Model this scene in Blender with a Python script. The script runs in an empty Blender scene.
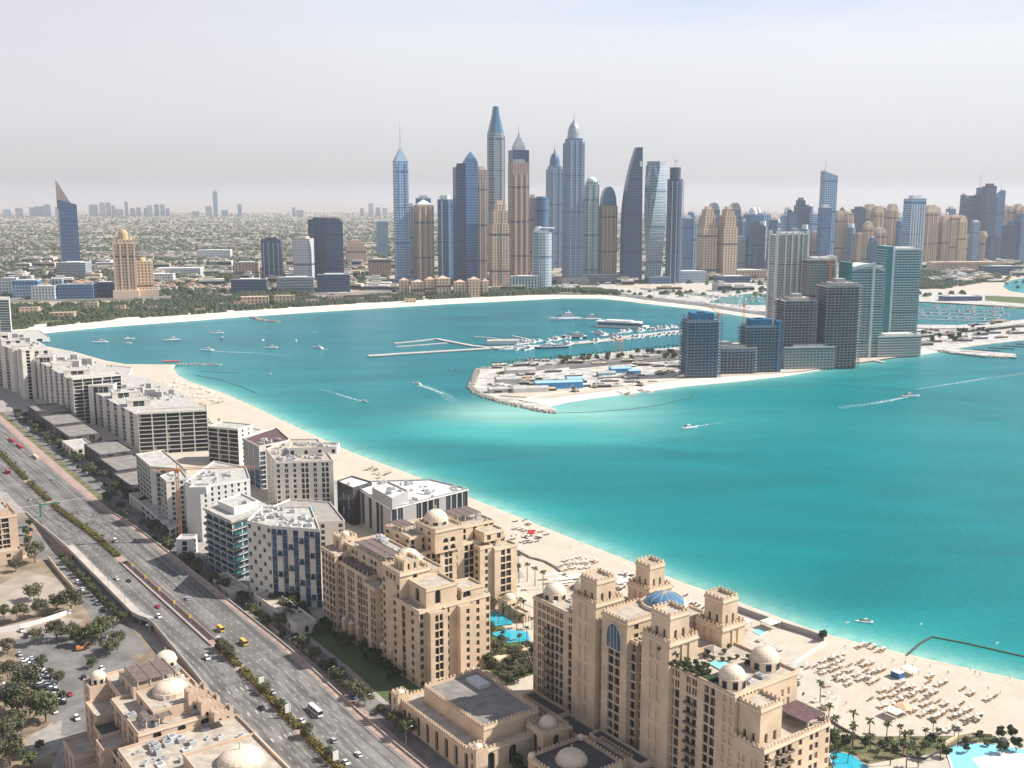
import bpy, bmesh, math, random
import numpy as np
from mathutils import Vector, Matrix, noise
from mathutils.geometry import tessellate_polygon
R = math.radians
random.seed(7)
SC = bpy.context.scene
COL = SC.collection
# ---------------------------------------------------------------- camera, sky, sun, exposure
EYE = 240.0
FOC = 1080.0
PITCH = math.atan(189 / 1080)
cd = bpy.data.cameras.new('camera'); cam = bpy.data.objects.new('camera', cd); COL.objects.link(cam)
cam.location = (0, 0, EYE); cam.rotation_euler = (math.pi / 2 - PITCH, 0, 0)
cd.sensor_width = 36; cd.lens = 36 * FOC / 1024; cd.clip_start = 1; cd.clip_end = 200000
SC.camera = cam
SUN_AZ, SUN_EL = 6.0, 43.0            # azimuth measured from +X towards +Y
w = bpy.data.worlds.new('World'); SC.world = w; w.use_nodes = True
nt = w.node_tree; nt.nodes.clear()
wo = nt.nodes.new('ShaderNodeOutputWorld'); bg = nt.nodes.new('ShaderNodeBackground')
sky = nt.nodes.new('ShaderNodeTexSky'); sky.sky_type = 'NISHITA'; sky.sun_disc = False
sky.sun_elevation = R(SUN_EL); sky.sun_rotation = R(90 - SUN_AZ)
sky.altitude = 200; sky.air_density = 1.0; sky.dust_density = 1.6; sky.ozone_density = 2.0
bg.inputs['Strength'].default_value = 0.056
# pale dusty air low down, thin cirrus veil above it, clearer blue towards the zenith
L = nt.links.new; N_ = nt.nodes.new
tc = N_('ShaderNodeTexCoord'); sp_ = N_('ShaderNodeSeparateXYZ'); L(tc.outputs['Generated'], sp_.inputs[0])
mp = N_('ShaderNodeMapping'); mp.inputs['Scale'].default_value = (1.1, 1.0, 9.0); mp.inputs['Rotation'].default_value = (R(3), R(9), 0)
nz = N_('ShaderNodeTexNoise'); nz.inputs['Scale'].default_value = 1.7; nz.inputs['Detail'].default_value = 8; nz.inputs['Roughness'].default_value = .62; nz.inputs['Distortion'].default_value = .6
L(tc.outputs['Generated'], mp.inputs['Vector']); L(mp.outputs[0], nz.inputs['Vector'])
def mrange(src, a0, a1, b0, b1):
    r = N_('ShaderNodeMapRange'); r.inputs['From Min'].default_value = a0; r.inputs['From Max'].default_value = a1; r.inputs['To Min'].default_value = b0; r.inputs['To Max'].default_value = b1; L(src, r.inputs['Value']); return r.outputs[0]
def wmath(op, x, y):
    k = N_('ShaderNodeMath'); k.operation = op; k.use_clamp = False
    for i, q in enumerate((x, y)):
        if isinstance(q, (int, float)): k.inputs[i].default_value = q
        else: L(q, k.inputs[i])
    return k.outputs[0]
ramp = N_('ShaderNodeValToRGB'); L(mrange(sp_.outputs[2], 0, .25, 0, 1), ramp.inputs[0]); e = ramp.color_ramp.elements
e[0].position = 0; e[0].color = (.60, .575, .585, 1); e[1].position = 1; e[1].color = (.93, .97, 1.0, 1)
for p_, c_ in ((.10, (.75, .74, .755)), (.28, (.86, .865, .895)), (.55, (.95, .96, 1.0))): q = e.new(p_); q.color = (*c_, 1)
vv = N_('ShaderNodeVectorMath'); vv.operation = 'SCALE'; L(mrange(sp_.outputs[0], -.45, .3, 10.7, 11.9), vv.inputs['Scale']); L(ramp.outputs[0], vv.inputs[0])
# blue gaps high on the right, a lilac tint high on the left
gap = wmath('MULTIPLY', mrange(sp_.outputs[2], .115, .175, 0, 1), wmath('MULTIPLY', mrange(sp_.outputs[0], -.25, .35, .25, 1), mrange(nz.outputs['Fac'], .36, .62, 1, .05)))
g1 = N_('ShaderNodeMix'); g1.data_type = 'RGBA'; L(gap, g1.inputs['Factor']); L(vv.outputs[0], g1.inputs['A']); g1.inputs['B'].default_value = (6.9, 8.9, 12.4, 1)
lil = wmath('MULTIPLY', mrange(sp_.outputs[2], .03, .16, 0, 1), mrange(sp_.outputs[0], -.12, -.45, 0, 1))
g2 = N_('ShaderNodeMix'); g2.data_type = 'RGBA'; L(lil, g2.inputs['Factor']); L(g1.outputs['Result'], g2.inputs['A']); g2.inputs['B'].default_value = (9.3, 8.8, 9.8, 1)
mx = N_('ShaderNodeMix'); mx.data_type = 'RGBA'; L(mrange(sp_.outputs[2], .2, .55, .95, .30), mx.inputs['Factor']); L(sky.outputs[0], mx.inputs['A']); L(g2.outputs['Result'], mx.inputs['B'])
L(mx.outputs['Result'], bg.inputs['Color']); L(bg.outputs[0], wo.inputs['Surface'])
sl = bpy.data.lights.new('sun', 'SUN'); sl.energy = 5.0; sl.angle = R(0.53); sl.color = (1, .95, .87)
so = bpy.data.objects.new('sun', sl); COL.objects.link(so)
sd = Vector((math.cos(R(SUN_AZ)) * math.cos(R(SUN_EL)), math.sin(R(SUN_AZ)) * math.cos(R(SUN_EL)), math.sin(R(SUN_EL))))
so.rotation_euler = (-sd).to_track_quat('-Z', 'Y').to_euler(); so.location = (0, 0, 900)
SC.view_settings.view_transform = 'Standard'; SC.view_settings.look = 'None'
SC.view_settings.exposure = 0.58; SC.view_settings.gamma = 1
SC.render.engine = 'CYCLES'
cy = SC.cycles
cy.max_bounces = 5; cy.diffuse_bounces = 2; cy.glossy_bounces = 2; cy.transmission_bounces = 3; cy.volume_bounces = 1; cy.transparent_max_bounces = 8
cy.use_denoising = True; cy.sample_clamp_indirect = 6; cy.use_adaptive_sampling = True
cy.caustics_reflective = False; cy.caustics_refractive = False
# ---------------------------------------------------------------- survey helpers: map readings to metres
ST_, CT_ = math.sin(PITCH), math.cos(PITCH)
def G(x, y, z=0.0):
    u = (x - 512) / FOC; v = (384 - y) / FOC; t = (EYE - z) / (ST_ - v * CT_)
    return (t * u, t * (CT_ + v * ST_))
def zat(Y, y):
    """height above ground at distance Y that stands at level y"""
    v = (384 - y) / FOC
    # y reading: v = -(Y*ST-(H-z)*CT)... solved for H-z
    # v*d = -(H-z)*CT + Y*ST ; d = Y*CT+(H-z)*ST
    q = (Y * ST_ - v * Y * CT_) / (CT_ + v * ST_)
    return EYE - q
AX, AY, NX, NY = 0.587, -0.81, 0.81, 0.587
def W(s, t, z=0.0): return (-156.4 + AX * s + NX * t, 545.1 + AY * s + NY * t, z)
ROTA = math.atan2(AY, AX)
# ---------------------------------------------------------------- materials
M = {}
def mat(name, rgb, rough=.8, var=.0, scale=.05, metal=0.0, spec=.3, rand=0.0, bump=0.0, bscale=None, detail=4, rgb2=None, lo=.4, hi=.6):
    m = bpy.data.materials.new(name); m.use_nodes = True; n = m.node_tree; b = n.nodes['Principled BSDF']
    b.inputs['Roughness'].default_value = rough; b.inputs['Metallic'].default_value = metal; b.inputs['Specular IOR Level'].default_value = spec
    b.inputs['Base Color'].default_value = (*rgb, 1)
    src = None
    tc = None
    if var or rgb2 or bump:
        tc = n.nodes.new('ShaderNodeNewGeometry')
        nz = n.nodes.new('ShaderNodeTexNoise'); nz.inputs['Scale'].default_value = scale; nz.inputs['Detail'].default_value = detail; nz.inputs['Roughness'].default_value = .6
        n.links.new(tc.outputs['Position'], nz.inputs['Vector'])
        mr = n.nodes.new('ShaderNodeMapRange'); mr.inputs['From Min'].default_value = lo; mr.inputs['From Max'].default_value = hi
        n.links.new(nz.outputs['Fac'], mr.inputs['Value'])
        mx = n.nodes.new('ShaderNodeMix'); mx.data_type = 'RGBA'
        c2 = rgb2 or tuple(max(0, c * (1 - var)) for c in rgb)
        c1 = rgb if rgb2 else tuple(min(1, c * (1 + var * .6)) for c in rgb)
        mx.inputs['A'].default_value = (*c1, 1); mx.inputs['B'].default_value = (*c2, 1)
        n.links.new(mr.outputs[0], mx.inputs['Factor']); src = mx.outputs['Result']
    if rand:
        oi = n.nodes.new('ShaderNodeObjectInfo'); mr = n.nodes.new('ShaderNodeMapRange'); mr.inputs['To Min'].default_value = 1 - rand; mr.inputs['To Max'].default_value = 1 + rand
        n.links.new(oi.outputs['Random'], mr.inputs['Value'])
        vm = n.nodes.new('ShaderNodeVectorMath'); vm.operation = 'SCALE'
        if src: n.links.new(src, vm.inputs[0])
        else: vm.inputs[0].default_value = rgb
        n.links.new(mr.outputs[0], vm.inputs['Scale']); src = vm.outputs[0]
    if src: n.links.new(src, b.inputs['Base Color'])
    if bump:
        bn = n.nodes.new('ShaderNodeTexNoise'); bn.inputs['Scale'].default_value = bscale or scale * 4; bn.inputs['Detail'].default_value = 5
        n.links.new(tc.outputs['Position'], bn.inputs['Vector'])
        bu = n.nodes.new('ShaderNodeBump'); bu.inputs['Strength'].default_value = 1; bu.inputs['Distance'].default_value = bump
        n.links.new(bn.outputs['Fac'], bu.inputs['Height']); n.links.new(bu.outputs[0], b.inputs['Normal'])
    M[name] = m; return m
def facade(name, wall, glass, fh=3.6, bw=4.0, fx=.6, fz=.6, rough=.25, vary=.5, slab=None):
    """a far facade: floors and bays of glass in a wall, drawn in the tower's own coordinates"""
    m = bpy.data.materials.new(name); m.use_nodes = True; n = m.node_tree; b = n.nodes['Principled BSDF']
    nw = n.nodes.new; lk = n.links.new
    tc = nw('ShaderNodeTexCoord'); sp = nw('ShaderNodeSeparateXYZ'); lk(tc.outputs['Object'], sp.inputs[0])
    def mth(op, a, bb=None):
        k = nw('ShaderNodeMath'); k.operation = op
        for i, q in enumerate((a, bb)):
            if q is None: continue
            if isinstance(q, (int, float)): k.inputs[i].default_value = q
            else: lk(q, k.inputs[i])
        return k.outputs[0]
    h = mth('ADD', sp.outputs[0], sp.outputs[1])
    zz = mth('DIVIDE', sp.outputs[2], fh); xx = mth('DIVIDE', h, bw)
    oi = nw('ShaderNodeObjectInfo')
    fz_ = mth('FRACT', zz); fx_ = mth('FRACT', xx)
    gz = mth('LESS_THAN', fz_, fz); gx = mth('LESS_THAN', fx_, fx)
    g = mth('MULTIPLY', gz, gx)
    # horizontal faces are never glass
    ge = nw('ShaderNodeNewGeometry'); s2 = nw('ShaderNodeSeparateXYZ'); lk(ge.outputs['Normal'], s2.inputs[0])
    up = mth('LESS_THAN', mth('ABSOLUTE', s2.outputs[2]), .6)
    g = mth('MULTIPLY', g, up)
    # each window its own tone
    cv = nw('ShaderNodeCombineXYZ'); lk(mth('FLOOR', xx), cv.inputs[0]); lk(mth('FLOOR', zz), cv.inputs[1])
    wn = nw('ShaderNodeTexWhiteNoise'); wn.noise_dimensions = '3D'; lk(cv.outputs[0], wn.inputs['Vector'])
    gm = nw('ShaderNodeMix'); gm.data_type = 'RGBA'
    gm.inputs['A'].default_value = (*[c * (1 - vary) for c in glass], 1); gm.inputs['B'].default_value = (*[min(1, c * (1 + vary)) for c in glass], 1)
    # broad panels and service floors break the grid
    cp = nw('ShaderNodeCombineXYZ'); lk(mth('FLOOR', mth('DIVIDE', xx, 3)), cp.inputs[0]); lk(mth('FLOOR', mth('DIVIDE', zz, 9)), cp.inputs[1]); lk(mth('MULTIPLY', oi.outputs['Random'], 91.0), cp.inputs[2])
    wp = nw('ShaderNodeTexWhiteNoise'); wp.noise_dimensions = '3D'; lk(cp.outputs[0], wp.inputs['Vector'])
    nf = nw('ShaderNodeTexNoise'); nf.inputs['Scale'].default_value = .022; nf.inputs['Detail'].default_value = 3; lk(tc.outputs['Object'], nf.inputs['Vector'])
    bl = mth('ADD', mth('MULTIPLY', wn.outputs['Value'], .40), mth('ADD', mth('MULTIPLY', wp.outputs['Value'], .30), mth('MULTIPLY', nf.outputs['Fac'], .55)))
    lk(mth('SUBTRACT', bl, .12), gm.inputs['Factor'])
    no = nw('ShaderNodeTexNoise'); no.inputs['Scale'].default_value = .05; lk(tc.outputs['Object'], no.inputs['Vector'])
    wm = nw('ShaderNodeMix'); wm.data_type = 'RGBA'; wm.inputs['A'].default_value = (*[c * .85 for c in wall], 1); wm.inputs['B'].default_value = (*[min(1, c * 1.12) for c in wall], 1)
    lk(no.outputs['Fac'], wm.inputs['Factor'])
    svc = mth('LESS_THAN', mth('FRACT', mth('ADD', mth('DIVIDE', zz, 13.37), mth('MULTIPLY', oi.outputs['Random'], 1.0))), .055); g = mth('MAXIMUM', g, mth('MULTIPLY', svc, up))
    mx = nw('ShaderNodeMix'); mx.data_type = 'RGBA'; lk(g, mx.inputs['Factor']); lk(wm.outputs['Result'], mx.inputs['A']); lk(gm.outputs['Result'], mx.inputs['B'])
    lk(mx.outputs['Result'], b.inputs['Base Color'])
    rr = nw('ShaderNodeMapRange'); rr.inputs['To Min'].default_value = .8; rr.inputs['To Max'].default_value = rough; lk(g, rr.inputs['Value']); lk(rr.outputs[0], b.inputs['Roughness'])
    b.inputs['Specular IOR Level'].default_value = .5
    M[name] = m; return m
# ---------------------------------------------------------------- mesh builder
class MB:
    def __init__(s): s.v = []; s.f = []; s.m = []
    def vert(s, p): s.v.append(tuple(p)); return len(s.v) - 1
    def face(s, pts, m=0):
        i = len(s.v); s.v.extend(tuple(p) for p in pts); s.f.append(tuple(range(i, i + len(pts)))); s.m.append(m)
    def add(s, vs, fs, m=0):
        i = len(s.v); s.v.extend(tuple(p) for p in vs)
        for f in fs: s.f.append(tuple(i + k for k in f)); s.m.append(m)
    def box(s, x0, x1, y0, y1, z0, z1, m=0, T=None, bottom=False):
        vs = [(x0, y0, z0), (x1, y0, z0), (x1, y1, z0), (x0, y1, z0), (x0, y0, z1), (x1, y0, z1), (x1, y1, z1), (x0, y1, z1)]
        if T: vs = [T(*p) for p in vs]
        fs = [(0, 1, 5, 4), (1, 2, 6, 5), (2, 3, 7, 6), (3, 0, 4, 7), (4, 5, 6, 7)]
        if bottom: fs.append((3, 2, 1, 0))
        s.add(vs, fs, m)
    def prism(s, poly, z0, z1, m=0, mt=None, top=True):
        n = len(poly)
        vs = [(p[0], p[1], z0) for p in poly] + [(p[0], p[1], z1) for p in poly]
        s.add(vs, [(i, (i + 1) % n, n + (i + 1) % n, n + i) for i in range(n)], m)
        if top: s.flat([(p[0], p[1]) for p in poly], z1, m if mt is None else mt)
    def flat(s, poly, z, m=0):
        tr = tessellate_polygon([[Vector((p[0], p[1], 0)) for p in poly]])
        i = len(s.v); s.v.extend((p[0], p[1], z) for p in poly)
        for t in tr:
            a, b, c = [poly[k] for k in t]
            if (b[0] - a[0]) * (c[1] - a[1]) - (b[1] - a[1]) * (c[0] - a[0]) < 0: t = (t[0], t[2], t[1])
            s.f.append(tuple(i + k for k in t)); s.m.append(m)
    def cone(s, cx, cy, z0, z1, r0, r1, n=12, m=0, cap=True, ph=0.0, sx=1, sy=1):
        vs = [(cx + sx * r0 * math.cos(ph + 2 * math.pi * k / n), cy + sy * r0 * math.sin(ph + 2 * math.pi * k / n), z0) for k in range(n)]
        vs += [(cx + sx * r1 * math.cos(ph + 2 * math.pi * k / n), cy + sy * r1 * math.sin(ph + 2 * math.pi * k / n), z1) for k in range(n)]
        fs = [(k, (k + 1) % n, n + (k + 1) % n, n + k) for k in range(n)]
        if cap and r1 > .01: fs.append(tuple(range(n, 2 * n)))
        s.add(vs, fs, m)
    def dome(s, cx, cy, z, r, h=None, n=16, k=6, m=0, e=1.0):
        h = h or r; pr = r; pz = z
        for i in range(1, k + 1):
            a = math.pi / 2 * i / k; cr_ = r * math.cos(a) ** e; cz = z + h * math.sin(a)
            s.cone(cx, cy, pz, cz, pr, max(cr_, .001), n, m, cap=(i == k)); pr, pz = cr_, cz
    def tube(s, p, q, r, n=5, m=0, r2=None):
        p = Vector(p); q = Vector(q); d = (q - p); r2 = r if r2 is None else r2
        if d.length < 1e-6: return
        a = d.orthogonal().normalized(); b = d.normalized().cross(a)
        vs = [p + a * r * math.cos(2 * math.pi * k / n) + b * r * math.sin(2 * math.pi * k / n) for k in range(n)] + [q + a * r2 * math.cos(2 * math.pi * k / n) + b * r2 * math.sin(2 * math.pi * k / n) for k in range(n)]
        s.add(vs, [(k, (k + 1) % n, n + (k + 1) % n, n + k) for k in range(n)] + [tuple(range(n, 2 * n)), tuple(range(n - 1, -1, -1))], m)
    def mesh(s, name, mats, smooth=False):
        me = bpy.data.meshes.new(name); me.from_pydata(s.v, [], s.f)
        for k in (mats if isinstance(mats, (list, tuple)) else [mats]): me.materials.append(M[k] if isinstance(k, str) else k)
        if len(s.m): me.polygons.foreach_set('material_index', s.m)
        if smooth: me.polygons.foreach_set('use_smooth', [True] * len(s.f))
        me.update(); return me
    def build(s, name, mats, parent=None, loc=None, rz=0.0, smooth=False, **tags):
        o = bpy.data.objects.new(name, s.mesh(name, mats, smooth)); COL.objects.link(o)
        if parent: o.parent = parent
        if loc is not None: o.location = loc
        if rz: o.rotation_euler.z = rz
        for k, v in tags.items(): o[k] = v
        return o
def inst(name, me, parent=None, loc=(0, 0, 0), rz=0.0, scale=None, **tags):
    o = bpy.data.objects.new(name, me); COL.objects.link(o)
    if parent: o.parent = parent
    o.location = loc; o.rotation_euler.z = rz
    if scale: o.scale = scale
    for k, v in tags.items(): o[k] = v
    return o
def empty(name, loc, rz=0.0, **tags):
    o = bpy.data.objects.new(name, None); COL.objects.link(o); o.location = loc; o.rotation_euler.z = rz
    for k, v in tags.items(): o[k] = v
    return o
def copy_tree(o, loc=None, rz=None, scale=None, **tags):
    c = o.copy(); COL.objects.link(c)
    if loc is not None: c.location = loc
    if rz is not None: c.rotation_euler.z = rz
    if scale is not None: c.scale = scale if isinstance(scale, tuple) else (scale,) * 3
    for ch in KIDS.get(o.name, ()):
        d = ch.copy(); COL.objects.link(d); d.parent = c
        for g in KIDS.get(ch.name, ()):
            e = g.copy(); COL.objects.link(e); e.parent = d
    for k, v in tags.items(): c[k] = v
    return c
KIDS = {}
def remember(o):
    KIDS[o.name] = [x for x in COL.objects if x.parent == o]
    for k in KIDS[o.name]:
        KIDS[k.name] = [x for x in COL.objects if x.parent == k]
    return o
# ---------------------------------------------------------------- setting: sea, ground, palm land
mat('sand', (.56, .49, .41), .95, rgb2=(.46, .395, .32), scale=.07, spec=.1, lo=.25, hi=.75, detail=12, bump=.35, bscale=.5)
mat('beach_sand', (.68, .62, .53), .95, var=.06, scale=.02)
mat('wet_sand', (.55, .46, .36), .5, var=.1, scale=.1)
mat('rock', (.36, .33, .29), .9, var=.4, scale=.3, bump=.5, bscale=.8)
mat('asphalt', (.135, .13, .13), .85, var=.18, scale=.15, spec=.2)
mat('asphalt_light', (.19, .18, .175), .85, var=.25, scale=.08, spec=.2, detail=8)
mat('paving', (.33, .30, .275), .9, var=.15, scale=.2)
mat('paving_pink', (.36, .26, .22), .9, var=.2, scale=.2)
mat('paint_white', (.50, .49, .47), .6)
mat('dirt', (.33, .25, .18), .95, rgb2=(.17, .13, .09), scale=.06, detail=8)
mat('dry_lot', (.40, .345, .29), .95, rgb2=(.30, .25, .20), scale=.05, detail=8)
mat('lawn', (.06, .11, .03), .95, rgb2=(.10, .12, .05), scale=.2)
mat('pool', (.03, .38, .50), .08, spec=.5)
mat('pool_pale', (.25, .60, .70), .08, spec=.5)
mat('concrete', (.48, .46, .43), .85, var=.12, scale=.15)
mat('site_ground', (.56, .53, .49), .95, rgb2=(.36, .34, .32), scale=.06, detail=8)

# coast lines (surveyed)
C_MAIN = [(-700, 372), (-300, 350), (0, 338), (45, 332.5), (100, 327), (150, 323.3), (190, 320.5), (240, 316.5), (300, 312.5), (340, 310), (380, 307.6), (440, 304), (520, 300), (560, 298), (600, 298.2), (622, 300), (650, 303.5), (700, 309), (735, 314), (770, 320), (800, 318), (850, 306), (905, 302), (960, 304.5), (1000, 307.5), (1024, 309), (1150, 317), (1500, 338)]
C_PALM = [(-500, 322), (-120, 326), (0, 336), (40, 345), (75, 352), (105, 360.5), (125, 364), (176, 364.6)]
SHORE_PX = [(173.5, 369), (177, 375), (188, 381), (202, 386), (225, 394), (250, 405), (275, 417), (300, 429), (350, 452), (400, 470.5), (450, 490), (510, 514), (545, 528), (580, 542), (634, 563), (680, 582), (740, 603), (785, 620), (824, 634), (870, 646), (915, 656.5), (965, 668), (1024, 681), (1100, 698), (1250, 735), (1500, 800)]
C_PEN = [(488, 368.5), (478, 370), (470.5, 388), (477, 394), (500, 402), (540, 411), (553, 413.5), (556, 410), (545, 405.5), (565, 401), (600, 396), (640, 391), (680, 385.5), (730, 381), (780, 375.5), (830, 367), (880, 359), (935, 351.5), (950, 353.5), (1000, 358), (1014, 358), (1016, 354.5), (980, 351.5), (955, 349.3), (985, 345), (1024, 340.5), (1200, 331), (1500, 322), (1500, 312), (1200, 318), (1024, 320), (960, 325.5), (905, 325), (860, 330), (800, 338), (720, 344.5), (690, 347), (640, 350.5), (580, 356.5), (540, 362), (510, 365)]
def G3(p, z=0): return (*G(p[0], p[1], z), z)
main_w = [G(*p) for p in C_MAIN]
palm_s = [G(*p) for p in SHORE_PX]
palm_w = [G(*p) for p in C_PALM] + palm_s
pen_w = [G(*p) for p in C_PEN]
def seg_dist(P, pts, closed=False):
    d = np.full(len(P), 1e9); n = len(pts)
    for i in range(n if closed else n - 1):
        a = np.array(pts[i]); b = np.array(pts[(i + 1) % n]); ab = b - a
        t = np.clip(((P - a) @ ab) / (ab @ ab), 0, 1); q = a + t[:, None] * ab
        d = np.minimum(d, np.hypot(*(P - q).T))
    return d
def sea():
    xs = np.concatenate([np.linspace(-9000, -1700, 8), np.arange(-1600, 2400, 11.0), np.linspace(2450, 12000, 10)])
    ys = np.concatenate([np.linspace(-2000, 330, 5), np.arange(345, 1500, 8.0), np.arange(1500, 2900, 16.0), np.linspace(2950, 7000, 6)])
    X, Y = np.meshgrid(xs, ys); P = np.column_stack([X.ravel(), Y.ravel()]); nx, ny = len(xs), len(ys)
    me = bpy.data.meshes.new('sea'); me.from_pydata([(x, y, 0) for x, y in P], [], [(j * nx + i, j * nx + i + 1, (j + 1) * nx + i + 1, (j + 1) * nx + i) for j in range(ny - 1) for i in range(nx - 1)])
    dp = seg_dist(P, palm_s); dm = seg_dist(P, main_w)
    pen_sand = [G(*p) for p in C_PEN[8:18]]; dq = seg_dist(P, pen_sand); dall = seg_dist(P, pen_w, True)
    col = np.zeros((len(P), 4)); col[:, 3] = 1
    deep = np.array([.0, .150, .192]); mid = np.array([.0, .192, .208]); shal = np.array([.03, .34, .325]); pale = np.array([.33, .56, .49])
    wob = np.array([noise.noise(Vector((x / 160, y / 160, 3))) + .5 * noise.noise(Vector((x / 60, y / 60, 9))) for x, y in P])
    d = dp * (1 + .25 * wob)
    near = np.clip(1 - (P[:, 1] - 900) / 900, 0, 1)
    base = deep[None] * (1 - near[:, None] * .75) + mid[None] * near[:, None] * .75
    def mixin(b, c, f): f = np.clip(f, 0, 1)[:, None]; return b * (1 - f) + c[None] * f
    base = mixin(base, mid, .6 * np.exp(-d / 110)); base = mixin(base, shal, .8 * np.exp(-(d / 34) ** 1.1)); base = mixin(base, pale, .9 * np.exp(-(d / 9)))
    base = mixin(base, shal, .9 * np.exp(-(dm / 34))); base = mixin(base, pale, .7 * np.exp(-(dm / 10)))
    # sand plume off the tip of the building site and dredged shallows along its beach
    for (px, py, rx, ry, amt, c) in [(560, 417, 105, 15, 1.0, pale), (530, 430, 110, 15, .95, shal), (495, 414, 55, 12, .95, pale), (455, 424, 60, 10, .5, shal), (620, 404, 60, 9, .9, pale), (650, 408, 60, 8, .35, shal), (480, 430, 70, 8, .35, shal), (1000, 352, 40, 3, .3, shal), (700, 420, 120, 14, .30, shal), (950, 380, 90, 12, .3, shal), (850, 420, 200, 20, .25, shal)]:
        cx, cyy = G(px, py); x1, _ = G(px + rx, py); _, y1 = G(px, py - ry)
        q = ((P[:, 0] - cx) / (x1 - cx)) ** 2 + ((P[:, 1] - cyy) / (y1 - cyy)) ** 2
        base = mixin(base, c, amt * np.exp(-q * 1.3) * (1 + .35 * wob))
    for (px, py, rx, ry, amt) in [(790, 390, 110, 12, 1.0), (880, 372, 50, 9, .8), (700, 402, 55, 6, .8), (840, 384, 70, 10, .6)]:
        cx, cyy = G(px, py); x1, _ = G(px + rx, py); _, y1 = G(px, py - ry)
        q = ((P[:, 0] - cx) / (x1 - cx)) ** 2 + ((P[:, 1] - cyy) / (y1 - cyy)) ** 2
        base = mixin(base, np.array([.0, .20, .215]), amt * np.exp(-q))
    base = mixin(base, shal, .8 * np.exp(-(dq / 38))); base = mixin(base, pale, .9 * np.exp(-(dq / 16)))
    far = np.clip((P[:, 1] - 1100) / 1000, 0, 1); base = mixin(base, np.array([.02, .17, .20]), .45 * far)
    base *= (1 + .05 * wob)[:, None]
    col[:, :3] = np.clip(base, 0, 1)
    ca = me.color_attributes.new('depth', 'FLOAT_COLOR', 'POINT'); ca.data.foreach_set('color', col.ravel())
    m = bpy.data.materials.new('sea_water'); m.use_nodes = True; n = m.node_tree; b = n.nodes['Principled BSDF']
    at = n.nodes.new('ShaderNodeAttribute'); at.attribute_name = 'depth'; g0 = n.nodes.new('ShaderNodeNewGeometry'); mp0 = n.nodes.new('ShaderNodeMapping'); mp0.inputs['Rotation'].default_value = (0, 0, R(-20)); mp0.inputs['Scale'].default_value = (.0035, .011, .01); n.links.new(g0.outputs['Position'], mp0.inputs['Vector']); t0 = n.nodes.new('ShaderNodeTexNoise'); t0.inputs['Scale'].default_value = 1.3; t0.inputs['Detail'].default_value = 6; t0.inputs['Distortion'].default_value = .8; n.links.new(mp0.outputs[0], t0.inputs['Vector']); r0 = n.nodes.new('ShaderNodeMapRange'); r0.inputs['From Min'].default_value = .3; r0.inputs['From Max'].default_value = .7; r0.inputs['To Min'].default_value = .84; r0.inputs['To Max'].default_value = 1.14; n.links.new(t0.outputs['Fac'], r0.inputs['Value']); vs = n.nodes.new('ShaderNodeVectorMath'); vs.operation = 'SCALE'; n.links.new(at.outputs['Color'], vs.inputs[0]); n.links.new(r0.outputs[0], vs.inputs['Scale']); n.links.new(vs.outputs[0], b.inputs['Base Color'])
    b.inputs['Roughness'].default_value = .22; b.inputs['Specular IOR Level'].default_value = .03
    g = n.nodes.new('ShaderNodeNewGeometry'); mp = n.nodes.new('ShaderNodeMapping'); mp.inputs['Scale'].default_value = (.10, .22, .1); mp.inputs['Rotation'].default_value = (0, 0, R(25))
    n.links.new(g.outputs['Position'], mp.inputs['Vector'])
    t1 = n.nodes.new('ShaderNodeTexNoise'); t1.inputs['Scale'].default_value = 1.6; t1.inputs['Detail'].default_value = 6; t1.inputs['Roughness'].default_value = .65; n.links.new(mp.outputs[0], t1.inputs['Vector'])
    bu = n.nodes.new('ShaderNodeBump'); bu.inputs['Distance'].default_value = 1.6; bu.inputs['Strength'].default_value = .8
    n.links.new(t1.outputs['Fac'], bu.inputs['Height']); n.links.new(bu.outputs[0], b.inputs['Normal'])
    me.materials.append(m); M['sea_water'] = m
    o = bpy.data.objects.new('sea', me); COL.objects.link(o); o['kind'] = 'structure'
sea()
def struct(name, mb, m, **k): return mb.build(name, m, kind='structure', **k)
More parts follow.
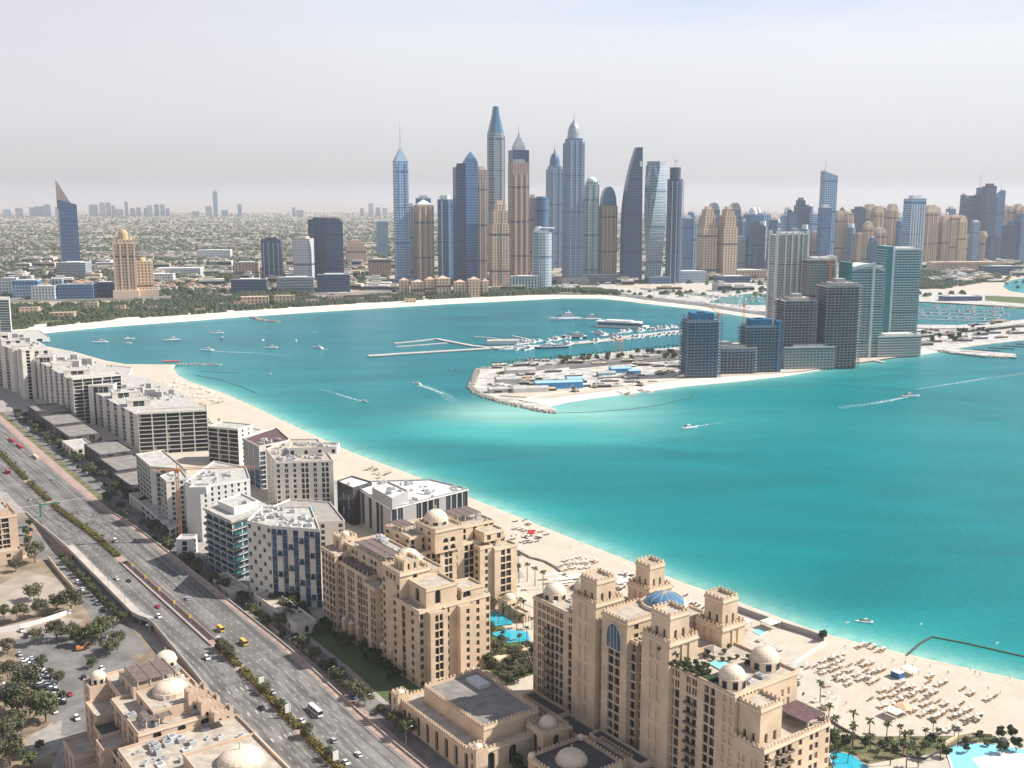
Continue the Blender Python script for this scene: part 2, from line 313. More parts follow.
# mainland ground, one sheet to the horizon
def ground_mat():
    m = bpy.data.materials.new('desert_city'); m.use_nodes = True; n = m.node_tree; b = n.nodes['Principled BSDF']; b.inputs['Roughness'].default_value = .95
    g = n.nodes.new('ShaderNodeNewGeometry'); lk = n.links.new
    def noi(sc, det=5, vec=None):
        t = n.nodes.new('ShaderNodeTexNoise'); t.inputs['Scale'].default_value = sc; t.inputs['Detail'].default_value = det; t.inputs['Roughness'].default_value = .65; lk(g.outputs['Position'], t.inputs['Vector']); return t
    def mixc(a, bb, fac, lo, hi):
        mr = n.nodes.new('ShaderNodeMapRange'); mr.inputs['From Min'].default_value = lo; mr.inputs['From Max'].default_value = hi; lk(fac, mr.inputs['Value'])
        x = n.nodes.new('ShaderNodeMix'); x.data_type = 'RGBA'; lk(mr.outputs[0], x.inputs['Factor'])
        for k, q in (('A', a), ('B', bb)):
            if isinstance(q, tuple): x.inputs[k].default_value = (*q, 1)
            else: lk(q, x.inputs[k])
        return x.outputs['Result']
    c = mixc((.42, .35, .28), (.30, .25, .19), noi(.004).outputs['Fac'], .35, .65)
    c = mixc(c, (.09, .105, .06), noi(.009, 8).outputs['Fac'], .46, .54)
    c = mixc(c, (.60, .55, .48), noi(.013, 6).outputs['Fac'], .58, .62)
    # beyond the city the open desert
    s = n.nodes.new('ShaderNodeSeparateXYZ'); lk(g.outputs['Position'], s.inputs[0])
    w_ = n.nodes.new('ShaderNodeMath'); w_.operation = 'MULTIPLY_ADD'; lk(noi(.0004).outputs['Fac'], w_.inputs[0]); w_.inputs[1].default_value = 9000; lk(s.outputs[1], w_.inputs[2])
    c = mixc(c, (.36, .315, .28), w_.outputs[0], 13500, 18500)
    lk(c, b.inputs['Base Color']); M['desert_city'] = m
ground_mat()
mb = MB(); mb.prism(main_w[::1] + [(30000, 3000), (70000, 90000), (-70000, 90000), (-30000, 3000)], -1, 1.6, 0)
struct('ground', mb, 'desert_city')
# mainland beach strip
def strip(name, a, b, z0, z1, m, kind='structure'):
    mb = MB(); n = len(a)
    mb.add([(p[0], p[1], z0) for p in a] + [(p[0], p[1], z1) for p in b], [(i, i + 1, n + i + 1, n + i) for i in range(n - 1)])
    return mb.build(name, m, kind=kind)
def off(pts, d):
    out = []
    for i, p in enumerate(pts):
        a = Vector(pts[max(0, i - 1)]); b = Vector(pts[min(len(pts) - 1, i + 1)]); t = (b - a).normalized(); dd = d[i] if isinstance(d, list) else d
        out.append((p[0] - t.y * dd, p[1] + t.x * dd))
    return out
bc = main_w[1:21]
strip('beach', off(bc, -14), off(bc, 2), -.5, 1.66, 'beach_sand')
strip('beach', off(bc, 2), off(bc, [110, 110, 110, 105, 105, 110, 105, 105, 110, 95, 85, 80, 60, 50, 50, 45, 40, 36, 34, 30]), 1.66, 2.3, 'beach_sand')
# palm land (slightly above the sea) and its sloping beach
PZ = 1.0
shore = palm_s
inner = off(palm_w, -9)
mb = MB(); mb.flat(inner + [W(900, -100)[:2], W(700, -900)[:2], W(0, -900)[:2], W(-1500, -1500)[:2]], PZ)
struct('sand', mb, 'sand')
strip('shore', off(palm_w, 5), inner, -.5, PZ, 'sand')
strip('wet_shore', off(shore, .8), off(shore, -3.4), .02, .42, 'wet_sand')
# peninsula under construction
mb = MB(); mb.prism(pen_w, -1, 1.0, 0); struct('terrain', mb, 'site_ground')
ps = [G(*p) for p in C_PEN[8:18]]
strip('peninsula_beach', off(ps, -12), off(ps, 2), -.5, 1.06, 'beach_sand')
strip('peninsula_beach', off(ps, 2), off(ps, 42), 1.06, 1.9, 'beach_sand')
# ---------------------------------------------------------------- architecture kit
mat('tan_wall', (.63, .485, .345), .85, var=.13, scale=.09, detail=8, spec=.15)
mat('tan_trim', (.67, .545, .42), .85, var=.05, scale=.1, spec=.15)
mat('tan_dome', (.68, .57, .45), .75, var=.06, scale=.3, spec=.2)
mat('pink_wall', (.58, .43, .32), .85, var=.08, scale=.06, spec=.15)
mat('roof_grey', (.235, .215, .20), .9, var=.2, scale=.2)
mat('roof_light', (.44, .42, .39), .9, var=.2, scale=.25)
mat('roof_beige', (.43, .375, .31), .9, var=.18, scale=.25)
mat('roof_brown', (.12, .07, .07), .8, var=.2, scale=.5)
mat('pergola', (.19, .145, .13), .85, var=.2, scale=.5)
mat('white_wall', (.70, .68, .65), .8, var=.06, scale=.07, spec=.2)
mat('cream_wall', (.68, .63, .56), .8, var=.08, scale=.07, spec=.2)
mat('grey_wall', (.36, .345, .34), .85, var=.08, scale=.07)
mat('dark_wall', (.075, .07, .075), .6, var=.2, scale=.2)
mat('stone_dark', (.10, .09, .088), .8, var=.2, scale=.2)
mat('glass_dark', (.014, .022, .032), .15, spec=.3, rand=.6)
mat('glass_teal', (.02, .085, .105), .12, spec=.5, rand=.5)
mat('glass_blue', (.02, .07, .14), .12, spec=.5, rand=.5)
mat('glass_brown', (.055, .035, .028), .3, spec=.4, rand=.5)
mat('curtain', (.30, .27, .23), .9, rand=.3)
mat('frame_white', (.34, .30, .25), .6)
mat('rail_glass', (.10, .15, .17), .15, spec=.5)
mat('rail_bronze', (.22, .17, .13), .6); mat('equip', (.50, .50, .49), .6, rand=.3)
mat('steel', (.30, .31, .33), .5, metal=.3)
mat('orange_steel', (.55, .22, .07), .6)
mat('blue_sheet', (.02, .15, .30), .6, var=.2, scale=.5)
mat('scaffold', (.10, .11, .13), .8)
def pane_mesh(name, g, cur=0.0, mull=1, fr='frame_white', rows=0):
    mb = MB(); mb.face([(-.5, 0, 0), (.5, 0, 0), (.5, 0, 1), (-.5, 0, 1)], 0)
    t = .022
    for k in range(mull + 2):
        x = -.5 + k / max(1, mull + 1); mb.box(max(-.5, x - t), min(.5, x + t), -.12, -.01, 0, 1, 1)
    for z in ([0, 1] if mull >= 0 else []) + [(q + 1) / (rows + 1) for q in range(rows)]: mb.box(-.5, .5, -.11, -.012, max(0, z - .015), min(1, z + .015), 1)
    if cur: mb.face([(-.5, -.006, 0), (-.5 + cur, -.006, 0), (-.5 + cur, -.006, 1), (-.5, -.006, 1)], 2)
    return mb.mesh(name, [g, fr, 'curtain'])
PANES = {k: [pane_mesh('window', 'glass_' + k, c, m_) for c, m_ in ((0, 1), (.25, 1), (0, 0), (0, 0), (0, 1))] for k in ('dark', 'teal', 'blue', 'brown')}
for k in ('dark', 'teal', 'blue', 'brown'): PANES[k + '!'] = [pane_mesh('window', 'glass_' + k, 0, -1)] * 3 + [pane_mesh('window', 'glass_' + k, .2, 0)]
def balcony_mesh(solid=False):
    mb = MB(); mb.box(-.5, .5, -1, 0, 0, .22, 0, bottom=True)
    r = 0 if solid else 1
    mb.box(-.5, .5, -1, -.93, .221, 1.15, r); mb.box(-.5, -.47, -.93, 0, .221, 1.15, r); mb.box(.47, .5, -.93, 0, .221, 1.15, r)
    return mb
BALC = {}
def get_balcony(wall, solid):
    k = (wall, solid)
    if k not in BALC: BALC[k] = balcony_mesh(solid).mesh('balcony', [wall, 'rail_bronze' if wall in ('tan_wall', 'pink_wall') else 'rail_glass'])
    return BALC[k]
def inside(p, poly):
    x, y = p; c = False; n = len(poly)
    for i in range(n):
        (x0, y0), (x1, y1) = poly[i], poly[i - 1]
        if (y0 > y) != (y1 > y) and x < (x1 - x0) * (y - y0) / (y1 - y0) + x0: c = not c
    return c
class Bld:
    def __init__(s, name, label, cat, S, T, z=PZ, rz=None, wall='tan_wall', trim='tan_trim', roof='roof_beige', glass='dark', group=None, fl=4.3, world=None):
        loc = W(S, T, z) if world is None else (*world, z)
        s.root = empty(name, loc, ROTA if rz is None else rz, label=label, category=cat)
        if group: s.root['group'] = group
        s.w = MB(); s.r = MB(); s.mats = [wall, trim, 'dark_wall', roof]; s.wins = []; s.bal = []; s.glass = glass; s.fl = fl; s.wallmat = wall
        s.parts = {}; s.polys = []
    def part(s, name, mats):
        mb = MB(); s.parts.setdefault(name, []).append((mb, mats)); return mb
    def fac(s, p0, p1, z0, z1, cols='.', rows=None, top=None, top2=None, base=None, mode=None, dp=.5, m=0, glass=None, wide=1.0, tall=1.0):
        u = Vector((p1[0] - p0[0], p1[1] - p0[1])); Lg = u.length
        if Lg < .01: return
        u /= Lg; o = Vector((u.y, -u.x)); ang = math.atan2(u.y, u.x)
        def T(x, y, z): return (p0[0] + u.x * x - o.x * y, p0[1] + u.y * x - o.y * y, z)
        if set(cols) <= {'.'} and not top:
            s.w.face([T(0, 0, z0), T(Lg, 0, z0), T(Lg, 0, z1), T(0, 0, z1)], m); return
        rows = rows or max(1, round((z1 - z0) / s.fl)); fh = (z1 - z0) / rows
        for j in range(rows):
            cs = cols
            if j == rows - 1 and top: cs = top
            elif j == rows - 2 and top2: cs = top2
            elif j == 0 and base: cs = base
            if isinstance(cs, str) and '|' in cs: cs = cs.split('|')[j % (cs.count('|') + 1)]
            bw = Lg / len(cs); b0 = z0 + j * fh; b1 = b0 + fh; i = 0
            while i < len(cs):
                c = cs[i]; x0 = i * bw; k = i + 1
                if c == '.':
                    while k < len(cs) and cs[k] == '.': k += 1
                    s.w.face([T(x0, 0, b0), T(k * bw, 0, b0), T(k * bw, 0, b1), T(x0, 0, b1)], m); i = k; continue
                x1 = x0 + bw; ww = bw
                if c == 'w': ow, oh, sl, dd = min(2.6, bw * .66) * wide, fh * .62 * tall, fh * .16, dp
                elif c == 's': ow, oh, sl, dd = bw * .34, fh * .74, fh * .12, dp
                elif c == 'a': ow, oh, sl, dd = bw * .72, fh * .86, fh * .03, .9
                elif c == 'b': ow, oh, sl, dd = bw * .88 * wide, fh * .86 * tall, fh * .03, .8
                elif c == 'B': ow, oh, sl, dd = bw * .84, fh * .78, fh * .02, .8
                elif c == 'g': ow, oh, sl, dd = bw * .92, fh * .84 * tall, fh * .05, .35
                elif c == 'G': ow, oh, sl, dd = bw * .94, fh * .985, fh * .005, .3
                elif c == 'r': ow, oh, sl, dd = bw * .55, fh * .74, fh * .12, .45
                elif c == 't': ow, oh, sl, dd = bw * .80, fh * .9, fh * .05, .5
                else: raise ValueError(c)
                ops = [((x0 + x1) / 2, ow)] if c != 's' else [(x0 + bw * .29, ow), (x0 + bw * .71, ow)]
                segs = [x0] + [q for cx, o_ in ops for q in (cx - o_ / 2, cx + o_ / 2)] + [x1]
                z_a, z_b = b0 + sl, b0 + sl + oh
                s.w.face([T(x0, 0, b0), T(x1, 0, b0), T(x1, 0, z_a), T(x0, 0, z_a)], m)
                s.w.face([T(x0, 0, z_b), T(x1, 0, z_b), T(x1, 0, b1), T(x0, 0, b1)], m)
                for q in range(0, len(segs), 2):
                    s.w.face([T(segs[q], 0, z_a), T(segs[q + 1], 0, z_a), T(segs[q + 1], 0, z_b), T(segs[q], 0, z_b)], m)
                for cx, o_ in ops:
                    a0, a1 = cx - o_ / 2, cx + o_ / 2
                    s.w.face([T(a0, 0, z_a), T(a1, 0, z_a), T(a1, dd, z_a), T(a0, dd, z_a)], m)
                    s.w.face([T(a0, 0, z_a), T(a0, dd, z_a), T(a0, dd, z_b), T(a0, 0, z_b)], m)
                    s.w.face([T(a1, 0, z_a), T(a1, 0, z_b), T(a1, dd, z_b), T(a1, dd, z_a)], m)
                    s.w.face([T(a0, 0, z_b), T(a0, dd, z_b), T(a1, dd, z_b), T(a1, 0, z_b)], m)
                    if c == 'a':
                        n = 5; r = o_ / 2; zc = z_b - r * .95
                        for sgn in (-1, 1):
                            pts = [T(cx + sgn * r, .03, z_b)] + [T(cx + sgn * r * math.cos(math.pi / 2 * g / n), .03, zc + r * .95 * math.sin(math.pi / 2 * g / n)) for g in range(n + 1)]
                            s.w.face(pts if sgn < 0 else pts[::-1], m)
                    if c == 'r':
                        s.w.face([T(a0, dd, z_a), T(a1, dd, z_a), T(a1, dd, z_b), T(a0, dd, z_b)], m); continue
                    if c in 'ba' or c == 'B':
                        if c == 'a' and o_ > 2.9: s.w.box(a0 + .01, a1 - .01, .12, .24, z_a + .01, z_a + 1.0, 1, T)
                    s.wins.append((T(cx, dd, z_a), ang, o_, z_b - z_a, (glass or s.glass) + ('!' if c in 'gGs' else '')))
                    if c == 'B': s.bal.append((T(cx, 0, b0 + .02), ang, bw * .97, 1.0 if mode != 'deep' else 1.7))
                i = k
    def mass(s, poly, z0, z1, F=None, par=1.1, cren=False, m=0, roof=3, cornice=.0, roofz=None):
        """poly counter-clockwise; F = {edge index: facade options}"""
        F = F or {}
        if len(poly) == 2:
            (a, b), (c, d) = poly; poly = [(a, b), (c, b), (c, d), (a, d)]
        n = len(poly); s.polys.append((poly, z1 if not roofz else roofz))
        for i in range(n):
            s.fac(poly[i], poly[(i + 1) % n], z0, z1, m=m, **F.get(i, F.get('*', {})))
        s.r.flat(poly, z1, roof) if not roofz else s.r.flat(poly, roofz, roof)
        if par:
            for i in range(n):
                p, q = Vector(poly[i]), Vector(poly[(i + 1) % n]); u = q - p; Lg = u.length; u /= Lg; o = Vector((u.y, -u.x))
                def T(x, y, z): return (p.x + u.x * x - o.x * y, p.y + u.y * x - o.y * y, z)
                s.w.box(0.0, Lg - .401, 0, .4, z1 + .002, z1 + par, m, T)
                if cornice: s.w.box(-cornice, Lg + cornice, -cornice, -.003, z1 - .7, z1 + .15, 1, T, bottom=True)
                if cren:
                    k = max(2, int(Lg / 1.9))
                    for j in range(k): s.w.box(Lg * (j + .25) / k, Lg * (j + .72) / k, .01, .39, z1 + par + .002, z1 + par + 1.0, m, T)
    def rect(s, x0, x1, y0, y1, z0, z1, **k): s.mass([(x0, y0), (x1, y0), (x1, y1), (x0, y1)], z0, z1, **k)
    def dome(s, x, y, z, r, drum=1.5, h=None, ribs=0, fin=True, win=True):
        mb = s.part('dome', ['tan_dome', 'tan_trim', 'glass_dark'])
        mb.cone(x, y, z, z + drum, r * 1.08, r * 1.08, 16, 1); mb.dome(x, y, z + drum + .003, r, h or r * .82, 20, 7, 0)
        if fin: mb.tube((x, y, z + drum + (h or r * .82)), (x, y, z + drum + (h or r * .82) + r * .35), r * .04, 5, 1)
        if win and drum > 2:
            for k in range(8):
                a = k * math.pi / 4 + .2; c, d = math.cos(a), math.sin(a); rr = r * 1.1
                mb.face([(x + c * rr + d * r * .2, y + d * rr - c * r * .2, z + drum * .2), (x + c * rr - d * r * .2, y + d * rr + c * r * .2, z + drum * .2), (x + c * rr - d * r * .2, y + d * rr + c * r * .2, z + drum * .85), (x + c * rr + d * r * .2, y + d * rr - c * r * .2, z + drum * .85)], 2)
    def pergola(s, x0, x1, y0, y1, z, h=3.0, name='pergola'):
        mb = s.part(name, ['pergola', 'tan_trim'])
        nx_ = max(1, round((x1 - x0) / 5)); ny_ = max(1, round((y1 - y0) / 5))
        for i in range(nx_ + 1):
            for j in range(ny_ + 1): mb.box(x0 + (x1 - x0) * i / nx_ - .2, x0 + (x1 - x0) * i / nx_ + .2, y0 + (y1 - y0) * j / ny_ - .2, y0 + (y1 - y0) * j / ny_ + .2, z, z + h, 1)
        k = max(2, int((x1 - x0) / .9))
        for i in range(k): mb.box(x0 + (x1 - x0) * (i + .08) / k, x0 + (x1 - x0) * (i + .85) / k, y0 - .5, y1 + .5, z + h + .01, z + h + .2, 0)
        for j in range(ny_ + 1): yy = y0 + (y1 - y0) * j / ny_; mb.box(x0 - .5, x1 + .5, yy - .14, yy + .14, z + h + .204, z + h + .4, 0)
    def tower(s, x0, x1, y0, y1, z0, zm, z1, ins=2.2, name='tower'):
        """a square tower: lower shaft with a crenellated balcony, narrower belvedere above"""
        s.mass([(x0, y0), (x1, y0), (x1, y1), (x0, y1)], z0, zm, par=1.3, cren=True, cornice=.5, F={0: dict(cols='.rr.', rows=max(1, round((zm - z0) / 9)), top='.rr.'), 1: dict(cols='.rr.', rows=max(1, round((zm - z0) / 9)))})
        a0, a1, b0, b1 = x0 + ins, x1 - ins, y0 + ins, y1 - ins
        s.mass([(a0, b0), (a1, b0), (a1, b1), (a0, b1)], zm, z1, par=1.2, cren=True, cornice=.35, F={k: dict(cols='.a.a.', rows=2, top='.....') for k in range(4)})
    def finish(s):
        s.w.v and s.w.build('wall', s.mats, s.root)
        s.r.v and s.r.build('roof', s.mats, s.root)
        for k, l in s.parts.items():
            for mb, mats in l:
                if mb.v: mb.build(k, mats, s.root, smooth=False)
        ca, sa = math.cos(s.root.rotation_euler.z), math.sin(s.root.rotation_euler.z); lx, ly, lz = s.root.location
        def score(wn):
            (x, y, z), an, w_, h_, g = wn
            X = lx + ca * x - sa * y; Y = ly + sa * x + ca * y; Z = lz + z
            A = an + s.root.rotation_euler.z; ox, oy = math.sin(A), -math.cos(A)
            d = math.sqrt(X * X + Y * Y + (EYE - Z) ** 2); f = -(ox * X + oy * Y) / d
            dep = Y * CT_ + (EYE - Z) * ST_; px = 512 + FOC * X / dep; py = 384 - FOC * (Y * ST_ - (EYE - Z) * CT_) / dep
            if f <= .02 or not (-5 < px < 1029 and -5 < py < 773): return 0
            return w_ * h_ * f / d / d
        def place(items, getmesh, name, cap):
            items = sorted(items, key=lambda q: -q[0])
            vis = [q for q in items if q[0] > 0][:cap]; rest = [q for q in items if not (q[0] > 0)] + [q for q in items if q[0] > 0][cap:]
            return vis, rest
        rng = random.Random(len(s.wins))
        sc = [(score(q), q) for q in s.wins]; vis, rest = place(sc, None, 'window', 100)
        for f, (p, an, w_, h_, g) in vis:
            inst('window', rng.choice(PANES[g]), s.root, p, an, (w_, 1, h_))
        if rest:
            mb = MB(); g0 = s.glass
            gm = {'dark': 0, 'teal': 1, 'blue': 2, 'brown': 3}
            for f, (p, an, w_, h_, g) in rest:
                ca_, sa_ = math.cos(an), math.sin(an)
                def Q(x, z, y=0): return (p[0] + ca_ * x - sa_ * y, p[1] + sa_ * x + ca_ * y, p[2] + z)
                mb.face([Q(-w_ / 2, 0), Q(w_ / 2, 0), Q(w_ / 2, h_), Q(-w_ / 2, h_)], 4 if rng.random() < .05 else gm[g.strip('!')])
                if f > 0 and g[-1] != '!': mb.box(-.06, .06, -.1, -.01, 0, h_, 5, lambda x, y, z: Q(x, z, y)); mb.box(-w_ / 2, w_ / 2, -.1, -.012, 0, .1, 5, lambda x, y, z: Q(x, z, y))
            mb.build('window_rows', ['glass_dark', 'glass_teal', 'glass_blue', 'glass_brown', 'curtain', 'frame_white'], s.root, kind='stuff')
        if s.bal:
            me = get_balcony(s.wallmat, s.solid if hasattr(s, 'solid') else False)
            sc = [(score((q[0], q[1], q[2], 3, 0)), q) for q in s.bal]; vis, rest = place(sc, None, 'balcony', 100)
            for f, (p, an, w_, dd) in vis: inst('balcony', me, s.root, p, an, (w_, dd * 1.5, 1))
            if rest:
                mb = MB(); src = balcony_mesh(getattr(s, 'solid', False))
                for f, (p, an, w_, dd) in rest:
                    c_, s_ = math.cos(an), math.sin(an)
                    mb.v += [(p[0] + c_ * x * w_ - s_ * y * dd * 1.5, p[1] + s_ * x * w_ + c_ * y * dd * 1.5, p[2] + z) for x, y, z in src.v]
                    k = len(mb.v) - len(src.v); mb.f += [tuple(k + i for i in f_) for f_ in src.f]; mb.m += src.m
                mb.build('balcony_rows', [s.wallmat, 'rail_bronze' if s.wallmat in ('tan_wall', 'pink_wall') else 'rail_glass'], s.root, kind='stuff')
        return s.root
    def clutter(s, x0, x1, y0, y1, z, n, seed=1):
        rr = random.Random(seed)
        for i in range(n):
            x, y = rr.uniform(x0, x1), rr.uniform(y0, y1)
            zz = [q[1] for q in s.polys if inside((x, y), q[0]) and inside((x + 2.5, y + 1), q[0]) and inside((x - 2.5, y - 2), q[0])]
            if not zz: continue
            z = max(zz); a, b, h = rr.uniform(.6, 2.2), rr.uniform(.6, 2), rr.uniform(.6, 2.2)
            mb = s.part('air_handler', ['equip', 'steel'])
            mb.box(x - a, x + a, y - b, y + b, z + .02, z + h, 0); mb.cone(x, y, z + h + .003, z + h + .3, min(a, b) * .7, min(a, b) * .7, 8, 1)
# ---------------------------------------------------------------- the sandstone hotel quarter
def hotelB():
    b = Bld('apartment_building', 'sandstone residence block beside the garden lawn, with domed square tower and stepped terraces', 'building', 0, 60, group='sandstone residences')
    H = 43
    F0 = dict(cols='w.bb.wbb.w.bb.ww', top='..aa..aa....aa..', top2='w.bb.waa.w.bb.ww')
    # highway wing in stepped bays
    b.mass([(-2, 2), (14, 2), (14, 24), (-2, 24)], 0, H, {0: dict(cols='wwbb', top='wwaa'), 1: dict(cols='www'), 3: dict(cols='w.w.w')}, cornice=.3)
    b.mass([(14.01, 5), (46, 5), (46, 24), (14.01, 24)], 0, H - 4.3, {0: dict(cols='bb.bbw.bb.b', top='aa.aaa.aa.a')}, cornice=.3)
    b.mass([(46.01, 2), (60, 2), (60, 24), (46.01, 24)], 0, H - 6, {0: dict(cols='bb.bb', top='aa.aa'), 3: dict(cols='.'), 1: dict(cols='.')}, cornice=.3)
    b.mass([(60.01, 5), (78, 5), (78, 24), (60.01, 24)], 0, H - 4.3, {0: dict(cols='w.bb.w', top='a.aa.a')}, cornice=.3)
    # set back upper storeys
    b.mass([(8, 11), (76, 11), (76, 34), (8, 34)], H - 4.3, H + 4, {0: dict(cols='a.aa.a.aa.a.aa.a', rows=2), 1: dict(cols='www', rows=2), 3: dict(cols='.aa.', rows=2)}, roof=3)
    # end block
    b.mass([(78.01, 2), (104, 2), (104, 44), (78.01, 44)], 0, H - 4, {0: dict(cols='w.t.w.', ), 1: dict(cols='w.bb.w..w..w.w', top='w.aa.w..w..w.w'), 2: dict(cols='ww.ww')}, cornice=.35)
    b.mass([(104.01, 6), (108, 6), (108, 16), (104.01, 16)], 0, H - 5, {0: dict(cols='.'), 1: dict(cols='.bb.', top='.aa.'), 2: dict(cols='.')})
    b.mass([(104.01, 24), (107, 24), (107, 33), (104.01, 33)], 0, H - 6, {1: dict(cols='.w.')})
    b.mass([(84, 8), (101, 8), (101, 26), (84, 26)], H - 4, H + 5, {0: dict(cols='.a.', rows=1), 1: dict(cols='.a..', rows=1)}, cornice=.3)
    b.mass([(90, 28), (102, 28), (102, 41), (90, 41)], H - 4, H + 1, {1: dict(cols='a.', rows=1)}, cornice=.3)
    # crowned corner tower with the dome
    b.mass([(66, 3), (84, 3), (84, 21), (66, 21)], 0, H + 9, {0: dict(cols='w...w', top='.aaa.'), 1: dict(cols='..a..', rows=12)}, cren=True, cornice=.6)
    b.mass([(70, 8), (80, 8), (80, 17), (70, 17)], H + 9, H + 13, {'*': dict(cols='.a.a.', rows=1)}, cren=True)
    b.dome(60, 22, H + 4, 6.6, drum=3.4)
    b.dome(99, 40, H - 4, 2.6, drum=2.2); b.dome(4, 14, H + 6, 2.4, drum=1.6)
    b.mass([(-1, 9), (9, 9), (9, 19), (-1, 19)], H, H + 6, {'*': dict(cols='.a.', rows=1)}, cren=True)
    b.pergola(18, 52, 13, 23, H + 4); b.pergola(84, 100, 27.5, 33, H - 4, 4); b.pergola(16, 44, 6, 10.5, H - 4.3, 2.6)
    b.clutter(10, 58, 24, 33, H + 4, 22, 3); b.clutter(79, 103, 30, 43, H - 4, 10, 4)
    for x in (20, 28, 36, 50, 63, 72): b.w.box(x, x + 3.4, 2.3, 5, 0, 9, 0); b.w.cone(x + 1.7, 3.4, 9, 10.4, 1.9, .2, 8, 1)
    b.finish()
def hotelC():
    b = Bld('apartment_building', 'sandstone residence block whose tall end stands behind the domed pavilion and turquoise pool', 'building', -4, 95, group='sandstone residences')
    H = 43
    b.mass([(-4, 0), (36, 0), (36, 70), (-4, 70)], 0, H - 3, {1: dict(cols='w.b.bb.w.w.bb.w.b.w', top='w.a.aa.w.w.aa.w.a.w'), 0: dict(cols='w.bb.w.bb.w'), 3: dict(cols='w.w.w')}, cornice=.3)
    b.mass([(36.01, 22), (40, 22), (40, 33), (36.01, 33)], 0, H + 2, {1: dict(cols='.bb.', top='.aa.'), 0: dict(cols='w'), 2: dict(cols='w')}, cornice=.3)
    b.mass([(36.01, 47), (43, 47), (43, 56), (36.01, 56)], 0, H - 5, {1: dict(cols='.w.'), 0: dict(cols='w')}, cornice=.3)
    b.mass([(36.01, 56.01), (45, 56.01), (45, 72), (36.01, 72)], 0, H - 7, {1: dict(cols='.bb.', top='.aa.'), 0: dict(cols='.w.')}, cornice=.35)
    b.mass([(2, 8), (30, 8), (30, 66), (2, 66)], H - 3, H + 5, {1: dict(cols='a.a.aa.a.a.a.aa', rows=2), 0: dict(cols='a.a.a', rows=2)}, cornice=.3)
    b.mass([(20, 18), (41, 18), (41, 37), (20, 37)], H - 3, H + 10, {1: dict(cols='.aa.', rows=3, top='....'), 0: dict(cols='.a.a.', rows=3)}, cren=True, cornice=.5)
    b.dome(26, 28, H + 10, 6.8, drum=2.4)
    b.mass([(30, 52), (40, 52), (40, 66), (30, 66)], H - 3, H + 2, {1: dict(cols='ww', rows=1)}, cornice=.3)
    b.pergola(6, 22, 40, 62, H + 5, 4); b.pergola(6, 20, 9, 17, H + 5, 4); b.pergola(20, 34, 1, 7, H - 3, 3)
    b.clutter(4, 30, 38, 66, H + 5, 12, 9); b.clutter(-3, 34, 1, 7, H - 3, 6, 12)
    b.finish()
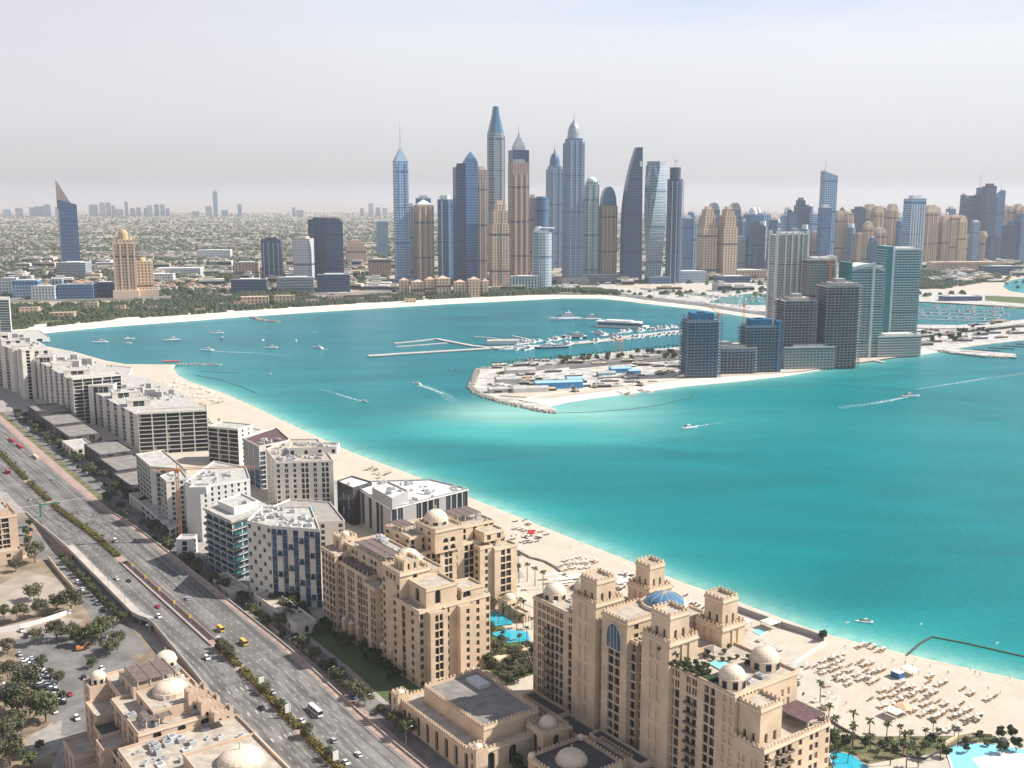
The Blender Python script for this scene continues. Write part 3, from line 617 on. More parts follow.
def hotelD():
    b = Bld('hotel_building', 'huge sandstone beach hotel with four crenellated towers, blue glass dome and rooftop pool', 'building', 151, 96)
    H = 54; k = dict
    wing = 0
    # left wing (s 0-28), between towers (46-72), right wing (90-124)
    b.mass([(0, 0), (29, 0), (29, 34), (0, 34)], 0, H, {0: k(cols='rssBBbb.b', top='rssssss.s', top2='rssssss.s', base='rssssbb.b'), 3: k(cols='.rr.rr.rr.'), 2: k(cols='b.b.b')}, cornice=.3)
    b.mass([(29.01, 3), (90, 3), (90, 32), (29.01, 32)], 0, H + 1, {0: k(cols='......b.....bbb.....')}, par=1.2)
    b.mass([(50, -1), (66, -1), (66, 20), (50, 20)], 0, H + 9, {0: k(cols='.bb.', top='....', top2='....'), 1: k(cols='w.'), 3: k(cols='w.')}, cren=True, cornice=.4)
    b.mass([(46.5, 1), (49.99, 1), (49.99, 6), (46.5, 6)], 0, H + 1, {0: k(cols='b')}); b.mass([(66.01, 1), (69.5, 1), (69.5, 6), (66.01, 6)], 0, H + 1, {0: k(cols='b')})
    b.mass([(90.01, 0), (125, 0), (125, 36), (90.01, 36)], 0, H, {0: k(cols='bb.BB.bb.rr', top='ss.ss.aa.rr', top2='ss.ss.bb.rr'), 1: k(cols='.rr.rr.rr.', top='.........')}, cornice=.3)
    # towers
    b.tower(31, 47, -2, 14, 0, H + 11, H + 20, 2.6)
    b.tower(76, 92, -2, 14, 0, H + 9, H + 19, 2.6)
    b.tower(32, 46, 30, 44, 0, H + 10, H + 20, 2.4)
    b.tower(77, 92, 28, 42, 0, H + 8, H + 19, 2.4)
    # core with the glass dome
    b.mass([(47.5, 16), (75, 16), (75, 36), (47.5, 36)], H + 1, H + 8, {'*': k(cols='.w.w.w.', rows=1)}, par=1)
    gd = b.part('glass_dome', ['glass_sky', 'tan_trim'])
    gd.cone(59, 27, H + 8, H + 10.5, 10.5, 10, 24, 1); gd.dome(59, 27, H + 10.5, 8.6, 4.2, 24, 6, 0)
    for q in range(12):
        a = q * math.pi / 6
        pr = None
        for j in range(7):
            e = math.pi / 2 * j / 6; p = (59 + 8.65 * math.cos(e) * math.cos(a), 27 + 8.65 * math.cos(e) * math.sin(a), H + 10.5 + 4.25 * math.sin(e))
            if pr: gd.tube(pr, p, .09, 4, 1)
            pr = p
    b.dome(6, 8, H, 5.2, drum=3.2); b.dome(5, 27, H - 1, 5.2, drum=1.8)
    b.dome(118, 6, H, 5.0, drum=4.5); b.dome(114, 29, H, 5.6, drum=4.2)
    b.clutter(10, 28, 4, 30, H, 16, 5); b.clutter(48, 72, 17, 22, H + 8, 8, 6); b.clutter(118, 124, 12, 26, H, 5, 7)
    pr_ = b.part('parasol', ['frame_white', 'steel'])
    pr_.box(92, 97, 18, 23, H + 3, H + 3.2, 0); pr_.cone(94.5, 20.5, H + 3.2, H + 4.6, 3.6, .2, 4, 0, ph=math.pi / 4)
    for x, y in ((92.3, 18.3), (96.7, 18.3), (92.3, 22.7), (96.7, 22.7)): pr_.box(x - .1, x + .1, y - .1, y + .1, H + .01, H + 3, 1)
    pool = b.part('pool', ['pool_pale', 'tan_trim']); pool.prism([(99, 13), (110, 12), (111, 17), (104, 20), (99, 18)], H + .01, H + .45, 1, 0)
    bed = b.part('planter', ['tan_trim', 'leaf_dark']); bed.box(91, 112, .6, 5, H + .01, H + 1.3, 1); bed.box(108, 112, 5.01, 12, H + .01, H + 1.1, 1)
    aw = b.part('arch_window', ['glass_blue', 'tan_trim'])
    q = [(53.2, 0), (62.8, 0)] + [(58 + 4.8 * math.cos(t_) * (1 - .12 * math.sin(t_)), 6 + 5.6 * math.sin(t_)) for t_ in [math.pi * i_ / 10 for i_ in range(11)]]
    q = [(53.2, 0), (62.8, 0)] + q[2:]
    aw.face([(x_, -1.28, H - 4.6 + z_) for x_, z_ in q], 0)
    for (x0_, z0_), (x1_, z1_) in zip(q, q[1:] + q[:1]): aw.tube((x0_, -1.3, H - 4.6 + z0_), (x1_, -1.3, H - 4.6 + z1_), .35, 5, 1)
    for x_ in (56, 58, 60): aw.tube((x_, -1.32, H - 4.6), (x_, -1.32, H + 5.5), .14, 4, 1)
    # lower end wing
    b.mass([(125.01, 0), (140, 0), (140, 38), (125.01, 38)], 0, 38, {0: k(cols='.rr.rr.', top='.......'), 1: k(cols='B.BBB.w.ww.w', top='B.BBB.w.ww.w'), 2: k(cols='w.ww.w')}, cren=True, cornice=.4)
    b.mass([(125.5, 2), (136, 2), (136, 14), (125.5, 14)], 38, 52, {0: k(cols='.a.a.', rows=3, top='.....', top2='.....'), 1: k(cols='.a.a.', rows=3, top='.....', top2='.....')}, cren=True, cornice=.4)
    br = b.part('awning', ['roof_brown', 'tan_trim']); br.box(124, 139, 24, 36, 42.2, 42.5, 0, bottom=True)
    for x in (125.5, 138): 
        for y in (27, 37): br.box(x - .3, x + .3, y - .3, y + .3, 38.01, 42.2, 1)
    b.dome(146, 34, 0.01, 3, drum=2)
    # people and red parasols on the tower balconies are too small to part; podium roofs by the highway side
    b.mass([(4, -9), (30, -9), (30, -2.1), (4, -2.1)], 0, 9, roof=2, cornice=.2); b.mass([(30.01, -12), (52, -12), (52, -2.1), (30.01, -2.1)], 0, 8, roof=2, cornice=.2)
    b.mass([(52.01, -9), (84, -9), (84, -2.1), (52.01, -2.1)], 0, 10, roof=2, cornice=.2); b.mass([(84.01, -12), (126, -12), (126, -2.1), (84.01, -2.1)], 0, 8, roof=2, cornice=.2)
    for x in (30, 41, 52, 84): b.dome(x, -11, 8, 1.3, drum=1.4, fin=False, win=False)
    b.finish()
mat('glass_sky', (.07, .19, .32), .1, spec=.6)
mat('leaf_dark', (.030, .055, .020), .9, var=.4, scale=.6)
hotelB(); hotelC(); hotelD()
def annex():
    b = Bld('annex_building', 'low sandstone banquet hall with a grey flat roof and domed corner porch', 'building', 128, 36)
    k = dict
    b.mass([(0, 0), (62, 0), (62, 40), (0, 40)], 0, 11, {0: k(cols='.ww.a.a.a.a.a.a.', rows=1, base=None), 1: k(cols='.a.a.a.', rows=1), 3: k(cols='.w.w.w.', rows=1)}, cren=True, cornice=.3)
    b.mass([(8, 9), (56, 9), (56, 38), (8, 38)], 11, 17.5, {0: k(cols='.'), 1: k(cols='.')}, cren=True, cornice=.3, roof=3)
    rp = b.part('roof_panel', ['roof_grey']); rp.box(8.8, 30, 9.8, 37, 17.51, 17.62, 0); rp.box(30.6, 55.2, 9.8, 37, 17.51, 17.63, 0)
    v = b.part('air_handler', ['equip']); v.box(14, 25, 28, 34, 17.65, 19.6, 0)
    b.mass([(58, 30), (70, 30), (70, 44), (58, 44)], 0, 14, {0: k(cols='.a.', rows=1), 1: k(cols='.a.', rows=1)}, cren=True, cornice=.3)
    b.dome(64, 37, 14, 3.8, drum=1.4)
    for x, y in ((-1, 0), (61, 1), (0, 40)): b.mass([(x - 2, y - 2), (x + 4, y - 2), (x + 4, y + 4), (x - 2, y + 4)], 0, 13.5, {0: k(cols='.w.', rows=3)}, cren=True); b.dome(x + 1, y + 1, 13.5, 2.2, drum=.8)
    b.mass([(4, 41), (50, 41), (50, 49), (4, 49)], 0, 7, roof=2, cren=True); b.dome(52, 50, 5, 2.6, drum=1)
    b.finish()
    g = Bld('gatehouse', 'square crenellated sandstone gatehouse with one broad dome at the bottom edge', 'building', 206, 52)
    g.mass([(0, 0), (26, 0), (26, 28), (0, 28)], 0, 12, {0: k(cols='.a.a.a.', rows=1), 1: k(cols='.a.a.', rows=1)}, cren=True, cornice=.3, roof=2)
    g.dome(12, 13, 12, 6.2, drum=1.0, h=4); g.dome(1, 1, 12.5, 1.5, drum=1); g.dome(1, 27, 12.5, 1.5, drum=1); g.mass([(2, 28.2), (22, 28.2), (22, 38), (2, 38)], 0, 9, roof=2, cren=True)
    g.finish()
    g = Bld('pavilion', 'small sandstone pavilion with round dome and arches before the tall residence end', 'pavilion', 46, 150)
    g.mass([(0, 0), (9, 0), (9, 9), (0, 9)], 0, 8, {'*': k(cols='.a.', rows=1)}, cornice=.3); g.dome(4.5, 4.5, 8, 3.6, drum=1); g.mass([(9.01, 2), (22, 2), (22, 7), (9.01, 7)], 0, 4.5, {'*': k(cols='.a.a.', rows=1)}); g.finish()
annex()
def hotelE():
    # the sandstone block at the lower left, seen from above
    b = Bld('apartment_building', 'sandstone block left of the highway, its roof crowded with shallow domes and terraces', 'building', 70, -86, wall='pink_wall', trim='tan_trim', group='sandstone residences')
    k = dict; H = 32
    b.mass([(0, 8), (26, 8), (26, 38), (0, 38)], 0, H, {0: k(cols='w.bb.w'), 3: k(cols='w.bb.w')}, cornice=.3)
    b.mass([(-2, 0), (8, 0), (8, 10), (-2, 10)], 0, H - 1, {0: k(cols='.w.'), 3: k(cols='.w.')}); b.dome(3, 5, H - 1, 3.2, drum=3)
    b.mass([(8.01, -2), (26, -2), (26, 7.99), (8.01, 7.99)], 0, H - 7, {0: k(cols='w.bb.w')})
    b.mass([(26.01, -4), (38, -4), (38, 10), (26.01, 10)], 0, H - 9, {0: k(cols='bb.w', top='aa.w')}, roof=2)
    b.mass([(26.01, 4), (62, 4), (62, 38), (26.01, 38)], 0, H, {0: k(cols='a.bb.a.bb.a'), 1: k(cols='.a.a.a.')}, cornice=.3)
    b.mass([(38.01, -6), (48, -6), (48, 3.9), (38.01, 3.9)], 0, H - 10, {0: k(cols='w.w')}); b.mass([(48.01, -3), (62, -3), (62, 3.9), (48.01, 3.9)], 0, H - 11, {0: k(cols='bb')}, roof=2)
    b.mass([(10, 12), (30, 12), (30, 32), (10, 32)], H, H + 4, {0: k(cols='.a.a.', rows=1)}, roof=3)
    b.pergola(12, 30, 14, 30, H + 4, 2.8)
    b.dome(8, 33, H + 2, 4.6, drum=2.4)
    b.mass([(34, 12), (56, 12), (56, 32), (34, 32)], H, H + 4, {0: k(cols='.a.a.', rows=1)}); b.dome(41, 24, H + 4, 6.6, drum=2, h=3.4)
    b.pergola(51, 60, 8, 18, H + 1, 2.6)
    for x in (52, 58, 64):
        b.mass([(x, 26 + (x - 52) / 2), (x + 5, 26 + (x - 52) / 2), (x + 5, 34 + (x - 52) / 2), (x, 34 + (x - 52) / 2)], H, H + 8 - (x - 52) * .5, {0: k(cols='.a.', rows=2, top='...'), 1: k(cols='.a.a.', rows=2, top='.....')}, cren=True)
    b.mass([(62.01, -4), (135, -4), (135, 44), (62.01, 44)], 0, H - 4, {0: k(cols='a.bb.a.bb.a')}, cornice=.3)
    b.mass([(90, 12), (124, 12), (124, 40), (90, 40)], H - 4, H + 1, {0: k(cols='.a.a.', rows=1)}); b.dome(106, 28, H + 1, 8.0, drum=1.4, h=3.8); b.dome(130, 40, H - 3, 2.6, drum=1.2)
    b.clutter(64, 88, 0, 40, H - 4, 26, 31); b.clutter(44, 60, 6, 36, H, 12, 32); b.clutter(1, 25, 9, 37, H, 8, 33)
    b.mass([(8, -12), (25, -12), (25, -2.1), (8, -2.1)], 0, 11, {0: k(cols='.a.a.', rows=1)}, roof=3, cornice=.3); b.mass([(38.1, -13), (56, -13), (56, -6.1), (38.1, -6.1)], 0, 12, {0: k(cols='.aa.aa.', rows=2)}, roof=3)
    b.finish()
    b = Bld('apartment_building', 'peach apartment block cut off by the left edge, with tiled roof edge and stacked balconies', 'building', -246, -84, wall='pink_wall', fl=3.6, group='sandstone residences')
    b.mass([(0, 0), (28, 0), (28, 30), (0, 30)], 0, 30, {0: k(cols='.b.b.'), 1: k(cols='.w.bb.', base='.w.ww.')}, cren=True, cornice=.3); b.mass([(6, 4), (24, 4), (24, 26), (6, 26)], 30, 34, {1: k(cols='.w.w.', rows=1)}); b.dome(15, 15, 34, 4, drum=1)
    b.mass([(28.01, 2), (36, 2), (36, 30), (28.01, 30)], 0, 8, {1: k(cols='.w.w.', rows=2)}); b.clutter(2, 27, 2, 28, 30, 6, 77); b.finish()
hotelE()
# ---------------------------------------------------------------- hotels and flats along the shore road, to the left
def rel(px, z, org): 
    out = []
    for p in px:
        x, y = G(p[0], p[1], z); out.append((x - org[0], y - org[1]))
    return out
def newb(name, label, cat, base, **k):
    o = G(*base); b = Bld(name, label, cat, 0, 0, rz=0.0, world=o, **k); b.org = o; return b
def pm(b, px, z, z0=0, dz=0, **k):
    b.mass(rel(px, z, b.org), z0, z - PZ + dz, **k)
k = dict
def street():
    b = newb('apartment_building', 'white block with staggered blue glass front and small dark square windows on its side', 'building', (271, 604), wall='cream_wall', trim='white_wall', glass='blue', fl=4.4, roof='roof_light', group='apartment blocks on the shore road')
    pm(b, [(247, 522), (271, 527.5), (320, 531), (311, 508), (262, 508)], 48, F={0: k(cols='w.w.w|.w.w.', rows=11, wide=.9), 1: k(cols='G.G.GBG.G|GBG.G.GBG|G.GBG.G.G', rows=11), 2: k(cols='w.w')}, cornice=.2)
    b.clutter(-30, 50, -10, 40, 47, 110, 5)
    # staggered balconies
    b.finish()
    b = newb('office_building', 'glass building wrapped in green and white balcony bands under an overhanging white roof', 'building', (234, 583), wall='white_wall', trim='white_wall', glass='teal', fl=4.0, roof='roof_light', group='apartment blocks on the shore road')
    P = rel([(206, 507), (232, 519), (270, 507), (244, 494)], 42, b.org)
    b.mass(P, 0, 38, {0: k(cols='gggg', rows=9), 1: k(cols='gggg', rows=9), 2: k(cols='.g.'), 3: k(cols='.g.')})
    c = Vector((sum(p[0] for p in P) / 4, sum(p[1] for p in P) / 4)); 
    def grow(f): return [tuple(c + (Vector(p) - c) * f) for p in P]
    sl = b.part('balcony_slab', ['white_wall', 'rail_glass'])
    for j in range(1, 9):
        g = grow(1.07 + .05 * (j % 2)); z = j * 4.2; sl.prism(g, z, z + .35, 0); g2 = grow(1.06 + .05 * (j % 2)); 
        for i in range(4): sl.face([(*g2[i], z + .36), (*g2[(i + 1) % 4], z + .36), (*g2[(i + 1) % 4], z + 1.4), (*g2[i], z + 1.4)], 1)
    ro = b.part('overhang', ['roof_light']); ro.prism(grow(1.1), 39.2, 40.6, 0); b.mass(grow(.62), 40.6, 44, roof=3); b.clutter(-6, 12, 6, 22, 44, 8, 2)
    b.finish()
    b = newb('apartment_building', 'plain white block with small square windows, just behind the orange tower crane', 'building', (200, 552), wall='white_wall', trim='white_wall', fl=4.0, roof='roof_light', group='apartment blocks on the shore road')
    pm(b, [(185, 483), (200, 488), (250, 480), (246, 468), (214, 462)], 40, F={0: k(cols='.....'), 1: k(cols='.w.w.w.w.w.w.w.', rows=10), 2: k(cols='.w.w.')}, cornice=.2)
    b.mass([(-6, 2), (6, 2), (6, 12), (-6, 12)], 39, 43); b.clutter(-30, 60, -20, 60, 39, 160, 4)
    b.mass([(-12, -12), (-1, -12), (-1, -1), (-12, -1)], 0, 11, {0: k(cols='.b.'), 1: k(cols='.b.')}); b.finish()
    b = newb('apartment_building', 'unfinished block with bright cyan glass panes and open balcony bays at the crane foot', 'building', (164, 548), wall='cream_wall', trim='concrete', glass='teal', fl=3.8, roof='roof_light', group='apartment blocks on the shore road')
    pm(b, [(136, 455), (150, 467), (150.5, 467.5), (186, 470), (163, 451)], 38, F={0: k(cols='ggggg'), 1: k(cols='.'), 2: k(cols='.bb.bb.'), 3: k(cols='....')}, cornice=.2)
    pm(b, [(160, 477), (166, 482), (188, 479), (181, 470)], 38, F={0: k(cols='bb'), 1: k(cols='.w.w.')}, cornice=.2)
    pm(b, [(136, 500), (170, 530), (182, 524), (150, 494)], 9, F={0: k(cols='bbbbbbb', rows=2), 1: k(cols='bb', rows=2)})
    b.clutter(-40, 30, -10, 60, 37, 130, 8); b.finish()
    b = newb('hotel_building', 'cream hotel with tall arched windows standing on an arcaded podium by the beach', 'building', (275, 516), wall='cream_wall', trim='cream_wall', fl=4.0, roof='roof_beige')
    pm(b, [(266, 450), (276, 463), (333, 461), (318, 440), (290, 440)], 42, F={0: k(cols='w.ww.ww.w', rows=10), 1: k(cols='w.s.w.aa.s.aa.', rows=10, top='w.w.w.ww.w.ww.'), 2: k(cols='w.w.w')}, cornice=.4)
    ar = rel([(262, 505), (275, 518), (335, 512), (330, 500)], 8, b.org); b.mass(ar, 0, 8, {0: k(cols='.a.a.', rows=1), 1: k(cols='a.a.aa.a.a.a', rows=1)}, par=1.2, cornice=.3)
    b.mass([(8, 20), (44, 26), (44, 40), (6, 40)], 41, 46, {0: k(cols='w.w.w.w', rows=1)}); b.clutter(-10, 60, -10, 60, 41, 130, 3); b.finish()
    b = newb('apartment_building', 'brown and blue glazed block with cream balcony frame, tucked behind the arched cream hotel', 'building', (244, 503), wall='cream_wall', trim='cream_wall', glass='blue', fl=3.8, roof='roof_brown', group='apartment blocks on the shore road')
    pm(b, [(243, 439), (259, 447), (291, 441), (276, 428)], 37, F={0: k(cols='GGG'), 1: k(cols='bbbbb', top='.b.b.'), 2: k(cols='w.w')}); b.clutter(-10, 50, -10, 60, 36, 130, 14); b.finish()
    # white service-roofed building
    b = newb('conference_building', 'long grey building with bright white roof, ending in a dark glass wedge', 'building', (353, 527), wall='grey_wall', trim='white_wall', glass='dark', fl=5.0, roof='white_wall')
    pm(b, [(337, 482), (353, 489), (372, 483), (352, 477)], 29, F={0: k(cols='GGG', rows=5), 1: k(cols='...')}, m=2)
    pm(b, [(354, 486), (391, 509), (468, 489.5), (431, 480.5), (372, 482)], 27, F={0: k(cols='..t.t.tt..', rows=1), 1: k(cols='tt..tttt.tttt', rows=2), 2: k(cols='t.t')}, cornice=.3)
    b.mass(rel([(372, 486), (392, 497), (408, 489), (388, 480)], 36, b.org), 26, 33, roof=3); b.clutter(-40, 150, -40, 120, 26.2, 330, 6); b.finish()
    b = newb('pool_podium', 'cream podium deck with a long blue lap pool, behind the block with staggered blue glass', 'building', (300, 560), wall='cream_wall', fl=4, roof='paving')
    pm(b, [(262, 512), (300, 524), (345, 522), (330, 503), (290, 500)], 22, F={0: k(cols='w.w.w.w'), 1: k(cols='w.w.w')})
    p_ = b.part('pool', ['pool', 'paving']); q = rel([(288, 515), (315, 510), (313, 506.5), (287, 511)], 22.4, b.org); p_.prism(q, 21.3, 21.5, 1, 0); b.finish()
def comb(label, teeth, z, body, grp, dep=16, seed=0, top='bbbbb', wall='cream_wall'):
    A = teeth[0][0]; g = G(A[0], A[1], z)
    b = Bld('hotel_building', label, 'building', 0, 0, rz=0.0, world=g, wall=wall, trim='cream_wall', glass='dark', fl=3.9, roof='roof_light', group=grp); b.org = g
    for q in teeth:
        (a, c, zz, cols) = q[:4]; p0 = Vector(rel([a], zz, g)[0]); p1 = Vector(rel([c], zz, g)[0]); u = (p1 - p0).normalized(); o = Vector((-u.y, u.x)) * (q[4] if len(q) > 4 else dep)
        b.mass([tuple(p0), tuple(p1), tuple(p1 + o), tuple(p0 + o)], 0, zz - PZ, {0: dict(cols=cols, top=q[5] if len(q) > 5 else None), 1: dict(cols='.w.w.'), 3: dict(cols='.bb.w.')}, par=1.1, cornice=.25)
    if body: b.mass(rel(body, z - 4, g), 0, z - 5 - PZ, {0: dict(cols='.b.b.b.b.b.b.'), '*': dict(cols='.b.b.b.')}, par=0)
    xs = rel(body, z - 4, g); rr = random.Random(seed)
    cx = sum(p[0] for p in xs) / len(xs); cyy = sum(p[1] for p in xs) / len(xs)
    for i in range(13):
        x = cx + rr.uniform(-45, 35); y = cyy + rr.uniform(-40, 40); q_ = rr.uniform(2, 6)
        if inside((x, y), xs) and inside((x - 6, y - 5), xs) and inside((x + 6, y + 5), xs): b.r.box(x - q_, x + q_, y - q_ * .7, y + q_ * .7, z - 5.9, z + rr.uniform(-3, 2), 3)
        else: continue
        b.clutter(x - 16, x + 16, y - 16, y + 16, z - 5.5, 9, i + seed)
    return b.finish()
def band():
    street()
    comb('cream hotel with a broad grid of dark glass balconies, nearest of the three comb hotels', [((137.5, 414), (207, 410.5), 40, 'ggggg', 18, 'GGGGG'), ((207.5, 427), (238, 430), 33, 'ggg', 22), ((127, 401), (150, 399.5), 41, '.GG.'), ((112, 393), (140, 391), 41, '.GG..'), ((88, 386.5), (113, 386), 42, '.GtG.')], 40,
         [(88, 388), (137, 414), (207, 411), (186, 394), (150, 378), (118, 372)], 'comb shaped beach hotels', seed=1)
    comb('cream hotel with tall dark window bands, middle of the three comb hotels', [((72.5, 379.5), (121, 375), 50, 'ggggg', 16, 'GGGGG'), ((64, 371), (90, 369.5), 50, '.GG.'), ((52, 364), (75, 362.5), 50, '...'), ((36, 357.5), (53, 357), 51, '.GtG.')], 50,
         [(36, 359), (72, 380), (121, 376), (100, 362), (78, 353), (58, 348)], 'comb shaped beach hotels', seed=2)
    comb('cream hotel with ladder like rows of small balconies, farthest of the three comb hotels', [((21.5, 350.5), (33.5, 349.5), 60, '.g.'), ((12, 346), (30, 345), 60, '....'), ((1, 341), (20, 340), 60, '.b.b'), ((-16, 336), (8, 335), 60, 'bbb')], 60,
         [(-30, 334), (21, 351), (52, 349), (40, 341), (12, 333)], 'comb shaped beach hotels', seed=3)
    # low entrance buildings in front
    i = 0
    for s0, t0, L_, D_, h, wl, lab in [(-480, 56, 52, 30, 13, 'stone_dark', 'dark stone entrance block with grey roof, farthest of three before the nearest comb hotel'), (-425, 54, 54, 30, 11, 'stone_dark', 'dark stone entrance block with grey roof, middle of three before the nearest comb hotel'), (-368, 50, 58, 32, 10, 'stone_dark', 'dark stone entrance block with grey roof, nearest of three before the nearest comb hotel'),
                                    (-705, 56, 56, 30, 13, 'stone_dark', 'dark stone entrance block beside the middle comb hotel, farthest of its three'), (-645, 55, 56, 30, 12, 'stone_dark', 'dark stone entrance block beside the middle comb hotel, centre of its three'), (-585, 55, 56, 30, 11, 'stone_dark', 'dark stone entrance block beside the middle comb hotel, nearest of its three'),
                                    (-528, 48, 42, 20, 8, 'cream_wall', 'low white pavilion with square openings beside the dark stone blocks'), (-305, 44, 26, 14, 8, 'cream_wall', 'low white kiosk hall near the cyan glazed unfinished block')]:
        b = Bld('entrance_building', lab, 'building', s0, t0, wall=wl, roof='roof_grey' if wl != 'cream_wall' else 'roof_light', fl=5, glass='dark', group='low entrance buildings by the hotels')
        b.rect(0, L_, 0, D_, 0, h, F={0: k(cols='.t.t.t.t.' if wl != 'cream_wall' else '.b.b.b.', rows=2 if wl != 'cream_wall' else 1), 1: k(cols='.t.t.', rows=2)}); b.finish(); i += 1
    # left edge block with green glass
    b = newb('apartment_building', 'white block with green glass balconies cut by the left edge above the cream hotels', 'building', (2, 345), wall='white_wall', glass='teal', fl=4.5, roof='roof_light')
    pm(b, [(-25, 300), (9, 300), (9.5, 297), (-20, 296)], 62, F={0: k(cols='ggg')}); b.finish()
    # shop halls and beach clubs
    for px, z, lab in [([(0, 341), (50, 338), (40, 331), (0, 331)], 7, 'flat beige roofed hall at the left edge by the bay'), ([(228, 431), (252, 436), (262, 431), (240, 425)], 6, 'white twin roofed beach club below the palms, near the open sand'), ([(163, 398), (178, 401), (186, 397), (170, 393)], 6, 'grey roofed beach restaurant among the white parasols'), ([(100, 372), (128, 376), (132, 368), (105, 365)], 7, 'beach restaurant with green awning at the sandy cape'), ([(455, 452), (456, 452.4), (457, 452), (456, 451.6)], 3, 'tiny lifeguard hut on the empty sand')][:4]:
        b = newb('beach_club', lab, 'building', px[0], wall='white_wall', roof='roof_light', fl=3); pm(b, px, z, F={0: k(cols='.t.t.t.', rows=1), 1: k(cols='.t.t.', rows=1)}); b.clutter(4, 16, 3, 8, z - 1, 3, len(lab)); b.finish()
    # low garden wall buildings beside the lawn
    for s0, t0, L_, D_, h, lab in [(-50, 40, 60, 12, 6, 'low cream service building at the foot of the staggered blue block'), (-96, 30, 34, 12, 5, 'small flat roofed gate building beside the service road')]:
        b = Bld('service_building', lab, 'building', s0, t0, wall='cream_wall', roof='roof_beige'); b.rect(0, L_, 0, D_, 0, h, F={1: k(cols='.w.', rows=1), 0: k(cols='.w..w..w.', rows=1)}); b.finish()
band()
def tower_crane(p, h, jib, ang, lab, m='orange_steel', counter=14, tilt=0.0, wd=1.6):
    r = empty('tower_crane', p, ang, label=lab, category='crane')
    mb = MB()
    for sx in (-1, 1):
        for sy in (-1, 1): mb.box(sx * wd / 2 - .12, sx * wd / 2 + .12, sy * wd / 2 - .12, sy * wd / 2 + .12, 0, h, 0)
    n = int(h / wd / 1.2)
    for i in range(n):
        z0, z1 = h * i / n, h * (i + 1) / n; s = 1 if i % 2 else -1
        for a, b_ in (((-1, -1), (1, -1)), ((1, -1), (1, 1)), ((1, 1), (-1, 1)), ((-1, 1), (-1, -1))):
            mb.tube((a[0] * wd / 2, a[1] * wd / 2, z0 if s > 0 else z1), (b_[0] * wd / 2, b_[1] * wd / 2, z1 if s > 0 else z0), .09, 3)
    mb.build('mast', m, r)
    mb = MB(); mb.box(-1.6, 1.6, -1.3, 1.3, h, h + 2.6, 0); mb.build('cab', m, r)
    mb = MB(); e = Vector((jib * math.cos(tilt), 0, h + 2 + jib * math.sin(tilt)))
    for y, z in ((-.7, 0), (.7, 0), (0, 1.4)): mb.tube((0, y, h + 2 + z), (e.x, y * .5, e.z + z * .6), .16, 4)
    m_ = int(jib / 3)
    for i in range(m_):
        a = i / m_; b2 = (i + .5) / m_; A = Vector((0, 0, h + 2)).lerp(e, a); B = Vector((0, 0, h + 2)).lerp(e, b2)
        mb.tube(A + Vector((0, -.6, 0)), B + Vector((0, 0, 1.1)), .07, 3); mb.tube(B + Vector((0, 0, 1.1)), A + Vector((0, .6, 0)), .07, 3)
    mb.build('jib', m, r)
    mb = MB(); mb.box(-counter, 0, -.7, .7, h + 1.7, h + 2.2, 0); mb.box(-counter - 1, -counter + 3, -1, 1, h + .2, h + 2.1, 1); mb.tube((0, 0, h + 2.6), (0, 0, h + 8), .3, 4); mb.tube((0, 0, h + 8), (e.x * .6, 0, h + 3.4 + (e.z - h - 2) * .6), .08, 3); mb.tube((0, 0, h + 8), (-counter, 0, h + 2.2), .08, 3)
    mb.build('counter_jib', [m, 'concrete'], r)
    return r
x, y = G(181, 549, PZ); tower_crane((x, y, PZ), 54, 52, R(8), 'orange tower crane beside the plain white block, its jib level with the roofs')
# ---------------------------------------------------------------- ground patches, highway, walls
mat('shoulder', (.36, .24, .15), .95, rgb2=(.26, .17, .11), scale=.08)
mat('kerb_pink', (.38, .27, .23), .85, var=.15, scale=.3)
mat('deck_concrete', (.46, .41, .36), .85, var=.1, scale=.1)
mat('hedge_leaf', (.10, .10, .025), .9, rgb2=(.20, .15, .03), scale=.35)
mat('promenade', (.50, .44, .37), .9, var=.1, scale=.1)
mat('lawn_dry', (.20, .17, .10), .95, rgb2=(.08, .10, .04), scale=.12, detail=8)
LV = [0]
def patch(name, poly, m, st=False, lv=None):
    LV[0] += 1; z = PZ + .012 * LV[0]
    q = [W(*p)[:2] for p in poly] if st else [G(p[0], p[1], PZ) for p in poly]
    mb = MB(); mb.flat(q, z); return mb.build(name, m, kind='structure')
patch('ground', [(-900, 86), (-300, 84), (-120, 84), (20, 84), (125, 84), (300, 90), (420, 90), (420, -400), (-1000, -400), (-1100, 40)], 'paving', True)
patch('dirt', [(-330, -29), (-150, -29), (60, -29), (60, -60), (30, -90), (100, -150), (200, -400), (-330, -400)], 'dirt', True)
patch('dry_lot', [(-10, 590), (12, 578), (30, 572), (62, 580), (66, 596), (48, 606), (20, 612), (-10, 622)], 'dry_lot')
patch('dry_lot', [(-40, 640), (20, 622), (60, 617), (85, 620), (60, 632), (20, 640), (-20, 662)], 'dry_lot')
patch('parking', [(14, 640), (58, 632), (96, 640), (134, 660), (150, 672), (110, 740), (60, 735), (40, 700), (20, 672)], 'asphalt_light')
patch('parking', [(-60, 670), (8, 660), (22, 690), (34, 720), (60, 745), (40, 800), (-60, 800)], 'dirt')
patch('service_road', [(-20, 505), (-6, 498), (34, 531), (75, 568), (110, 600), (150, 652), (120, 660), (100, 640), (88, 612), (64, 580), (34, 552), (8, 530)], 'asphalt_light')
patch('courtyard', [(30, 735), (62, 720), (60, 750), (28, 764)], 'paving')
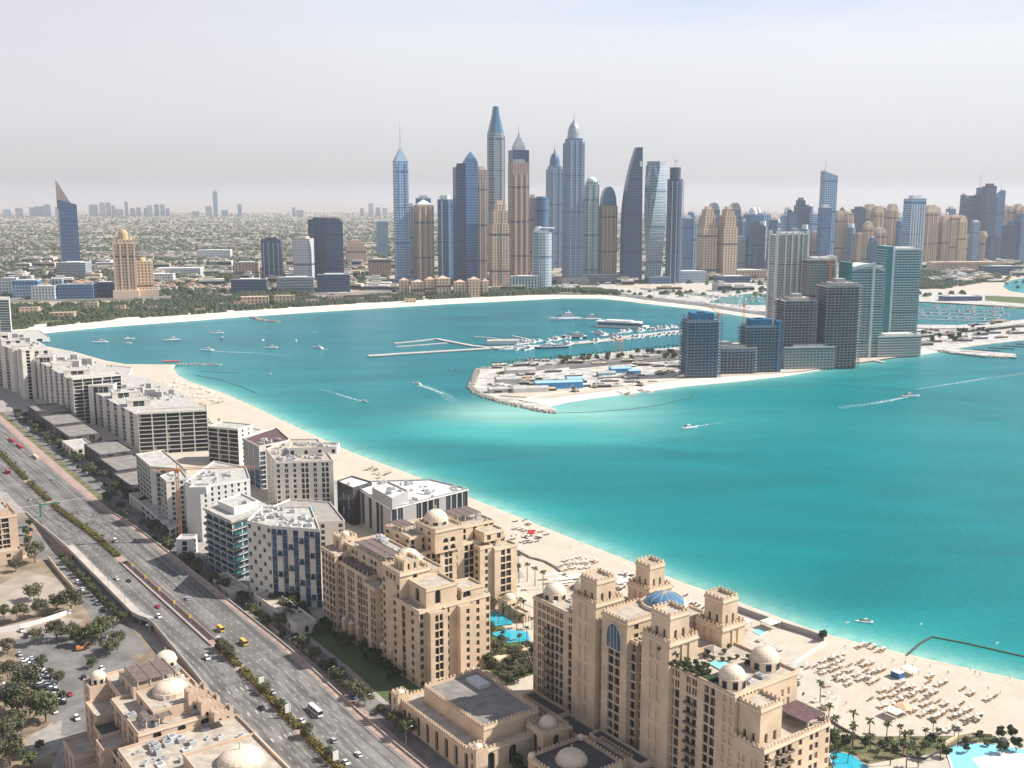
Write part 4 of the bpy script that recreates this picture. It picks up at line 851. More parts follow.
# right of the highway
patch('service_road', [(-760, 40), (-500, 32), (-330, 30), (-180, 30), (-60, 31), (40, 32), (150, 28), (240, 24), (240, 14), (150, 19), (-180, 23), (-760, 25)], 'kerb_pink', True)
patch('service_road', [(-760, 58), (-330, 46), (-180, 41), (-60, 42), (40, 40), (150, 35), (240, 30), (240, 24), (150, 28), (40, 33), (-60, 33), (-180, 32), (-330, 31), (-760, 40)], 'asphalt_light', True)
patch('planted_strip', [(-760, 40), (-330, 33), (-200, 32), (-200, 27), (-330, 28), (-760, 35)], 'lawn_dry', True)
patch('parking', [(-330, 44), (-190, 46), (-190, 80), (-330, 84)], 'asphalt_light', True)
patch('side_street', [(-150, 42), (-90, 42), (-90, 80), (-120, 84), (-150, 84)], 'asphalt_light', True)
patch('service_road', [(-60, 36), (60, 34), (150, 29), (220, 26), (220, 33), (150, 36), (60, 42), (-60, 44)], 'asphalt_light', True)
patch('lawn', [(-42, 46), (0, 46), (60, 45), (108, 42), (122, 44), (118, 62), (82, 62), (-4, 60), (-42, 58)], 'lawn', True)
patch('driveway', [(-8, 42), (0, 43), (6, 50), (2, 56), (-16, 61), (-18, 57), (-5, 53), (-1, 49)], 'asphalt_light', True)
patch('driveway', [(108, 42), (116, 42), (124, 52), (124, 70), (117, 70), (117, 54)], 'asphalt_light', True)
patch('lawn', [(124, 100), (124, 135), (60, 140), (55, 105)], 'lawn', True)
patch('parking', [(192, 22), (260, 22), (260, 60), (200, 60), (196, 40)], 'paving', True)
patch('promenade', [(10, 172), (46, 170), (90, 172), (150, 170), (150, 196), (100, 205), (40, 212), (5, 196)], 'promenade', True)
patch('terrace', [(150, 150), (240, 140), (242, 205), (225, 232), (190, 246), (150, 248), (118, 236), (118, 196), (150, 190)], 'promenade', True)
patch('terrace', [(240, 146), (330, 130), (360, 250), (330, 285), (306, 262), (272, 218), (250, 186), (244, 170)], 'promenade', True)
patch('garden', [(245, 150), (268, 150), (285, 200), (305, 240), (296, 246), (262, 198), (246, 180)], 'lawn_dry', True)
patch('terrace', [(-260, 168), (-120, 166), (-20, 178), (0, 176), (10, 196), (-60, 226), (-150, 228), (-280, 206)], 'paving', True)
for nm, q, m in (('garden_pool', [(44, 136), (62, 134), (66, 146), (52, 152), (44, 148)], 'pool'), ('garden_pool', [(70, 128), (86, 128), (90, 140), (80, 146), (70, 138)], 'pool')):
    mb = MB(); mb.flat([W(*p)[:2] for p in q], PZ + .55); mb.build(nm, m, label='small turquoise garden pool among the palms, ' + ('the one nearer the domed pavilion' if q[0][0] == 44 else 'the deeper blue one nearer the big hotel'), category='pool')
def basin(px, lab, m='pool_pale'):
    r = [G(p[0], p[1], PZ) for p in px]; o = r[0]; q = [(p[0] - o[0], p[1] - o[1]) for p in r]
    root = empty('swimming_pool', (*o, PZ), 0, label=lab, category='pool')
    mb = MB(); mb.flat(q, .42); mb.build('water', m, root); c = Vector((sum(p[0] for p in q) / len(q), sum(p[1] for p in q) / len(q)))
    mb = MB(); n = len(q); g = [tuple(c + (Vector(p) - c) * 1.05) for p in q]
    mb.add([(*p, .55) for p in q] + [(*p, .55) for p in g] + [(*p, 0) for p in g], [(i, (i + 1) % n, n + (i + 1) % n, n + i) for i in range(n)] + [(n + i, n + (i + 1) % n, 2 * n + (i + 1) % n, 2 * n + i) for i in range(n)]); mb.build('rim', 'white_wall', root)
basin([(948, 752), (952, 747), (970, 744.5), (992, 745), (1020, 750), (1060, 760), (1080, 790), (1000, 800), (955, 775)], 'large pale turquoise lagoon pool with white rim at the lower right corner')
basin([(829, 756), (836, 752), (852, 756), (868, 768), (860, 780), (836, 775)], 'blue curved hotel pool at the bottom edge beside the palms', 'pool')
basin([(820, 742), (827, 741), (829, 748), (822, 750)], 'small blue plunge pool tucked against the hotel end wall', 'pool')
mb = MB(); mb.flat([G(*p) for p in [(972, 762), (1000, 755), (1024, 757), (1040, 775), (985, 780)]], PZ + .5); mb.build('shallow_shelf', 'white_wall', kind='structure')
# highway
def asphalt_streaks():
    m = mat('asphalt_road', (.135, .13, .128), .85, spec=.2); n = m.node_tree; b = n.nodes['Principled BSDF']; g = n.nodes.new('ShaderNodeNewGeometry'); cols = []
    c = None
    for (sx, sy, sc, lo, hi, k0, k1) in ((.012, .5, 1.0, .38, .62, .66, 1.30), (.05, .09, 1.0, .38, .62, .80, 1.12)):
        mp = n.nodes.new('ShaderNodeMapping'); mp.vector_type = 'TEXTURE'; mp.inputs['Rotation'].default_value = (0, 0, ROTA); mp.inputs['Scale'].default_value = (1 / sx, 1 / sy, 1); n.links.new(g.outputs['Position'], mp.inputs['Vector'])
        t = n.nodes.new('ShaderNodeTexNoise'); t.inputs['Scale'].default_value = sc; t.inputs['Detail'].default_value = 5; n.links.new(mp.outputs[0], t.inputs['Vector']); r = n.nodes.new('ShaderNodeMapRange'); r.inputs['From Min'].default_value = lo; r.inputs['From Max'].default_value = hi; r.inputs['To Min'].default_value = k0; r.inputs['To Max'].default_value = k1; n.links.new(t.outputs['Fac'], r.inputs['Value'])
        v = n.nodes.new('ShaderNodeVectorMath'); v.operation = 'SCALE'; n.links.new(r.outputs[0], v.inputs['Scale'])
        if c: n.links.new(c, v.inputs[0])
        else: v.inputs[0].default_value = (.165, .157, .150)
        c = v.outputs[0]
    n.links.new(c, b.inputs['Base Color'])
asphalt_streaks()
def hz(s):
    def sm(x): x = max(0, min(1, x)); return x * x * (3 - 2 * x)
    return PZ + .15 + 5.6 * sm((s + 330) / 130) * (1 - sm((s - 20) / 130))
def tl(s):
    if s < -400: return -30
    if s < -60: return -27
    if s < -46: return -27 + 5 * (s + 60) / 14
    if s < 40: return -22 - 4 * (s + 46) / 86
    if s < 130: return -26 - 4.5 * (s - 40) / 90
    return -30.5
S_ = list(range(-1500, -420, 40)) + list(range(-420, 420, 7))
def ribbon(name, m, ta, tb, dz, s0=-2000, s1=900, thick=0.0, **kw):
    mb = MB(); ss = [s for s in S_ if s0 <= s <= s1]; n = len(ss)
    fa = ta if callable(ta) else (lambda s: ta); fb = tb if callable(tb) else (lambda s: tb)
    def wob(s): return max(0, -s - 420) * .018
    rows = [(W(s, fa(s) + wob(s), hz(s) + dz), W(s, fb(s) + wob(s), hz(s) + dz)) for s in ss]
    vs = [r[0] for r in rows] + [r[1] for r in rows]; fs = [(i, i + 1, n + i + 1, n + i) for i in range(n - 1)]
    if thick:
        vs += [(v[0], v[1], v[2] - thick) for v in vs]
        fs += [(i + 1, i, 2 * n + i, 2 * n + i + 1) for i in range(n - 1)] + [(n + i, n + i + 1, 3 * n + i + 1, 3 * n + i) for i in range(n - 1)] + [(2 * n + i + 1, 2 * n + i, 3 * n + i, 3 * n + i + 1) for i in range(n - 1)]
        fs += [(0, n, 3 * n, 2 * n), (n - 1, 3 * n - 1, 4 * n - 1, 2 * n - 1)] if False else []
    mb.add(vs, fs, 0)
    return mb.build(name, m, kind='structure', **kw) if 'label' not in kw else mb.build(name, m, **kw)
ribbon('highway', 'asphalt_road', lambda s: tl(s) + .4, -7.5, 0, thick=1.2)
ribbon('highway', 'asphalt_road', -2.5, 21.5, 0, thick=1.2)
ribbon('verge', 'kerb_pink', -7.49, -2.51, .14, s1=-150, thick=.5); ribbon('verge', 'kerb_pink', -7.49, -2.51, .14, s0=0, thick=.5)
ribbon('verge', 'paving_pink', 21.51, 24.5, .12, thick=.8)
ribbon('embankment', 'deck_concrete', -14, 21.3, -1.25, thick=7)
for a, b_ in ((-330, -196), (-46, 140)): ribbon('embankment', 'kerb_pink', lambda s: tl(s) + .6, -14.01, -1.25, s0=a, s1=b_, thick=6)
def wall_run(lab, t, s0, s1, h=1.0, m='deck_concrete', wdt=.4):
    f = t if callable(t) else (lambda s: t)
    ribbon('parapet', m, lambda s: f(s) - wdt / 2, lambda s: f(s) + wdt / 2, h, s0, s1, thick=h + 1.4, label=lab, category='wall')
wall_run('long concrete parapet on the left edge of the raised highway above the service road', lambda s: tl(s), -330, 140)
wall_run('long concrete parapet on the right edge of the raised highway', 24.6, -330, 200, 1.0)
wall_run('pinkish median wall beside the gap, on the side of the left carriageway', -7.4, -155, 8, .9, 'kerb_pink'); wall_run('pinkish median wall beside the gap, on the side of the right carriageway', -2.6, -155, 8, .9, 'kerb_pink')
# lighter ramp shoulder on the left deck
ribbon('shoulder', 'deck_concrete', lambda s: tl(s) + .6, lambda s: tl(s) + 4.6, .02, -210, -46)
for s in (-44, -58, -100, -140, -175):
    p = W(s, -24 if s < -50 else -23, 0); r = MB(); r.cone(0, 0, 0, hz(s) - 3.2, .7, .7, 10); r.cone(0, 0, hz(s) - 3.2, hz(s) - 1.25, .75, 2.2, 10)
    r.build('bridge_pier', 'deck_concrete', loc=(p[0], p[1], 0), label='flared concrete pier under the left edge of the raised highway', category='pier', group='piers under the highway')
def lane_marks():
    mb = MB()
    def q(s0, s1, t, w_, dz=.03):
        ww = max(0, -s0 - 420) * .018
        mb.face([W(s0, t + ww - w_ / 2, hz(s0) + dz), W(s1, t + ww - w_ / 2, hz(s1) + dz), W(s1, t + ww + w_ / 2, hz(s1) + dz), W(s0, t + ww + w_ / 2, hz(s0) + dz)])
    for t in (-22.2, -18.5, -14.8, -11.1, 1.3, 5.0, 8.7, 12.4, 16.1):
        s = -700
        while s < 380: 
            q(s, s + 3, t, .22); s += 9
    for t in (-8.0, -2.0, 20.9):
        for s in range(-700, 380, 10): q(s, s + 10, t, .2)
    for s in range(-700, 380, 10): q(s, s + 10, tl(s) + 1.1 if not -215 < s < -40 else tl(s) + 5, .2)
    # chevrons and arrows
    for s in (60, 84, 110): 
        for t in (-19, -15, -12.5, -10): q(s, s + 3.5, t, .5); 
    for t0, t1 in ((-28.5, -8), (-2, 21)):
        s = -345; mb.face([W(s, t0, hz(s) + .03), W(s + 1, t0, hz(s) + .03), W(s + 1, t1, hz(s) + .03), W(s, t1, hz(s) + .03)])
    mb.build('lane_marking', 'paint_white', kind='structure')
lane_marks()
# walls and fences
def wall_px(lab, pts, z, h, m='white_wall', th=.5, name='boundary_wall', cat='wall', stc=False):
    r = [W(*p)[:2] if stc else G(p[0], p[1], z) for p in pts]; mb = MB()
    for i in range(len(r) - 1):
        p, q = Vector(r[i]), Vector(r[i + 1]); u = (q - p); Lg = u.length; u /= Lg; n = Vector((-u.y, u.x)) * th / 2; e = 0 if i == 0 else .01
        a = p + u * e
        mb.prism([tuple(a - n), tuple(q - n), tuple(q + n), tuple(a + n)], z - .3, z + h, 0)
    return mb.build(name, m, label=lab, category=cat)
wall_px('pale boundary wall crossing the dusty lot between the trees', [(-10, 634), (20, 629), (45, 622), (72, 613)], PZ, 2.6)
wall_px('sand coloured wall running down beside the service road under the raised highway', [(48, 560), (60, 575), (73, 590)], PZ, 3, 'tan_wall')
wall_px('brown garden wall in front of the peach block at the left edge', [(-5, 566), (20, 560), (36, 553)], PZ, 2, 'pink_wall')
wall_px('curved dark stone wall between the promenade and the beach near the palms', [(517, 551), (530, 558), (545, 562), (556, 568), (566, 576)], PZ, 1.2, 'rock', 1.0)
wall_px('grey hoarding wall between the cluttered beach club and the waterline', [(722, 607), (738, 611), (760, 619), (785, 628), (808, 635), (824, 641)], PZ, 3.2, 'grey_wall', .8)
wall_px('thin white fence on the sand side of the cluttered beach club', [(826, 643), (812, 652), (795, 664), (780, 668)], PZ, 1.4, 'white_wall', .3, 'fence', 'fence')
wall_px('dark low wall along the palm promenade beside the loungers', [(824, 716), (840, 728), (862, 740), (884, 749), (905, 757), (925, 760), (940, 752), (975, 738)], PZ, 1.0, 'stone_dark', .7)
wall_px('yellow stone retaining wall curving round the lagoon pool', [(944, 746), (958, 738), (972, 735), (992, 737)], PZ, 1.6, 'tan_wall', 1.0)
wall_px('flower topped garden wall beside the lawn driveway', [(290, 640), (306, 652), (322, 664), (336, 676)], PZ, 1.3, 'tan_wall', 1.0)
wall_px('short sand coloured wall at the bend of the lawn driveway', [(262, 620), (272, 629), (282, 637)], PZ, 1.5, 'tan_wall', .9)
wall_px('sandstone wall between the domed residence and the garden pools', [(492, 668), (510, 662), (528, 655)], PZ, 5, 'tan_wall', 6)
# ---------------------------------------------------------------- trees, palms, hedges
mat('leaf_a', (.065, .085, .035), .85, rand=.3, var=.4, scale=1.0)
mat('leaf_b', (.10, .105, .05), .85, rand=.3, var=.4, scale=1.0)
mat('leaf_c', (.145, .125, .08), .85, rand=.25, var=.4, scale=1.0)
mat('leaf_palm', (.050, .062, .022), .8, rand=.3)
mat('bark', (.16, .115, .075), .95, var=.3, scale=1.0)
mat('bougainvillea', (.30, .045, .05), .9, rand=.2)
def crown_mesh(seed, rx, rz, n=12, per=46, leaf=.62, mats=('leaf_a', 'leaf_b')):
    rr = random.Random(seed); mb = MB()
    for c in range(n):
        a = rr.uniform(0, 6.283); e = math.sqrt(rr.random()) * .72; cz = rr.uniform(-.45, .75)
        cc = Vector((math.cos(a) * e * rx * math.sqrt(max(.1, 1 - cz * cz * .7)), math.sin(a) * e * rx * math.sqrt(max(.1, 1 - cz * cz * .7)), cz * rz)); cr_ = rr.uniform(.30, .46) * rx
        mi = 0 if rr.random() < .6 else 1
        for k_ in range(per):
            d = Vector((rr.gauss(0, 1), rr.gauss(0, 1), rr.gauss(0, 1))).normalized(); p = cc + Vector((d.x * cr_, d.y * cr_, d.z * cr_ * .75)) * rr.uniform(.55, 1.08)
            nrm = (d + Vector((rr.uniform(-1, 1), rr.uniform(-1, 1), rr.uniform(-.4, 1))) * .7).normalized(); u = nrm.orthogonal().normalized(); v = nrm.cross(u); s = leaf * rr.uniform(.6, 1.4); t = rr.uniform(0, 6.28)
            u, v = u * math.cos(t) + v * math.sin(t), v * math.cos(t) - u * math.sin(t)
            mb.face([p - u * s, p + v * s * .6, p + u * s, p - v * s * .6], mi)
    return mb, mats
def trunk_mesh(seed, h, r=.28, spread=1.6):
    rr = random.Random(seed); mb = MB(); mb.tube((0, 0, -.3), (0, 0, h * .6), r, 6, 0, r * .75)
    for i in range(5):
        a = i * 1.256 + rr.random(); mb.tube((0, 0, h * .55), (math.cos(a) * spread, math.sin(a) * spread, h * rr.uniform(.95, 1.25)), r * .5, 5, 0, r * .15)
    return mb
TREES = []; 
for i, (rx, rz, th, mats_) in enumerate([(4.2, 3.0, 3.4, ('leaf_a', 'leaf_b')), (5.2, 3.0, 3.6, ('leaf_b', 'leaf_c')), (3.2, 3.0, 2.8, ('leaf_a', 'leaf_dark')), (4.6, 3.4, 3.8, ('leaf_c', 'leaf_b')), (2.6, 2.2, 2.0, ('leaf_b', 'leaf_a'))]):
    mb, mt = crown_mesh(50 + i, rx, rz, 17, 80, .42, mats_); TREES.append((mb.mesh('crown', mt), trunk_mesh(i, th, .3, rx * .5).mesh('trunk', 'bark'), th + rz * .55))
def tree(x, y, z, kind, sc, label, group=None, name='tree', cat='tree'):
    c, t, h = TREES[kind]; r = empty(name, (x, y, z), random.uniform(0, 6.28), label=label, category=cat); r.scale = (sc, sc, sc * random.uniform(.9, 1.15))
    if group: r['group'] = group
    inst('crown', c, r, (0, 0, h)); inst('trunk', t, r); return r
def palm_mesh(seed):
    rr = random.Random(seed); mb = MB(); n = 17
    for i in range(n):
        a = 2 * math.pi * i / n + rr.uniform(-.15, .15); el = rr.uniform(-.2, 1.0); Lf = rr.uniform(2.4, 3.1); c, s = math.cos(a), math.sin(a); pr = None; sd_ = Vector((-s, c, 0))
        p = Vector((0, 0, 0)); d = Vector((c * math.cos(el), s * math.cos(el), math.sin(el)))
        for j in range(5):
            w0 = (.10, .42, .50, .42, .20, .03)[j]; w1 = (.10, .42, .50, .42, .20, .03)[j + 1]; q = p + d * Lf / 5
            mb.face([p - sd_ * w0 + Vector((0, 0, -w0 * .5)), p, q, q - sd_ * w1 + Vector((0, 0, -w1 * .5))], 0); mb.face([p, p + sd_ * w0 + Vector((0, 0, -w0 * .5)), q + sd_ * w1 + Vector((0, 0, -w1 * .5)), q], 0)
            p = q; d = (d + Vector((0, 0, -.38))).normalized()
    return mb.mesh('fronds', 'leaf_palm')
def palm_trunk(h):
    mb = MB(); n = 5
    for j in range(n): mb.tube((math.sin(j * .4) * .15, 0, h * j / n - .2), (math.sin((j + 1) * .4) * .15, 0, h * (j + 1) / n), .26 - .02 * j, 6)
    mb.cone(math.sin(2) * .15, 0, h - .5, h + .3, .3, .45, 6); return mb.mesh('trunk', 'bark')
PALMS = [(palm_mesh(i), palm_trunk(h), h) for i, h in enumerate((7.5, 9, 10.5))]
def palm(x, y, z, label, sc=1.0, kind=None, group='palm trees'):
    f, t, h = PALMS[kind if kind is not None else random.randrange(3)]
    r = empty('palm_tree', (x, y, z), random.uniform(0, 6.28), label=label, category='palm tree', group=group); r.scale = (sc, sc, sc)
    inst('fronds', f, r, (.14, 0, h)); inst('trunk', t, r); return r
def scatter(poly, n, mind, seed):
    rr = random.Random(seed); xs = [p[0] for p in poly]; ys = [p[1] for p in poly]; out = []; t = 0
    while len(out) < n and t < n * 80:
        t += 1; p = (rr.uniform(min(xs), max(xs)), rr.uniform(min(ys), max(ys)))
        if inside(p, poly) and all((p[0] - q[0]) ** 2 + (p[1] - q[1]) ** 2 > mind * mind for q in out): out.append(p)
    return out
def trees_near():
    # individually placed trees in the dusty lots left of the highway (feet read from the photo)
    big = [(34, 600, 1, 1.0, 'broad green tree alone on the edge of the pale dusty lot'), (71, 612, 3, 1.35, 'largest greyish tree beside the pale boundary wall and service road'), (57, 610, 1, .9, 'olive tree left of the large greyish one by the boundary wall'), (40, 617, 3, .95, 'thin brownish tree behind the boundary wall'), (20, 622, 3, 1.0, 'dry brown crowned tree touching the left part of the boundary wall'), (4, 618, 0, .8, 'green tree at the left edge behind the boundary wall'),
           (35, 563, 3, 1.2, 'wide dusty tree on the bend of the service road below the peach block'), (18, 560, 0, .8, 'green tree at the foot of the peach block'), (16, 572, 1, .7, 'small tree left on the dusty lot below the peach block'), (57, 641, 3, 1.05, 'round grey brown tree standing alone on red earth'), (80, 646, 0, 1.0, 'fresh green tree beside the orange digger'), (72, 640, 1, .9, 'tree left of the fresh green one by the digger'),
           (106, 640, 3, 1.3, 'wide grey tree spreading below the flared bridge pier'), (96, 645, 0, 1.1, 'dark tree at the edge of the parking below the bridge'), (118, 650, 3, 1.25, 'wide grey tree nearest the raised highway, beside the domed block'), (110, 655, 1, 1.2, 'grey green tree shading parked cars beside the domed block'),
           (92, 668, 0, .85, 'small bushy tree in the middle of the parking ground'), (42, 668, 0, .95, 'dark green tree at the head of the parked car row'), (58, 684, 1, .85, 'yellowish tree between the car row and the open asphalt'), (50, 676, 4, .9, 'small green shrub tree beside the car row'), (8, 654, 3, 1.1, 'dry brown tree at the left edge above the parking'), (36, 645, 3, .8, 'bare looking tree above the two dark cars'),
           (8, 680, 3, 1.2, 'brown tree at the left edge beside parked cars'), (26, 694, 1, 1.3, 'dense olive tree beside the parking lane'), (12, 712, 0, 1.35, 'dense green tree at the left below the parked cars'), (30, 716, 1, 1.25, 'olive tree in the thick clump below the car row'), (46, 722, 0, 1.3, 'round bright green tree nearest the paved courtyard'), (18, 738, 0, 1.2, 'pale leaved tree beside the courtyard corner'), (4, 748, 1, 1.2, 'tree at the lower left edge'), (10, 766, 1, 1.2, 'tree at the lower left corner with red blossom beside it'), (30, 768, 4, 1.1, 'low tree on the bottom edge below the courtyard'), (40, 750, 4, .65, 'single round bush on the pink courtyard'),
           (62, 700, 4, .7, 'bush with red flowers beside the car row'), (28, 545, 4, .9, 'small tree by the gantry sign'), (30, 527, 4, .9, 'small tree beside the service road above the gantry sign')]
    for x, y, kd, sc, lab in big:
        p = G(x, y, PZ); tree(p[0], p[1], PZ, kd, sc * (1.25 if y < 650 or y > 690 else .9), lab)
    i = 0
    # shrubs on the verge left of the highway
    for s in range(-200, -60, 7):
        p = W(s + random.uniform(-2, 2), -31.5 + random.uniform(-1.5, 1), PZ); tree(p[0], p[1], PZ, random.choice((0, 1, 4)), random.uniform(.55, .9), 'green tree in the row along the foot of the raised highway', 'trees along the foot of the highway')
    for s in range(84, 128, 8):
        p = W(s, -34 + random.uniform(-.5, .5), PZ); tree(p[0], p[1], PZ, 2, .7, 'dark green tree in the row between the domed block and the highway', 'trees between block and highway')
    # right verge
    for s in list(range(-700, -200, 24)) + list(range(-200, 150, 11)):
        for q in range(1):
            p = W(s + random.uniform(-4, 4), random.uniform(30, 37) + (10 if s < -330 else 0), PZ); tree(p[0], p[1], PZ, random.choice((0, 1, 3, 4)), random.uniform(.75, 1.15), 'small tree in the row between the highway and the shore side service road', 'trees beside the service road')
    for lab, grp, poly, n, md, kinds, sc in [('dark green tree in the grove beside the curved lawn drive', 'grove beside the lawn', [(-40, 46), (-4, 46), (-8, 56), (-40, 58)], 24, 3.6, (0, 2), (.7, 1.0)), ('dark tree standing on the lawn at the foot of the stepped residence', 'trees on the residence lawn', [(8, 48), (60, 52), (90, 52), (92, 61), (0, 60)], 20, 4, (0, 2), (.6, .95)),
                                 ('green tree in the garden behind the banquet hall', 'trees of the pool garden', [(100, 102), (126, 98), (128, 130), (100, 136)], 22, 4.5, (0, 1), (.7, 1.05)), ('tree beside the garden pools', 'trees around the garden pools', [(48, 118), (96, 112), (96, 126), (66, 128), (50, 132)], 12, 5, (0, 1), (.5, .8)),
                                 ('tree at the corner of the banquet hall beside the driveway', 'trees at the banquet hall corner', [(112, 38), (126, 36), (128, 46), (118, 52)], 8, 3, (0, 2), (.8, 1.1)), ('tree before the comb hotels, beside the dark stone blocks', 'trees before the comb hotels', [(-740, 46), (-480, 44), (-300, 40), (-300, 46), (-480, 54), (-740, 56)], 20, 7, (0, 2, 1), (.8, 1.2)),
                                 ('tree between the domed porch and the gatehouse', 'trees beside the gatehouse', [(194, 50), (204, 46), (206, 80), (198, 78)], 9, 3, (2, 0), (.8, 1.1)), ('bush in the hotel garden beside the lagoon pool', 'bushes beside the lagoon pool', [(262, 176), (290, 198), (303, 226), (296, 240), (276, 206), (256, 184)], 20, 4, (4, 2), (.5, .9)), ('tree on the left roadside behind the gantry sign', 'roadside trees far left', [(-520, -34), (-260, -34), (-260, -60), (-520, -80)], 6, 8, (1, 3, 4), (.6, 1.0))]:
        for s, t in scatter(poly, n, md, len(lab)):
            p = W(s, t, PZ); tree(p[0], p[1], PZ, random.choice(kinds), random.uniform(*sc), lab, grp)
    x, y = G(822, 641, PZ); tree(x, y, PZ, 2, .9, 'single round green tree at the end of the hoarding wall on the beach')
    for a, (px, py) in enumerate([(1001, 742), (1012, 740), (1016, 752), (1002, 754)]): x, y = G(px, py, PZ); tree(x, y, PZ, 2, .9, 'clipped round tree beside the lagoon pool at the right edge', 'clipped trees at the right edge')
    # trees by road near banquet hall front right
    for (px, py) in [(492, 768), (504, 764), (482, 770), (498, 758)]: x, y = G(px, py, PZ); palm(x, y, PZ, 'palm in the clump before the domed porch at the bottom edge', 1.0, 0, 'palms before the domed porch')
    # palms
    for px, py in [(834, 741), (836, 757), (853, 729), (852, 748), (869, 737), (870, 753), (886, 743), (903, 757), (828, 728), (940, 760), (918, 768), (890, 766), (906, 770)]:
        x, y = G(px, py, PZ); palm(x, y, PZ, 'palm on the promenade between the hotel pool and the loungers', 1.05, None, 'promenade palms')
    for px, py in [(519, 583), (527, 582), (535, 586), (543, 590), (518, 572)]: x, y = G(px, py, PZ); palm(x, y, PZ, 'palm in the short row behind the beach, right of the tall residence end', 1.1, 2, 'palms behind the beach')
    for px, py in [(791, 690), (820, 703), (796, 704)]: x, y = G(px, py, PZ); palm(x, y, PZ, 'palm rising beside the brown hotel awning', 1.0, 2, 'palms beside the brown awning')
    for s, t in scatter([(44, 118), (96, 122), (98, 150), (60, 162), (44, 160)], 26, 3.6, 5): p = W(s, t, PZ); palm(p[0], p[1], PZ, 'palm around the turquoise garden pools', .85, None, 'palms around the garden pools')
    for s, t in scatter([(250, 155), (268, 152), (296, 228), (284, 230), (262, 190)], 20, 5, 6): p = W(s, t, PZ); palm(p[0], p[1], PZ, 'palm in the hotel garden at the bottom edge', .8, None, 'hotel garden palms')
    for s, t in scatter([(-760, 150), (-700, 175), (-640, 200), (-600, 190), (-700, 150)], 22, 6, 8): p = W(s, t, PZ); palm(p[0], p[1], PZ, 'palm at the sandy cape behind the comb hotels', 1, None, 'palms at the cape')
    for s, t in scatter([(-560, 175), (-380, 170), (-360, 200), (-540, 205)], 34, 5, 18): p = W(s, t, PZ); palm(p[0], p[1], PZ, 'palm in the garden between comb hotels and beach', .9, None, 'palms behind the comb hotels')
    for s, t in scatter([(-160, 164), (-60, 172), (-20, 188), (-60, 200), (-160, 190)], 12, 7, 19): p = W(s, t, PZ); tree(p[0], p[1], PZ, 0, .5, 'small tree on the terrace behind the grey long building', 'terrace trees')
    # roof garden of the big hotel
    for (a, b_, sc) in [(150 + 90, 96, .8), (150 + 94, 98, .9), (150 + 99, 96, .85), (150 + 87, 99, .75), (150 + 103, 98, .7), (236, 105, .7)]: p = W(a - 3, b_ - 1, PZ + 55); palm(p[0], p[1], PZ + 54, 'palm in the roof garden of the big sandstone hotel', sc, 0, 'roof garden palms')
    for s, t in scatter([(237, 94), (258, 94), (260, 98), (256, 104), (251, 106), (237, 97)], 20, 1.8, 3): p = W(s, t, 0); tree(p[0], p[1], PZ + 54.4, 4, .5, 'bush in the roof garden of the big sandstone hotel', 'roof garden bushes', 'bush', 'bush')
    for s, t in scatter([(240, 112), (262, 110), (262, 126), (240, 128)], 16, 2.6, 4): p = W(s, t, 0); tree(p[0], p[1], PZ + 53.8, 4, .42, 'bush around the rooftop pool', 'rooftop pool bushes', 'bush', 'bush')
    # median
    for s in range(-560, -165, 8):
        p = W(s + random.uniform(-2, 2), -5 + max(0, -s - 420) * .018 + random.uniform(-.5, .5), 0)
        if s % 5 == 0: palm(p[0], p[1], hz(s), 'palm in the highway median', .75, 0, 'median palms')
    for s in (14, 19, 26, 30, 90, 72, 118, 140): p = W(s, -5, 0); tree(p[0], p[1], hz(s), random.choice((0, 3)), .7, 'small tree in the highway median', 'median trees')
    def hedge(s0, s1, lab):
        mb = MB(); rr = random.Random(int(s0)); s = s0
        for i in range(int((s1 - s0) * 40)):
            s = rr.uniform(s0, s1); t = rr.uniform(-6.9, -3.1); z = hz(s) + rr.uniform(.3, 2.0); P = Vector(W(s, t, z)) + Vector((max(0, -s - 420) * .018 * NX, max(0, -s - 420) * .018 * NY, 0)); nrm = Vector((rr.gauss(0, 1), rr.gauss(0, 1), abs(rr.gauss(0, 1)) + .3)).normalized(); u = nrm.orthogonal().normalized(); v = nrm.cross(u); q = rr.uniform(.25, .6)
            mb.face([P - u * q, P - v * q, P + u * q, P + v * q], 0 if rr.random() < .7 else 1)
        mb.build('hedge', ['hedge_leaf', 'leaf_b'], label=lab, category='hedge')
    hedge(-420, -350, 'short yellow green hedge in the far part of the highway median'); hedge(-340, -165, 'long yellow green hedge in the highway median above the gap'); hedge(10, 40, 'dark hedge in the median just after the gap'); hedge(44, 110, 'yellow green hedge in the median beside the white billboards'); hedge(114, 190, 'hedge in the median at the bottom of the picture'); hedge(-620, -430, 'farthest hedge strip of the highway median')
trees_near()
